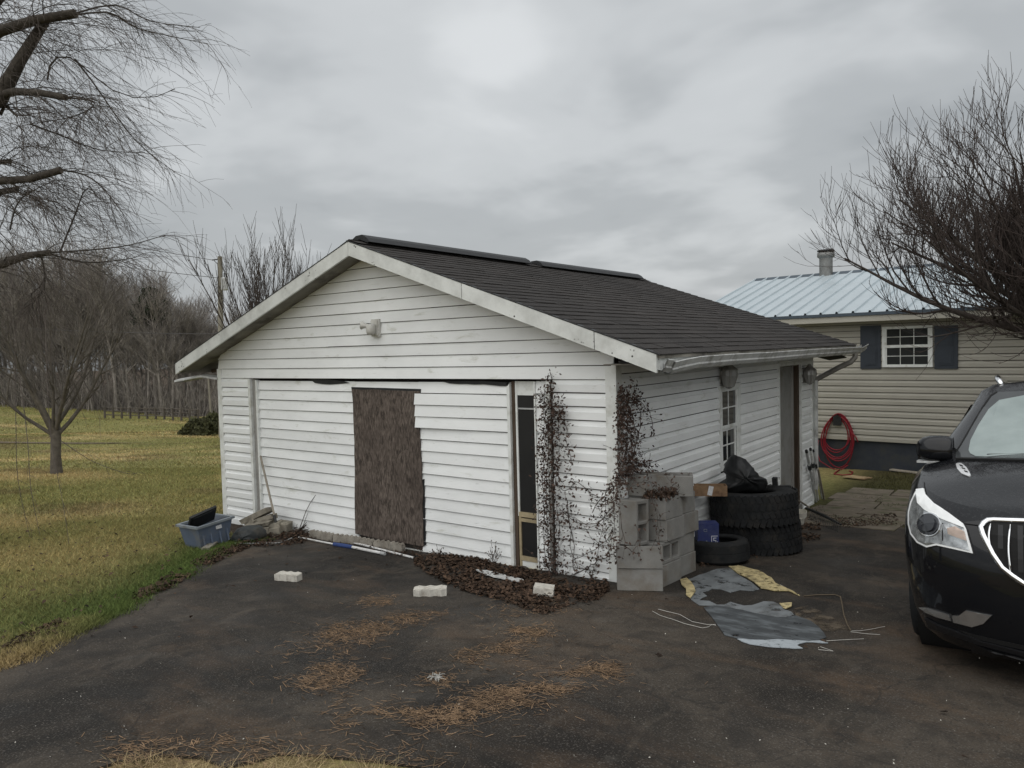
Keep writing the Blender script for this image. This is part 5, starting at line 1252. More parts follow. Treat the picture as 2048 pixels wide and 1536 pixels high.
# ------------------------------------------------------------------ trees
def norm(a): return a / (np.linalg.norm(a, axis=-1, keepdims=True) + 1e-9)
def tubes(P, Rr, k=4):
    """P (M,n,3), Rr (M,n): prisms along polylines -> verts, quads"""
    M_, n, _ = P.shape
    T = np.empty_like(P); T[:, 1:-1] = P[:, 2:] - P[:, :-2]; T[:, 0] = P[:, 1] - P[:, 0]; T[:, -1] = P[:, -1] - P[:, -2]; T = norm(T)
    m = norm(P[:, -1] - P[:, 0]); ref = np.where(np.abs(m[:, 2:3]) > .85, np.array([[1., .2, 0]]), np.array([[0., 0, 1.]]))[:, None, :]
    a = norm(np.cross(T, np.broadcast_to(ref, T.shape))); b = np.cross(T, a)
    an = np.arange(k) * 2 * math.pi / k
    V = P[:, :, None, :] + Rr[:, :, None, None] * (a[:, :, None, :] * np.cos(an)[None, None, :, None] + b[:, :, None, :] * np.sin(an)[None, None, :, None])
    base = (np.arange(M_) * n * k)[:, None, None] + (np.arange(n - 1) * k)[None, :, None]
    j = np.arange(k)[None, None, :]; j2 = (j + 1) % k
    F = np.stack([base + j, base + j2, base + k + j2, base + k + j], -1).reshape(-1, 4)
    return V.reshape(-1, 3), F
def joinm(parts):
    vs_, fs, o = [], [], 0
    for v, f in parts: vs_.append(v); fs.append(f + o); o += len(v)
    return np.concatenate(vs_), np.concatenate(fs)
def grow(S, D, L, n, trop, noise, g):
    M_ = len(S); P = np.empty((M_, n, 3)); P[:, 0] = S; d = norm(D); st = (L / (n - 1))[:, None]
    trop = np.asarray(trop, float)
    for i in range(1, n):
        d = norm(d + trop * (1.0 / (n - 1)) + g.normal(0, noise, (M_, 3))); P[:, i] = P[:, i - 1] + d * st
    return P
def spawn(P, Rr, per, t0, t1, ang, g, len_, lenvar, tip=.55, up=0.0, rfac=.55):
    """children along each polyline; returns start, dir, length, radius"""
    M_, n, _ = P.shape
    t = (t0 + (t1 - t0) * (np.arange(per)[None] + g.random((M_, per))) / per) * (n - 1)
    i = np.clip(t.astype(int), 0, n - 2); f = (t - i)[..., None]; r_ = np.arange(M_)[:, None]
    S = P[r_, i] * (1 - f) + P[r_, i + 1] * f; T = norm(P[r_, i + 1] - P[r_, i])
    rv = norm(g.normal(0, 1, T.shape)); rv = norm(rv - T * np.sum(rv * T, -1, keepdims=True))
    a = np.radians(g.normal(ang[0], ang[1], (M_, per)))[..., None]
    D = T * np.cos(a) + rv * np.sin(a); D[..., 2] += up
    tt_ = t / (n - 1)
    L = len_ * (1 - tip * tt_) * (1 + g.normal(0, lenvar, (M_, per))); L = np.maximum(L, len_ * .2)
    rad = (Rr[r_, i] * rfac)
    return S.reshape(-1, 3), D.reshape(-1, 3), L.ravel(), rad.ravel()
def taper(r0, n, end=.25): return r0[:, None] * np.linspace(1, end, n)[None]
def add_caps(mb, p, d, r):
    d = Vector(d).normalized(); a = d.orthogonal().normalized(); b = d.cross(a); mb.add([Vector(p) + (a * math.cos(t) + b * math.sin(t)) * r for t in np.linspace(0, 2 * math.pi, 10, endpoint=False)], [tuple(range(10))])

# --- dense upswept ornamental tree beside the house
g = np.random.default_rng(5)
rt_base = np.array([3.66, 6.92]); rz_ = float(tz(*rt_base))
rtree = empty('ornamental_tree', (rt_base[0], rt_base[1], rz_), 'leafless spreading ornamental tree with dense dark upswept twigs near the house', 'tree')
trunk = np.array([[[0, 0, -.1], [-.05, .02, .95], [-.1, 0, 1.9], [-.14, -.04, 2.75]]]) + np.array([*rt_base, rz_]); tr_r = np.array([[.21, .17, .155, .15]])
nl = 30
az = np.arange(nl) * 2.39996 + g.normal(0, .08, nl); el = np.arcsin(np.linspace(.07, .93, nl))
S = np.repeat(trunk[:, -1], nl, 0) + g.normal(0, .04, (nl, 3)) - np.array([0, 0, .15]); S[:, 2] -= g.uniform(0, .25, nl)
D = np.stack([np.cos(az) * np.cos(el), np.sin(az) * np.cos(el), np.sin(el)], 1)
L0 = np.linspace(3.5, 2.5, nl) * g.uniform(.94, 1.06, nl) * (1 - .36 * np.clip(np.sin(az), 0, 1))
P0 = grow(S, D, L0, 9, (0, 0, .36), .06, g); R0 = taper(g.uniform(.038, .066, nl), 9, .2)
S, D, L, r_ = spawn(P0, R0, 13, .12, 1, (42, 14), g, 1.35, .2, .45, .08, .5); r_ = np.clip(r_, .010, .022)
P1 = grow(S, D, L, 7, (0, 0, .58), .09, g); R1 = taper(r_, 7, .35)
S, D, L, r_ = spawn(P1, R1, 9, .12, 1, (40, 14), g, .66, .25, .35, .16, .5); r_ = np.clip(r_, .0045, .0075)
P2 = grow(S, D, L, 6, (0, 0, .7), .09, g); R2 = taper(r_, 6, .5)
S, D, L, r_ = spawn(P2, R2, 4, .15, 1, (32, 12), g, .42, .3, .3, .2, .7); r_ = np.clip(r_, .0034, .0052)
P3 = grow(S, D, L, 4, (0, 0, .6), .10, g); R3 = taper(r_, 4, .6)
v, f = tubes(np.concatenate([trunk]), tr_r, 10); npmesh('trunk', v, f, MT['bark_dark'], rtree, True)
v, f = joinm([tubes(P0, R0, 7), tubes(P1, R1, 5)]); npmesh('limbs', v, f, MT['bark_dark'], rtree, True)
v, f = joinm([tubes(P2, R2, 3), tubes(P3, R3, 3)]); npmesh('crown', v, f, MT['twig_right'], rtree)

# --- tall pruned tree at the left, its sawn limbs and weeping twigs reaching into view
g = np.random.default_rng(9)
LD = 8.2
lb = PD(-190, 900, LD); lt = np.array([lb[0], lb[1], float(tz(lb[0], lb[1]))])
ltree = empty('pruned_tree', lt, 'tall leafless tree with sawn off limbs and weeping twigs at the lawn edge', 'tree')
def path3(pts): return np.array([PD(*q) for q in pts])
tk = np.array([[lt + [0, 0, -.2], lt + [.03, 0, .9], lt + [0, .05, 2.0], PD(-165, 420, LD), PD(-150, 200, LD), PD(-120, -60, LD + .1), PD(-60, -330, LD + .3)]])
v, f = tubes(tk, np.array([[.30, .25, .23, .21, .19, .15, .10]]), 12); npmesh('trunk', v, f, MT['bark_willow'], ltree, True)
limbs = [([(-155, 180, LD), (-70, 110, LD - .1), (0, 62, LD - .2), (70, 40, LD - .25), (150, 27, LD - .3)], (.075, .068, .058, .050, .047)),
         ([(-160, 330, LD), (-80, 250, LD - .05), (0, 195, LD - .1), (40, 120, LD - .1), (90, 42, LD - .1)], (.095, .085, .085, .062, .048)),
         ([(-20, 195, LD), (30, 183, LD - .2), (80, 186, LD - .35), (131, 195, LD - .45)], (.05, .042, .036, .034)),
         ([(-160, 420, LD), (-60, 375, LD - .1), (0, 362, LD - .2), (60, 358, LD - .3), (122, 340, LD - .35)], (.06, .052, .042, .038, .037)),
         ([(-155, 400, LD), (-60, 395, LD + .2), (36, 378, LD + .3)], (.05, .04, .032)),
         ([(-150, 350, LD), (-60, 330, LD + .3), (23, 322, LD + .4)], (.045, .035, .026)),
         ([(-160, 580, LD), (-60, 545, LD), (0, 530, LD - .1), (50, 512, LD - .15), (100, 505, LD - .2)], (.07, .055, .046, .040, .030)),
         ([(-120, 0, LD), (-20, -10, LD), (60, -30, LD - .2), (110, -70, LD - .3)], (.07, .06, .05, .045)),
         ([(-150, 250, LD), (-60, 60, LD), (0, -10, LD - .1), (40, -60, LD)], (.09, .075, .06, .05)),
         ([(0, 230, LD), (10, 210, LD), (34, 232, LD - .1)], (.02, .017, .013))]
vs2 = []; cap = MB(); tips = []
for pts, rr in limbs:
    a = path3(pts)[None]; vs2.append(tubes(a, np.array([rr]), 9)); add_caps(cap, a[0, -1], a[0, -1] - a[0, -2], rr[-1]); tips.append(a[0])
v, f = joinm(vs2); npmesh('limbs', v, f, MT['bark_willow'], ltree, True); cap.build('sawn_ends', MT['sawn'], ltree)
# leading shoots: arching out to the right then drooping; explicit main shoots plus many random ones
shoots = [[(100, 505, LD), (180, 500, LD - .1), (260, 490, LD - .1), (330, 470, LD)], [(100, 508, LD), (170, 525, LD + .1), (240, 520, LD + .1), (270, 515, LD)],
          [(95, 160, LD), (105, 120, LD), (140, 115, LD), (180, 145, LD), (225, 180, LD), (290, 198, LD - .1), (350, 178, LD - .1)],
          [(150, 118, LD), (190, 170, LD), (235, 235, LD), (280, 290, LD), (350, 345, LD)],
          [(150, 30, LD), (220, 25, LD - .1), (270, 55, LD - .1), (330, 70, LD - .1), (415, 88, LD - .1)], [(140, 30, LD), (230, 10, LD), (300, 42, LD), (400, 55, LD)],
          [(130, 195, LD), (190, 205, LD), (150, 232, LD), (60, 248, LD)], [(60, 248, LD), (120, 270, LD), (200, 300, LD), (290, 305, LD)],
          [(120, 340, LD), (170, 350, LD), (210, 380, LD), (255, 440, LD)], [(80, 505, LD), (90, 560, LD), (60, 600, LD), (110, 690, LD - .2), (170, 760, LD - .3)],
          [(90, 560, LD), (80, 590, LD), (45, 620, LD - .1)], [(120, 505, LD), (150, 430, LD), (170, 380, LD), (190, 385, LD)], [(20, 460, LD), (40, 400, LD), (110, 360, LD)]]
def resamp(a, n):
    a = np.asarray(a); m = len(a); t = np.linspace(0, m - 1, n); i = np.clip(t.astype(int), 0, m - 2); f_ = (t - i)[:, None]
    w0 = a[np.maximum(i - 1, 0)]; w1 = a[i]; w2 = a[i + 1]; w3 = a[np.minimum(i + 2, m - 1)]
    return .5 * (2 * w1 + (w2 - w0) * f_ + (2 * w0 - 5 * w1 + 4 * w2 - w3) * f_ ** 2 + (3 * w1 - w0 - 3 * w2 + w3) * f_ ** 3)
SH = np.stack([resamp(path3(s), 10) for s in shoots]); SHR = taper(np.full(len(SH), .011), 10, .3)
# random shoots from all limbs and the trunk
LM = np.stack([resamp(t, 8) for t in tips]); LMR = np.full((len(LM), 8), .03)
S, D, L, _ = spawn(LM, LMR, 14, .2, 1, (55, 25), g, 1.05, .35, .2, .25)
D = D + np.array(RT) * .55
P1 = grow(S, D, L, 9, np.array([.5, .3, -1.1]), .10, g); R1 = taper(g.uniform(.0035, .0065, len(P1)), 9, .35)
TK = resamp(tk[0], 12)[None]
S, D, L, _ = spawn(TK, np.full((1, 12), .05), 85, .45, 1, (70, 20), g, 1.6, .3, .1, .3)
P1b = grow(S, D, L, 9, np.array([.1, .1, -1.4]), .12, g); R1b = taper(g.uniform(.004, .009, len(P1b)), 9, .35)
A = np.concatenate([P1, P1b]); AR = np.concatenate([R1, R1b])
S, D, L, _ = spawn(np.concatenate([A, resamp_ if False else A[:0]]), AR, 6, .2, 1, (35, 15), g, .75, .35, .3, 0.0)
P2 = grow(S, D, L, 7, np.array([.25, .17, -.8]), .08, g); R2 = taper(g.uniform(.0019, .0032, len(P2)), 7, .5)
S, D, L, _ = spawn(SH, SHR, 22, .15, 1, (32, 12), g, .60, .35, .2, 0.0)
P2b = grow(S, D, L, 7, np.array([.25, .15, -.9]), .09, g); R2b = taper(g.uniform(.0022, .0036, len(P2b)), 7, .5)
Q = np.concatenate([P2, P2b]); S, D, L, _ = spawn(Q, np.full((len(Q), 7), .003), 3, .2, 1, (38, 15), g, .26, .35, .2, 0.0)
P3 = grow(S, D, L, 4, np.array([.1, .05, -.4]), .10, g); R3 = taper(g.uniform(.0013, .0020, len(P3)), 4, .6)
v, f = joinm([tubes(SH, SHR, 5), tubes(A, AR, 4)]); npmesh('shoots', v, f, MT['bark_willow'], ltree)
# long strands hanging down to the lawn
hang = [[(90, 620, LD - .4), (95, 780, LD - .5), (105, 900, LD - .6), (125, 1000, LD - .7), (138, 1088, LD - .75)], [(30, 700, LD - .5), (32, 860, LD - .6), (36, 960, LD - .65), (60, 1075, LD - .75)],
        [(40, 760, LD - .6), (55, 880, LD - .7), (62, 980, LD - .75), (80, 1070, LD - .8)], [(60, 640, LD - .4), (110, 720, LD - .4), (160, 770, LD - .4)], [(120, 880, LD - .5), (180, 920, LD - .5), (245, 945, LD - .5), (270, 948, LD - .5)]]
HG = np.stack([resamp(path3(s), 10) for s in hang]); HGR = taper(np.full(len(HG), .0045), 10, .45)
S, D, L, _ = spawn(HG, HGR, 6, .1, .95, (45, 15), g, .22, .4, .2); P4 = grow(S, D, L, 4, np.array([0, 0, -.7]), .1, g); R4 = taper(np.full(len(P4), .0018), 4, .6)
v, f = joinm([tubes(Q, np.concatenate([R2, R2b]), 3), tubes(P3, R3, 3), tubes(HG, HGR, 3), tubes(P4, R4, 3)]); npmesh('weeping_twigs', v, f, MT['twig_willow'], ltree)

# --- generic bare tree meshes
def bare_tree(seed, H_, r0, spread, nl, sub, tw, trunk_frac=.45, lean=.03, upt=.35, base_el=(35, 65), tk_n=8, rmin=.004, t0=.4, depth=3, lm=.55):
    g = np.random.default_rng(seed)
    T = grow(np.zeros((1, 3)) - [0, 0, .15], np.array([[g.normal(0, lean), g.normal(0, lean), 1.]]), np.array([H_ * .92]), 10, (0, 0, .3), .035, g); TR_ = taper(np.array([r0]), 10, .12)
    S, D, L, r_ = spawn(T, TR_, nl, t0, .98, (np.mean(base_el), 10), g, H_ * lm, .2, .55, .15, .6); P1 = grow(S, D, L * spread, 8, (0, 0, upt), .09, g); R1 = taper(np.maximum(r_ * .8, rmin * 3), 8, .25)
    S, D, L, r_ = spawn(P1, R1, sub, .2, 1, (38, 12), g, H_ * .20, .25, .4, .1, .55); P2 = grow(S, D, L, 6, (0, 0, upt), .10, g); R2 = taper(np.maximum(r_, rmin * 1.6), 6, .35)
    parts = [tubes(T, TR_, 8), tubes(P1, R1, 5), tubes(P2, R2, 3)]
    S, D, L, r_ = spawn(P2, R2, tw, .2, 1, (35, 12), g, H_ * .085, .3, .3, .1, .7); P3 = grow(S, D, L, 4, (0, 0, upt), .10, g); R3 = taper(np.full(len(P3), rmin), 4, .6)
    return joinm(parts[:1]), joinm(parts[1:]), tubes(P3, R3, 3)
def mesh_only(name, v, f, mat):
    o = npmesh(name, v, f, mat); me = o.data; bpy.data.objects.remove(o); return me
# woodland: five tree forms, each copied
forms = []
for s, (H_, sp_2, nl, t0, lm) in enumerate(((18.5, .70, 22, .38, .40), (16.5, .85, 20, .30, .42), (19.5, .60, 24, .45, .36), (14, .95, 18, .22, .45), (17.5, .75, 22, .34, .40))):
    a, b, c = bare_tree(100 + s, H_, .20 + .03 * (s % 3), sp_2, nl, 9, 5, upt=.55, rmin=.020, t0=t0, lm=lm)
    forms.append((mesh_only('trunk', a[0], a[1], MT['bark_wood']), mesh_only('crown', *joinm([b, c]), MT['bark_wood'])))
g = np.random.default_rng(21)
def wood_tree(px, depth, k, sc):
    p_ = PD(px, 800, depth); x, y = p_[0], p_[1]; o = empty('woodland_tree', (x, y, float(tz(x, y)) - .1), 'tall leafless grey tree standing in the wood beyond the field', 'tree', 'bare trees of the wood beyond the field', float(g.uniform(0, 6.28)))
    o.scale = (sc, sc, sc)
    for nm, me in zip(('trunk', 'crown'), forms[k]): q_ = bpy.data.objects.new(nm, me); COL.objects.link(q_); q_.parent = o
px = -330
while px < 980:
    for row, (d0, d1) in enumerate(((90, 96), (97, 106), (107, 122))):
        if g.random() < .95:
            top = float(np.interp(px, [-300, 0, 90, 200, 250, 330, 380, 430, 520, 980], [1.10, 1.06, 1.04, 1.02, .93, .98, .90, .78, .66, .55]))
            wood_tree(px + g.normal(0, 9), g.uniform(d0, d1), int(g.integers(0, 5)), top * g.uniform(.86, 1.10) * (1 if row else .9))
    px += g.uniform(19, 27) if px < 470 else g.uniform(34, 48)
# undergrowth along the wood edge: one thicket
N = 4600
dpt = g.uniform(86, 122, N); pxs = g.uniform(-420, 900, N); bp = np.array([PD(a, 800, b) for a, b in zip(pxs, dpt)]); bp[:, 2] = tz(bp[:, 0], bp[:, 1]) - .1
P = grow(bp, np.stack([g.normal(0, .25, N), g.normal(0, .25, N), np.ones(N)], 1), g.uniform(1.5, 6.5, N), 5, (0, 0, .1), .16, g)
S, D, L, _ = spawn(P, np.full((N, 5), .02), 4, .3, 1, (40, 15), g, 1.6, .4, .3, .1); P2 = grow(S, D, L, 3, (0, 0, .3), .1, g)
v, f = joinm([tubes(P, taper(g.uniform(.02, .045, N), 5, .4), 3), tubes(P2, taper(np.full(len(P2), .018), 3, .6), 3)])
tag(npmesh('thicket', v, f, MT['bark_wood']), 'leafless grey brown thicket filling the edge of the wood', 'thicket', kind='stuff')
# cedar among them
def leafcards(C, size, g, flat=.0):
    n = len(C); a = norm(g.normal(0, 1, (n, 3))); b = norm(np.cross(a, g.normal(0, 1, (n, 3)))); s = (size * g.uniform(.6, 1.3, n))[:, None]
    V = np.stack([C - a * s, C + b * s * .5, C + a * s, C - b * s * .5 + np.cross(a, b) * s * .25], 1).reshape(-1, 3); return V, np.arange(n * 4).reshape(-1, 4)
pc = PD(311, 800, 92); pz = float(tz(pc[0], pc[1])); cd_ = empty('cedar_tree', (pc[0], pc[1], pz), 'dark evergreen standing among the bare woodland trees', 'tree')
m_ = MB(); m_.tube([(pc[0], pc[1], pz - .1), (pc[0], pc[1], pz + 8), (pc[0], pc[1], pz + 15.2)], [.22, .15, .04], 8); m_.build('trunk', MT['bark_wood'], cd_)
n = 3600; h = g.uniform(.70, 1, n) ** 1.0; th = g.uniform(0, 6.28, n); rr = (1.55 * np.sin(np.clip((1 - h) / .30, 0, 1) * math.pi * .75) + .35) * np.sqrt(g.random(n)) * (1 + .4 * np.sin(th * 3 + h * 26) + .25 * np.sin(th * 5 - h * 40))
v, f = leafcards(np.stack([pc[0] + rr * np.cos(th), pc[1] + rr * np.sin(th), pz + h * 15.6], 1), .22, g); npmesh('crown', v, f, MT['needles'], cd_)
# small multi-stemmed yard tree on the lawn
tb = G(113, 948); yt = empty('yard_tree', tb, 'small multi stemmed leafless tree standing alone on the lawn', 'tree'); g = np.random.default_rng(31)
T = np.array([[[0, 0, -.1], [.01, 0, .45], [.03, .02, .9], [.05, .02, 1.1]]]) + tb; v, f = tubes(T, np.array([[.15, .115, .115, .105]]), 10); npmesh('trunk', v, f, MT['bark_small'], yt, True)
nl = 11; az = np.linspace(0, 2 * math.pi, nl, endpoint=False) + g.normal(0, .2, nl); el = np.radians(g.uniform(38, 74, nl)); S = np.repeat(T[:, 2], nl, 0) + g.normal(0, .05, (nl, 3)); S[:, 2] += g.uniform(-.1, .25, nl)
P0 = grow(S, np.stack([np.cos(az) * np.cos(el), np.sin(az) * np.cos(el), np.sin(el)], 1), g.uniform(2.6, 4.0, nl), 9, (0, 0, .35), .06, g); R0 = taper(g.uniform(.045, .075, nl), 9, .2)
S, D, L, r_ = spawn(P0, R0, 10, .2, 1, (35, 10), g, 1.5, .25, .4, .1, .5); P1 = grow(S, D, L, 7, (0, 0, .35), .08, g); R1 = taper(np.clip(r_, .008, .02), 7, .35)
S, D, L, r_ = spawn(P1, R1, 4, .15, 1, (34, 12), g, .8, .3, .3, .1); P2 = grow(S, D, L, 5, (0, 0, .3), .09, g); R2 = taper(np.full(len(P2), .0042), 5, .5)
S, D, L, r_ = spawn(P2, R2, 3, .2, 1, (34, 12), g, .4, .3, .3, .1); P3 = grow(S, D, L, 4, (0, 0, .2), .09, g); R3 = taper(np.full(len(P3), .003), 4, .6)
v, f = joinm([tubes(P0, R0, 6), tubes(P1, R1, 4)]); npmesh('limbs', v, f, MT['bark_small'], yt, True); v, f = joinm([tubes(P2, R2, 3), tubes(P3, R3, 3)]); npmesh('crown', v, f, MT['bark_small'], yt)
# twiggy tree rising behind the garage roof
p_ = PD(545, 800, 19.5); bz_ = float(tz(p_[0], p_[1])); bt = empty('twiggy_tree', (p_[0], p_[1], bz_), 'leafless tree of slender upright twigs rising behind the garage roof', 'tree'); g = np.random.default_rng(41)
T = np.array([[[0, 0, -.1], [0, 0, .6], [.02, 0, 1.3], [.0, 0, 1.8]]]) + np.array([p_[0], p_[1], bz_]); v, f = tubes(T, np.array([[.13, .11, .10, .09]]), 8); npmesh('trunk', v, f, MT['bark_small'], bt, True)
nl = 26; az = np.arange(nl) * 2.4; el = np.radians(np.linspace(46, 88, nl)); S = np.repeat(T[:, 3], nl, 0) + g.normal(0, .05, (nl, 3))
P0 = grow(S, np.stack([np.cos(az) * np.cos(el), np.sin(az) * np.cos(el), np.sin(el)], 1), g.uniform(2.7, 4.1, nl), 9, (0, 0, .4), .05, g); R0 = taper(g.uniform(.022, .034, nl), 9, .2)
S, D, L, r_ = spawn(P0, R0, 10, .15, .95, (22, 7), g, 1.25, .25, .35, .12, .5); P1 = grow(S, D, L, 7, (0, 0, .4), .05, g); R1 = taper(np.clip(r_, .007, .011), 7, .4)
S, D, L, r_ = spawn(P1, R1, 5, .2, .95, (24, 8), g, .7, .3, .3, .15); P2 = grow(S, D, L, 5, (0, 0, .5), .06, g); R2 = taper(np.full(len(P2), .006), 5, .6)
v, f = joinm([tubes(P0, R0, 5), tubes(P1, R1, 4), tubes(P2, R2, 3)]); npmesh('crown', v, f, MT['bark_dark'], bt)
# clipped evergreen bush far down the lawn
g = np.random.default_rng(51)
for (px_, py_, wpx, hpx, lb_) in ((400, 871, 62, 26, 'low spreading dark green bush in front of the wood'), (436, 868, 60, 34, 'rounded dark green bush beside the garage in the distance')):
    c = G(px_, py_); dd = float((c - CAM) @ FW); s_ = dd / FPX; bo_ = empty('evergreen_bush', c, lb_, 'bush'); n = 2600
    th = g.uniform(0, 6.28, n); ph = np.arccos(g.uniform(0, 1, n)); k_ = 1 + .22 * np.sin(th * 4 + 1) * np.sin(ph * 3) + g.normal(0, .06, n)
    C_ = np.stack([c[0] + wpx / 2 * s_ * k_ * np.sin(ph) * np.cos(th), c[1] + wpx / 2 * s_ * k_ * np.sin(ph) * np.sin(th), c[2] + .1 + hpx * s_ * k_ * np.cos(ph)], 1)
    v, f = leafcards(C_, .13, g); npmesh('foliage', v, f, MT['shrub'], bo_)
    m_ = MB(); m_.tube([(c[0], c[1], c[2] - .1), (c[0], c[1], c[2] + hpx * s_ * .6)], .06, 6); m_.build('stem', MT['bark_small'], bo_)
# ------------------------------------------------------------------ utility pole, wires, post, fence
ub = PD(440, 800, 41); uz = float(tz(ub[0], ub[1])); ut = PD(440, 513, 41)
up_ = empty('utility_pole', (ub[0], ub[1], uz), 'weathered wooden utility pole with a grey transformer behind the garage', 'utility pole')
m_ = MB(); m_.tube([(ub[0], ub[1], uz - .3), (ut[0], ut[1], ut[2])], [.17, .125], 10); m_.build('pole', MT['util_wood'], up_)
tp = PD(449, 568, 40.8); m_ = MB(); m_.lathe([(.0, -.34), (.17, -.34), (.19, -.3), (.19, .3), (.14, .36), (.0, .38)], tp, 14); tf = m_.build('transformer', MT['util_grey'], up_)
m_ = MB(); m_.tube([tp + [0, 0, .36], tp + [.02, 0, .6]], .04, 6); m_.tube([tp + [.1, .05, .3], tp + [.14, .06, .55]], .035, 6); m_.build('bushing', MT['wire'], tf)
m_ = MB(); m_.tube([PD(440, 518, 41), PD(424, 520, 41)], .035, 5); m_.tube([PD(440, 533, 41), PD(428, 521, 41)], .02, 4); m_.build('bracket', MT['wire'], up_)
for k, (a, b, sg, lb_) in enumerate((((425, 520, 41), (-420, 330, 55), .5, 'upper power line leaving the utility pole'), ((437, 556, 41), (-420, 400, 55), .6, 'second power line below the top line of the utility pole'), ((439, 668, 41), (-420, 610, 55), .5, 'low cable strung from the utility pole in front of the wood'))):
    A_, B_ = PD(*a), PD(*b); pts = [A_ + (B_ - A_) * t - np.array([0, 0, sg * 4 * t * (1 - t)]) for t in np.linspace(0, 1, 24)]
    m_ = MB(); m_.tube(pts, .016, 4); tag(m_.build('power_line', MT['wire'], base=tuple(A_)), lb_, 'wire')
pb = G(423, 846); pt = PD(416, 748, float((pb - CAM) @ FW)); m_ = MB(); m_.tube([pb - [0, 0, .2], pt], [.10, .085], 8); tag(m_.build('wooden_post', MT['util_wood']), 'slightly leaning pale wooden post beyond the garage', 'post')
fe = empty('rail_fence', G(300, 842), 'grey wooden rail fence along the foot of the wood', 'fence')
fp = [G(px_, 838 + (px_ - 240) * .035) for px_ in range(210, 400, 17)]
for q in fp: m_ = MB(); m_.box((q[0], q[1], q[2] + .6), (.16, .16, 1.3)); m_.build('post', MT['fence_wood'], fe)
for a, b in zip(fp[:-1], fp[1:]):
    for hh in (.4, .8, 1.15): m_ = MB(); m_.tube([a + [0, 0, hh], b + [0, 0, hh]], .05, 4); m_.build('rail', MT['fence_wood'], fe)
# ------------------------------------------------------------------ things lying in front of the garage
def gpl(px, py, h=0.0): return gp(px, py, h)
# blue-grey storage tote
tb0 = gpl(415, 1098); tote = empty('storage_tote', tb0, 'blue grey plastic storage tote left open beside the garage', 'tote')
rz_t = R(97); rt_ = Matrix.Rotation(rz_t, 3, 'Z'); tc_ = Vector((-4.88, -1.10, 0)); tc_.z = float(tz(tc_.x, tc_.y)); tote.location = tc_
tilt_ = Matrix.Rotation(R(3), 3, Vector((1, .2, 0)))
def tbx(c, s, tp=None): return c, s
def tote_shell(w0, d0, w1, d1, h0, h1, inner=False):
    V = []
    for (w, d, h) in ((w0, d0, h0), (w1, d1, h1)):
        for sx, sy in ((-1, -1), (1, -1), (1, 1), (-1, 1)): V.append(tuple(tc_ + tilt_ @ (rt_ @ Vector((sx * w / 2, sy * d / 2, h)))))
    F = [(0, 1, 5, 4), (1, 2, 6, 5), (2, 3, 7, 6), (3, 0, 4, 7), (3, 2, 1, 0)]
    return V, ([q[::-1] for q in F] if inner else F)
m_ = MB(); m_.add(*tote_shell(.42, .30, .55, .40, .0, .33)); m_.add(*tote_shell(.40, .28, .535, .385, .008, .33, True)); m_.build('tub', MT['tote'], tote)
m_ = MB()
for (cx, cy, sx, sy) in ((0, -.205, .60, .035), (0, .205, .60, .035), (-.285, 0, .035, .40), (.285, 0, .035, .40)): m_.box(tc_ + tilt_ @ (rt_ @ Vector((cx, cy, .335))), (sx, sy, .03), tilt_ @ rt_)
m_.build('rim', MT['tote_rim'], tote)
m_ = MB()
for k in (-.19, -.07, .07, .19): m_.box(tc_ + tilt_ @ (rt_ @ Vector((k, -.182, .17))), (.02, .012, .26), tilt_ @ rt_ @ Matrix.Rotation(R(-9), 3, 'X'))
m_.build('rib', MT['tote'], tote)
m_ = MB(); m_.box(tc_ + tilt_ @ (rt_ @ Vector((.05, -.196, .262))), (.09, .004, .045), tilt_ @ rt_ @ Matrix.Rotation(R(-9), 3, 'X')); m_.build('sticker', MT['paper'], tote)
m_ = MB(); m_.box(tc_ + tilt_ @ (rt_ @ Vector((-.02, .03, .33))), (.34, .03, .22), tilt_ @ rt_ @ Matrix.Rotation(R(35), 3, 'X') @ Matrix.Rotation(R(-12), 3, 'Y')); m_.box(tc_ + tilt_ @ (rt_ @ Vector((-.02, .015, .332))), (.28, .03, .16), tilt_ @ rt_ @ Matrix.Rotation(R(35), 3, 'X') @ Matrix.Rotation(R(-12), 3, 'Y'))
tag(m_.build('black_lid', MT['black_plastic']), 'black plastic lid tossed inside the blue grey tote', 'lid')  # loose black lid lying tilted in the tote
a_, b_ = gpl(412, 1101, .02), gpl(440, 1085, .02); m_ = MB(); m_.box(a_.lerp(b_, .5), ((b_ - a_).length * 1.1, .09, .04), Matrix.Rotation(math.atan2((b_ - a_).y, (b_ - a_).x), 3, 'Z')); tag(m_.build('kerb_stone', MT['edging']), 'pale kerb stone lying along the foot of the tote', 'stone')
tote.scale = (.87, .87, .87)
# dark cover lump
drape('dark_cover', densify([(462, 1078), (470, 1066), (478, 1056), (492, 1051), (508, 1051), (522, 1053), (529, 1062), (531, 1075), (524, 1083), (505, 1087), (485, 1087), (470, 1084)], 2), 9.05, .22, MT['grey_cover'], 'rounded dark grey plastic cover slumped beside the stone pile', 'cover', .014, 8)
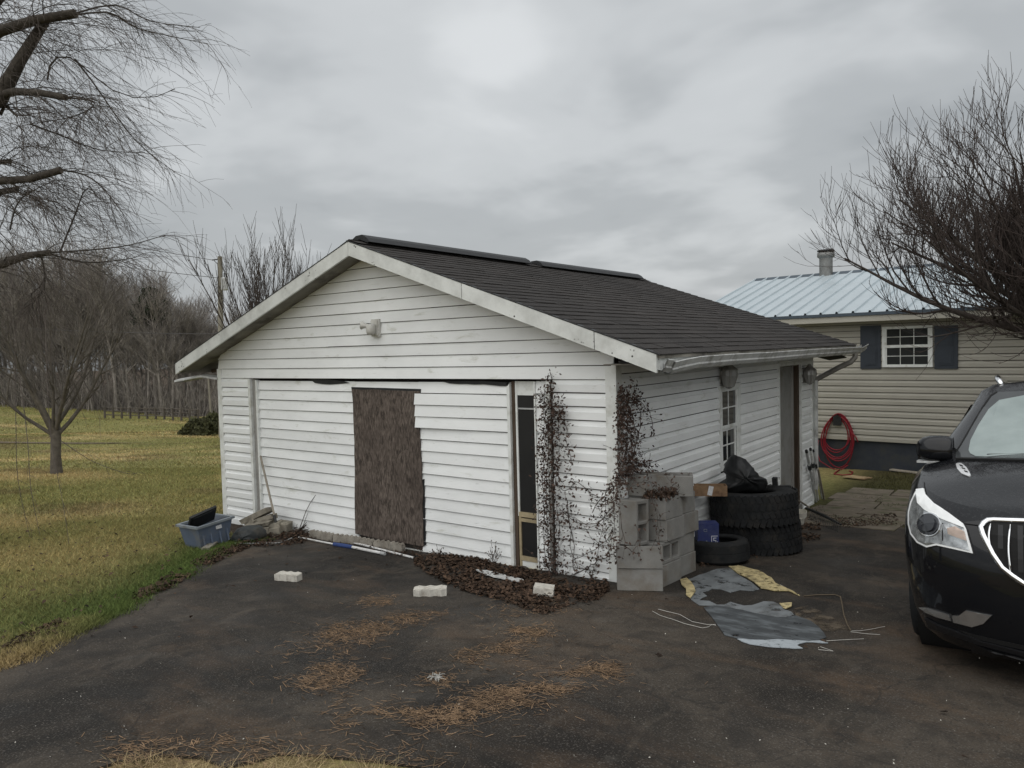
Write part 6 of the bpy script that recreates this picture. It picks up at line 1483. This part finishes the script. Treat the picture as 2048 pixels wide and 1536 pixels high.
# pile of flat stones
sp0 = Vector((-5.30, -.42, 0)); r3 = random.Random(12)
def stone(c, s, rz, rx, ry, label):
    m_ = MB(); bm = bmesh.new(); bmesh.ops.create_cube(bm, size=1); bmesh.ops.bevel(bm, geom=list(bm.edges), offset=.08, segments=1, affect='EDGES')
    rot = Matrix.Rotation(R(rz), 3, 'Z') @ Matrix.Rotation(R(rx), 3, 'X') @ Matrix.Rotation(R(ry), 3, 'Y')
    for v_ in bm.verts:
        v_.co = rot @ Vector((v_.co.x * s[0] * (1 + r3.uniform(-.10, .10)), v_.co.y * s[1] * (1 + r3.uniform(-.10, .10)), v_.co.z * s[2] * (1 + r3.uniform(-.14, .14)))) + Vector(c)
    o = mk('flat_stone', [tuple(v_.co) for v_ in bm.verts], [[l_.index for l_ in f_.verts] for f_ in (bm.verts.index_update() or bm.faces)], MT['wood_stone'])
    bm.free(); return tag(o, label, 'stone', 'flat stones piled by the garage')
def st_at(px, py, depth): return PD(px, py, depth)
stone(st_at(515, 1031, 9.55), (.44, .15, .07), 22, -8, -24, 'long pale flat stone leaning on top of the stone pile')
stone(st_at(521, 1041, 9.55), (.42, .15, .07), 22, -6, -18, 'flat stone second from the top of the stone pile')
stone(st_at(519, 1048, 9.45), (.34, .18, .05), 25, 4, -10, 'thin bright flat stone in the middle of the stone pile')
stone(st_at(543, 1052, 9.45), (.26, .16, .07), 30, 0, -14, 'broken flat stone at the right end of the stone pile')
stone(st_at(545, 1062, 9.40), (.24, .16, .09), 28, 0, -8, 'squat stone low at the right of the stone pile')
stone(st_at(544, 1071, 9.40), (.22, .15, .05), 26, 0, -12, 'thin slab under the right end of the stone pile')
stone(st_at(497, 1050, 9.55), (.26, .14, .05), 30, 6, -40, 'narrow stone tilted at the left of the stone pile')
stone(st_at(566, 1056, 9.5), (.20, .16, .16), 15, 0, 0, 'chunky brown stone against the garage wall')
stone(st_at(520, 1062, 9.45), (.36, .20, .12), 18, 0, -6, 'wide stone at the base of the stone pile')
# leaning stick with black ferrule
a_ = Vector(HY(553, 1050, -.24)); b_ = Vector(HY(521, 912, -.02)); m_ = MB(); m_.tube([a_.lerp(b_, .13), b_], .014, 8); st = m_.build('leaning_stick', MT['pole_wood']); tag(st, 'thin pale stick leaning against the boarded garage front', 'stick')
m_ = MB(); m_.tube([a_, a_.lerp(b_, .135)], .017, 8); m_.build('ferrule', MT['black_trim'], st)
# scalloped edging blocks along the wall
em = MB(); prof2 = []
def edging(p0_, p1_, label):
    d = (p1_ - p0_); L_ = d.length; u = d.normalized(); w = Vector((u.y, -u.x, 0)).normalized(); m2 = MB(); nsc = 3
    top = [(0, .05)] + [(L_ * (k + t) / nsc, .060 + .035 * math.sin(t * math.pi)) for k in range(nsc) for t in (.08, .3, .5, .7, .92)] + [(L_, .05)]
    poly = [(0, -.03)] + [(L_, -.03)] + top[::-1]
    m2.prism([p0_ + u * a + Vector((0, 0, b)) for a, b in poly], tuple(w * .055)); 
    for k in range(nsc): m2.tube([p0_ + u * (L_ * (k + .5) / nsc) + w * .022 + Vector((0, 0, -.03)), p0_ + u * (L_ * (k + .5) / nsc) + w * .022 + Vector((0, 0, .075))], L_ / nsc * .46, 10)
    return tag(m2.build('edging_block', MT['edging']), label, 'edging block', 'scalloped edging blocks along the wall')
pts = [Vector((x, -.07 - .012 * (i % 3), float(tz(x, -.1)) + .014)) for i, x in enumerate(np.linspace(-4.25, -2.62, 8))]
for i, (a, b) in enumerate(zip(pts[:-1], pts[1:])): edging(a + (b - a) * .02, a + (b - a) * .97, 'weathered scalloped edging block at the garage foot, %s from the stone pile' % ('first', 'second', 'third', 'fourth', 'fifth', 'sixth', 'seventh')[i])
# white bricks on the drive
def white_brick(px, py, L_, rz, label, rx=0):
    c = gpl(px, py); m2 = MB(); W_, H_ = .09, .075; top = []
    poly = [(-L_ / 2, 0), (L_ / 2, 0), (L_ / 2, H_ * .85)] + [(L_ / 2 - L_ * (k + t) / 3, H_ * (.86 + .14 * math.sin(t * math.pi))) for k in range(3) for t in (.1, .5, .9)] + [(-L_ / 2, H_ * .85)]
    rt2 = Matrix.Rotation(R(rz), 3, 'Z'); m2.prism([c + rt2 @ Vector((a, -W_ / 2, b - .004)) for a, b in poly], tuple(rt2 @ Vector((0, W_, 0))))
    for k in range(3): q = c + rt2 @ Vector((-L_ / 2 + L_ * (k + .5) / 3, -W_ / 2 + .026, 0)); m2.tube([q, q + Vector((0, 0, H_ * .82))], L_ / 6 * .9, 8)
    return tag(m2.build('edging_brick', MT['white_block']), label, 'brick')
white_brick(577, 1163, .24, 20, 'pale scalloped brick lying alone on the driveway')
white_brick(861, 1193, .28, 38, 'whitish brick lying on the driveway at the edge of the leaf litter')
c = gpl(1088, 1192); m_ = MB(); m_.box(c + Vector((0, 0, .035)), (.17, .13, .075), Matrix.Rotation(R(28), 3, 'Z') @ Matrix.Rotation(R(6), 3, 'Y')); m_.box(c + Vector((.075, -.02, .01)), (.06, .09, .04), Matrix.Rotation(R(20), 3, 'Z')); tag(m_.build('edging_brick', MT['white_block']), 'grey white block half buried in the leaf litter', 'brick')
# two white poles, one with a blue sleeve
a_, m1, m2_, b_ = gpl(598, 1080, .02), gpl(668, 1094, .02), gpl(705, 1100, .02), gpl(762, 1112, .02)
po = empty('extension_pole', m1, 'white extension pole with blue foam sleeve lying on the driveway', 'pole')
m_ = MB(); m_.tube([a_, m1], .010, 8); m_.build('thin_section', MT['white_pole'], po); m_ = MB(); m_.tube([m2_, b_], .016, 10); m_.build('thick_section', MT['white_pole'], po)
m_ = MB(); m_.tube([m1, m1.lerp(m2_, .5), m2_], [.021, .024, .022], 10); m_.build('sleeve', MT['blue_sleeve'], po); m_ = MB(); m_.tube([b_, b_ + (b_ - m2_).normalized() * .07], .019, 8); m_.build('end_cap', MT['galv'], po)
m_ = MB(); m_.tube([gpl(637, 1074, .015), gpl(735, 1097, .015), gpl(828, 1121, .015)], .012, 8); tag(m_.build('white_pipe', MT['white_pole']), 'long thin white pipe lying beside the edging blocks', 'pipe')
# broken white trim in the leaves
v_, f_ = patch([(952, 1146), (975, 1148), (1010, 1157), (1048, 1167), (1040, 1171), (1000, 1163), (965, 1153)], lambda u, v: (tuple(gpl(u, v, .014)), tuple(NRM)), 7, .010, 1.2)
tag(mk('broken_trim', v_, f_, MT['gutter']), 'flaking white strip of trim lying in the leaf litter', 'trim strip')
# bundle of dead stems by the wall
g = np.random.default_rng(61); c = np.array(gpl(600, 1068)); n = 46
P = grow(np.tile(c, (n, 1)) + g.normal(0, .05, (n, 3)) * [1, 1, .3] + [0, 0, .03], np.stack([.85 + g.normal(0, .3, n), .45 + g.normal(0, .25, n), g.normal(.18, .25, n)], 1), g.uniform(.2, .6, n), 5, (0, 0, -.2), .1, g)
v, f = tubes(P, taper(g.uniform(.003, .009, n), 5, .5), 4); tag(npmesh('twig_bundle', v, f, MT['vine_stem'], base=tuple(c)), 'tangled bundle of dead stems at the foot of the garage front', 'twigs')
m_ = MB(); m_.tube([gpl(470, 1091, .012), gpl(520, 1091, .012), gpl(560, 1090, .012), gpl(585, 1081, .02)], .006, 5); tag(m_.build('thin_wire', MT['galv']), 'thin stiff wire lying on the driveway below the stone pile', 'wire')
# ------------------------------------------------------------------ flaking sheet on the driveway
def ZE_(pts): return [(1340 + x / 5.12, 1130 + y / 5.12) for x, y in pts]
c = gpl(1500, 1230); sh_ = empty('flaking_sheet', c, 'flaking blue grey sheet with yellowed backing stuck to the driveway', 'sheet')
def sheet(name, pts, mat, lift, th, jit=.7, step=12):
    v_, f_ = patch(ZE_(pts), lambda u, v: (tuple(gpl(u, v) + NRM * lift), tuple(NRM)), step, th, jit); mk(name, v_, f_, mat, sh_)
sheet('upper_sheet', [(150, 175), (300, 120), (480, 60), (620, 45), (700, 120), (830, 195), (915, 270), (850, 290), (720, 278), (620, 305), (520, 270), (430, 265), (390, 290), (330, 300), (380, 340), (330, 360), (300, 385), (400, 390), (480, 430), (560, 430), (620, 400), (680, 420), (760, 440), (840, 435), (960, 395), (1060, 400), (1130, 430), (1170, 480), (1240, 500), (1270, 535), (1180, 560), (1000, 545), (800, 500), (620, 460), (480, 440), (300, 435), (220, 380), (180, 300)], MT['sheet_grey'], .002, .004)
sheet('lower_sheet', [(345, 460), (480, 440), (620, 460), (800, 500), (1000, 545), (1180, 565), (1290, 545), (1440, 600), (1520, 660), (1580, 730), (1600, 770), (1520, 800), (1400, 810), (1300, 800), (1100, 790), (900, 795), (700, 785), (560, 745), (500, 660), (430, 560)], MT['sheet_dark'], .003, .005)
sheet('pale_edge', [(690, 788), (900, 798), (1100, 793), (1300, 803), (1420, 812), (1530, 805), (1620, 830), (1400, 820), (1320, 840), (1300, 855), (1360, 885), (1200, 880), (1000, 868), (820, 842), (740, 815)], MT['sheet_pale'], .004, .005)
sheet('worn_film', [(1290, 545), (1270, 470), (1400, 440), (1560, 500), (1700, 580), (1830, 680), (1800, 730), (1650, 700), (1560, 700), (1440, 600)], MT['film'], .002, .003)
sheet('yellow_backing', [(105, 180), (170, 160), (215, 200), (250, 255), (262, 300), (210, 370), (165, 335), (165, 270), (120, 235)], MT['sheet_yellow'], .008, .008, .5, 8)
sheet('yellow_backing', [(600, 40), (740, 38), (860, 75), (960, 110), (1040, 160), (1080, 215), (1180, 260), (1260, 300), (1330, 345), (1220, 295), (1090, 295), (990, 275), (930, 265), (860, 200), (780, 150), (690, 110), (640, 70)], MT['sheet_yellow'], .008, .008, .7, 9)
sheet('yellow_backing', [(1120, 425), (1250, 418), (1245, 455), (1190, 480), (1160, 470)], MT['sheet_yellow'], .009, .006, .4, 8)
for k, ln in enumerate(([(0, 510), (100, 535), (230, 610), (380, 640), (470, 640)], [(0, 575), (150, 630), (330, 675), (390, 665), (430, 640), (470, 650)], [(1860, 705), (1950, 705), (2048, 690), (2200, 660)], [(1850, 715), (2000, 735), (2150, 745)], [(1600, 810), (1750, 800), (1985, 788)], [(1540, 870), (1670, 915), (1520, 900)], [(1370, 345), (1500, 332), (1690, 330), (1745, 350), (1760, 420), (1780, 540), (1820, 650), (1850, 700)], [(1130, 225), (1230, 290), (1320, 340)], [(-120, 480), (0, 512)], [(-180, 500), (-100, 545), (0, 578)])):
    m_ = MB(); m_.tube([gpl(*q, .008) for q in ZE_(ln)], .0019 if k != 6 else .005, 4); m_.build('frayed_string', MT['string'] if k != 6 else MT['track'], sh_)

# ------------------------------------------------------------------ vines
def vine(name, stems_px, mapfn, nleaf, label, seed, spread, dens=1.0, base_px=None, stem_r=.0032):
    g = np.random.default_rng(seed); o = empty(name, mapfn(*base_px, .02), label, 'vine')
    P = []; PR = []; Lc = []
    for pts, w, nl_ in stems_px:
        a = np.array([mapfn(u, v, g.uniform(.015, .05)) for u, v in pts]); a = resamp(a, 12)
        reps = max(1, int(w / 8))
        for k in range(reps):
            off = np.array([mapfn(pts[len(pts) // 2][0] + g.normal(0, w * .35), pts[len(pts) // 2][1], .02)]) - np.array([mapfn(*pts[len(pts) // 2], .02)])
            b = a + off * np.linspace(.3, 1, 12)[:, None] + g.normal(0, .012, (12, 3)); P.append(b); PR.append(np.full(12, stem_r * g.uniform(.6, 1.3)))
        t = g.random(int(nl_ * dens)) * 11; i = np.clip(t.astype(int), 0, 10); base = a[i] + (a[i + 1] - a[i]) * (t - i)[:, None]
        offs_ = np.array([mapfn(pts[0][0] + x, pts[0][1] + y, d) for x, y, d in zip(g.normal(0, w * .5, len(t)), g.normal(0, 12, len(t)), g.uniform(.012, .10, len(t)))]) - np.array([mapfn(*pts[0], 0.0)])
        Lc.append(base + offs_)
    P = np.array(P); PR = np.array(PR); S, D, L, _ = spawn(P, PR, 7, .05, 1, (55, 20), g, .17, .4, .2, .0); P2 = grow(S, D, L, 5, np.array([0, 0, -.6]), .2, g); R2 = np.full((len(P2), 5), .0016)
    v, f = joinm([tubes(P, PR, 4), tubes(P2, R2, 3)]); npmesh('stems', v, f, MT['vine_stem'], o)
    C_ = np.concatenate(Lc + [P2[:, -1], P2[:, 2]]); v, f = leafcards(C_, .0175, g); npmesh('leaves', v, f, MT['vine_leaf'], o)
    return o
fy = lambda u, v, d: HY(u, v, -.024 - d)
fxw = lambda u, v, d: HX(u, v, .024 + d)
vine('climbing_vine', [([(1098, 1168), (1094, 1080), (1092, 980), (1096, 880), (1104, 810), (1101, 742)], 15, 250), ([(1096, 1165), (1090, 1060), (1088, 940), (1090, 850), (1092, 775)], 20, 850),
     ([(1112, 1165), (1110, 1060), (1108, 960), (1108, 880), (1112, 815)], 19, 750), ([(1112, 812), (1124, 818), (1132, 850), (1138, 900), (1144, 930)], 10, 150), ([(1110, 960), (1130, 985), (1150, 960), (1175, 985), (1190, 992)], 14, 60),
     ([(1120, 1020), (1160, 1045), (1195, 1045), (1225, 1010), (1232, 960)], 18, 100), ([(1115, 1100), (1150, 1115), (1190, 1095), (1230, 1060)], 8, 45), ([(1180, 1160), (1200, 1090), (1212, 1010), (1222, 965)], 14, 110), ([(1150, 1150), (1185, 1128), (1225, 1110)], 12, 34),
     ([(1120, 1165), (1150, 1140), (1140, 1060), (1135, 1000)], 20, 110)], fy, 0, 'withered brown climbing vine on the garage front beside the screen door', 71, 1, 1.0, (1098, 1168))
vine('climbing_vine', [([(1238, 955), (1240, 900), (1240, 840), (1242, 782)], 10, 420), ([(1258, 950), (1256, 880), (1254, 830), (1256, 785)], 16, 520), ([(1262, 945), (1270, 890), (1272, 850), (1262, 790)], 20, 220), ([(1262, 785), (1280, 798), (1296, 820), (1306, 870)], 7, 90), ([(1250, 940), (1285, 930), (1310, 945), (1335, 960)], 14, 120), ([(1245, 955), (1262, 935), (1290, 928)], 22, 160)], fxw, 0, 'withered brown vine on the garage side wall above the concrete blocks', 72, 1, 1.0, (1250, 955))
# vine strands and dead leaves on the blocks
bd = lambda u, v, d: PD(u, v, 6.38 - d)
vine('climbing_vine', [([(1222, 1120), (1226, 1050), (1232, 1000), (1240, 960)], 14, 190), ([(1240, 1020), (1250, 1090), (1275, 1092), (1282, 1060)], 5, 14), ([(1300, 985), (1310, 1030), (1318, 1060), (1322, 1110)], 9, 36), ([(1250, 985), (1290, 960), (1330, 985), (1360, 975)], 12, 90), ([(1190, 1020), (1215, 985), (1240, 960)], 12, 50)], bd, 0, 'dead vine strands trailing over the concrete block stack', 73, 1, 1.0, (1230, 1110))
WL = ['spindly dead weed right of the strand board panel', 'dead weed sprouting at the near end of the leaf litter', 'dead weed in the middle of the right hand infill', 'short dead weed beside the narrow screen door', 'tall dead weed brushing the narrow screen door', 'dead weed above the edging blocks', 'dead weed between the vine and the concrete blocks']
# weeds at the wall foot
g = np.random.default_rng(77)
for k, (u, v, hh) in enumerate(((838, 1096, .16), (870, 1102, .18), (905, 1108, .15), (1002, 1128, .24), (1012, 1124, .30), (640, 1062, .16), (1190, 1160, .16))):
    b0 = np.array(gpl(u, v)); b0[1] = min(b0[1], -.06); n = 6; P = grow(np.tile(b0, (n, 1)), np.stack([g.normal(0, .3, n), g.normal(-.1, .15, n), np.ones(n)], 1), g.uniform(.5, 1, n) * hh, 5, (0, 0, 0), .15, g)
    o = empty('dead_weed', b0, WL[k], 'weed', 'dead weeds at the wall foot'); v_, f_ = tubes(P, np.full((n, 5), .0022), 3); npmesh('stems', v_, f_, MT['vine_stem'], o)
    v_, f_ = leafcards(P[:, 2:].reshape(-1, 3) + g.normal(0, .008, (n * 3, 3)), .013, g); npmesh('leaves', v_, f_, MT['vine_leaf'], o)

# ------------------------------------------------------------------ leaf litter, straw, grass (uncountable)
def scatter_poly(poly_px, n, g):
    P = [G(u, v) for u, v in poly_px]; poly = [(p[0], p[1]) for p in P]; xs_ = [p[0] for p in poly]; ys_ = [p[1] for p in poly]; out = []
    tot = 0
    while tot < n:
        x = g.uniform(min(xs_), max(xs_), n * 2); y = g.uniform(min(ys_), max(ys_), n * 2); k = inpoly(x, y, poly); w = fbm(x, y, .35, 55) > g.uniform(.25, .62, len(x)); k &= w
        out.append(np.stack([x[k], y[k]], 1)); tot += k.sum()
    return np.concatenate(out)[:n]
def flat_leaves(XY, size, g, heap):
    n = len(XY); z = tz(XY[:, 0], XY[:, 1]) + .018 + heap * g.random(n) ** 1.5
    C_ = np.stack([XY[:, 0], XY[:, 1], z], 1); th = g.uniform(0, 6.28, n); a = np.stack([np.cos(th), np.sin(th), g.normal(0, .3, n)], 1); b = np.stack([-np.sin(th), np.cos(th), g.normal(0, .35, n)], 1); s = (size * g.uniform(.5, 1.3, n))[:, None]
    return np.stack([C_ - a * s, C_ - b * s * .55 + [0, 0, .006], C_ + a * s, C_ + b * s * .55 + [0, 0, .006]], 1).reshape(-1, 3), np.arange(n * 4).reshape(-1, 4)
g = np.random.default_rng(81); parts = []
for poly, n, sz, hp in (([(826, 1116), (880, 1106), (960, 1122), (1040, 1142), (1120, 1160), (1216, 1166), (1218, 1185), (1160, 1200), (1090, 1216), (1000, 1204), (930, 1188), (870, 1160), (830, 1135)], 5200, .022, .026),
                        ([(1150, 1205), (1190, 1180), (1220, 1185), (1180, 1215)], 260, .02, .02), ([(1000, 1205), (1100, 1216), (1170, 1205), (1090, 1235)], 260, .018, .01),
                        ([(500, 1066), (600, 1066), (640, 1075), (600, 1092), (540, 1098), (470, 1094)], 800, .024, .04), ([(440, 1100), (480, 1092), (500, 1098), (430, 1130), (340, 1180), (270, 1208), (265, 1195), (330, 1160), (400, 1120)], 1300, .022, .02),
                        ([(1575, 1050), (1640, 1050), (1640, 1085), (1580, 1095)], 420, .022, .02), ([(1500, 1090), (1590, 1085), (1560, 1110), (1400, 1140), (1395, 1125), (1490, 1118)], 320, .018, .015), ([(1660, 1040), (1790, 1030), (1800, 1052), (1690, 1058)], 650, .018, .015), ([(0, 1300), (120, 1240), (150, 1262), (30, 1335)], 500, .018, .015),
                        ([(620, 1066), (760, 1090), (840, 1112), (820, 1122), (700, 1092)], 260, .02, .02), ([(1560, 1000), (1640, 1010), (1690, 1045), (1600, 1050)], 200, .018, .01)):
    parts.append(flat_leaves(scatter_poly(poly, n, g), sz, g, hp))
XY = np.concatenate([np.stack([g.uniform(-9, -2, 900), g.uniform(-5, 2, 900)], 1), np.stack([g.uniform(-5.5, 6, 160), g.uniform(-4, -.3, 160)], 1)]); XY = XY[(~inpoly(XY[:, 0], XY[:, 1], DRIVE)) | (g.random(len(XY)) < .35)]; XY = XY[~((XY[:, 0] > -GW) & (XY[:, 0] < 0) & (XY[:, 1] > 0))]; parts.append(flat_leaves(XY, .022, g, .03))
v, f = joinm(parts); tag(npmesh('leaf_litter', v, f, MT['leaf']), 'dead brown leaf litter drifted along the garage and driveway edge', 'leaves', kind='stuff')
# leaves lying on top of the block stack
n = 240; C_ = np.stack([g.uniform(.20, .42, n), g.uniform(.05, .80, n), np.zeros(n)], 1); C_[:, 2] = gz2(.3, .4) + H * 4 + .01 + .06 * g.random(n); v, f = leafcards(C_, .03, g); tag(npmesh('leaf_heap', v, f, MT['leaf']), 'heap of dead leaves lying on the concrete block stack', 'leaves', kind='stuff')
# pine straw drifts
def straw(XY, g, L_, lift, col=None):
    n = len(XY); z = tz(XY[:, 0], XY[:, 1]) + .017 + lift * g.random(n); th = g.normal(.55, .7, n); d = np.stack([np.cos(th), np.sin(th), g.normal(0, .10, n)], 1); s = (L_ * g.uniform(.4, 1.2, n))[:, None]; w = np.stack([-np.sin(th), np.cos(th), np.zeros(n)], 1) * .0016
    C_ = np.stack([XY[:, 0], XY[:, 1], z], 1); return np.stack([C_ - d * s - w, C_ - d * s + w, C_ + d * s + w, C_ + d * s - w], 1).reshape(-1, 3), np.arange(n * 4).reshape(-1, 4)
parts = []
for poly, n in (([(640, 1255), (720, 1245), (870, 1225), (900, 1232), (800, 1255), (740, 1290), (640, 1300)], 2600), ([(615, 1330), (740, 1345), (640, 1385), (600, 1375)], 700), ([(720, 1195), (790, 1192), (785, 1215), (720, 1213)], 420), ([(910, 1310), (1040, 1285), (1080, 1290), (960, 1340), (920, 1325)], 1200), ([(1020, 1265), (1090, 1240), (1110, 1262), (1080, 1280)], 800),
                ([(850, 1355), (900, 1348), (905, 1375), (850, 1375)], 260), ([(650, 1432), (780, 1425), (880, 1425), (960, 1392), (1080, 1375), (1150, 1345), (1240, 1330), (1250, 1345), (1100, 1400), (1000, 1440), (900, 1455), (760, 1465), (660, 1455)], 6800), ([(560, 1290), (700, 1300), (690, 1420), (580, 1380)], 900), ([(1000, 1195), (1180, 1200), (1080, 1250), (960, 1240)], 800), ([(200, 1480), (900, 1500), (900, 1536), (220, 1536)], 1800)):
    XY = scatter_poly(poly, int(n * .75), g); XY = XY + g.normal(0, 1, XY.shape) * np.abs(g.normal(0, .075, (len(XY), 1))); XY = XY[vnoise(XY[:, 0], XY[:, 1], .13, 61) * .6 + vnoise(XY[:, 0], XY[:, 1], .4, 62) * .4 > g.uniform(.2, .75, len(XY))]; parts.append(straw(XY, g, .028, .003))
v, f = joinm(parts); tag(npmesh('pine_straw', v, f, MT['straw']), 'rust brown pine straw drifted in streaks across the driveway', 'pine straw', kind='stuff')
# pale grit and crumbs
n = 190; u = g.uniform(0, 2048, n); w = g.uniform(1120, 1536, n); C_ = np.array([G(a, b) for a, b in zip(u, w)]); k = inpoly(C_[:, 0], C_[:, 1], DRIVE); C_ = C_[k]; C_[:, 2] += .018; v, f = leafcards(C_, .005, g); tag(npmesh('grit', v, f, MT['white_block']), 'pale crumbs and grit scattered on the asphalt', 'grit', kind='stuff')
m_ = MB()
c = np.array(gpl(872, 1362, .01)); n = 34; P = grow(np.tile(c, (n, 1)) + g.normal(0, .015, (n, 3)) * [1, 1, 0], np.stack([g.normal(0, 1, n), g.normal(0, 1, n), g.uniform(.05, .5, n)], 1), g.uniform(.02, .06, n), 4, (0, 0, -.5), .1, g); v, f = tubes(P, np.full((n, 4), .0022), 3)
tag(npmesh('grass_tuft', v, f, MT['string'], base=tuple(c)), 'small bleached tuft of dead grass lying on the driveway', 'grass tuft')
# grass blades
def blades(XY, g, h, w, col, lean=.5):
    n = len(XY); z = tz(XY[:, 0], XY[:, 1]); th = g.uniform(0, 6.28, n); hh = h * g.uniform(.4, 1.25, n); ww = w * g.uniform(.6, 1.2, n)
    b = np.stack([XY[:, 0], XY[:, 1], z - .005], 1); s = np.stack([np.cos(th), np.sin(th), np.zeros(n)], 1) * ww[:, None]; ln = np.stack([g.normal(0, lean, n), g.normal(0, lean, n), np.ones(n)], 1) * hh[:, None]
    V = np.stack([b - s, b + s, b + ln], 1).reshape(-1, 3); return V, np.arange(n * 3).reshape(-1, 3), np.repeat(col, 3, 0)
g = np.random.default_rng(91)
def lawn_pts(n, d0, d1, u0, u1):
    u = g.uniform(u0, u1, n); dd = np.sqrt(g.uniform(d0 * d0, d1 * d1, n)); xy = CAM[None, :2] + dd[:, None] * (FW[:2][None] + ((u - 1024) / FPX)[:, None] * RT[:2][None])
    k = ~inpoly(xy[:, 0], xy[:, 1], DRIVE) & ~((xy[:, 0] > -GW - .05) & (xy[:, 0] < .05) & (xy[:, 1] > 0) & (xy[:, 1] < GL)); k &= ~((xy[:, 0] > -6.4) & (xy[:, 0] < -4.2) & (xy[:, 1] > -.5) & (xy[:, 1] < .05)); return xy[k]
parts = []
for n, d0, d1, u0, u1, h, w in ((230000, 3.8, 11, -350, 620, .042, .0032), (110000, 11, 20, -300, 480, .05, .006), (60000, 20, 42, -300, 480, .06, .013), (75000, 40, 92, -500, 520, .09, .030), (60000, 3.5, 14, -1300, -350, .045, .005)):
    XY = lawn_pts(n, d0, d1, u0, u1); col = lawn_col(XY[:, 0], XY[:, 1]); col = col * g.uniform(.65, 1.45, (len(XY), 1)); col[:, 0] *= g.uniform(.85, 1.15, len(XY)); parts.append(blades(XY, g, h, w, col, .75))
# yard by the house
XY = np.stack([g.uniform(.1, 4.5, 26000), g.uniform(4.3, 10.6, 26000)], 1); k = ~inpoly(XY[:, 0], XY[:, 1], DRIVE) & (fbm(XY[:, 0], XY[:, 1], .5, 66) > .44 + .22 * ((XY[:, 0] < 1.9) & (XY[:, 1] < 8.4))); XY = XY[k]; col = lawn_col(XY[:, 0], XY[:, 1]) * g.uniform(.7, 1.9, (len(XY), 1)); parts.append(blades(XY, g, .06, .005, col, .6))
# ragged green edge along the drive, and the dry verge
el_ = np.array(LEFT_EDGE); t = g.random(26000) * (len(el_) - 1.001); i = t.astype(int); pe = el_[i] + (el_[i + 1] - el_[i]) * (t - i)[:, None] + np.stack([-np.abs(g.normal(0, .16, len(t))) + .05, np.abs(g.normal(0, .10, len(t))) - .04], 1)
k = fbm(pe[:, 0], pe[:, 1], .45, 71) > g.uniform(.3, .55, len(pe)); pe = pe[k]; col = lawn_col(pe[:, 0], pe[:, 1]) * g.uniform(.7, 1.5, (len(pe), 1)); parts.append(blades(pe, g, .055, .0035, col, .7))
pv_ = np.concatenate([scatter_poly([(215, 1538), (330, 1520), (400, 1545), (500, 1548), (560, 1518), (700, 1530), (820, 1545), (905, 1560), (900, 1700), (150, 1700)], 9000, g), scatter_poly([(225, 1528), (330, 1512), (380, 1540), (480, 1548), (560, 1510), (640, 1518), (760, 1530), (880, 1548), (900, 1580), (200, 1580)], 1500, g)]); pv_ = pv_[vnoise(pv_[:, 0], pv_[:, 1], .16, 67) > g.uniform(.25, .65, len(pv_))]; col = np.array([[.34, .265, .145]]) * g.uniform(.5, 1.5, (len(pv_), 1)); parts.append(blades(pv_, g, .05, .0017, col, 1.1))
V = np.concatenate([p_[0] for p_ in parts]); Cc = np.concatenate([p_[2] for p_ in parts]); npm = npmesh('grass', V, np.arange(len(V)).reshape(-1, 3), MT['grass'], col=Cc); tag(npm, 'short winter lawn grass, straw coloured with green patches', 'grass', kind='stuff')
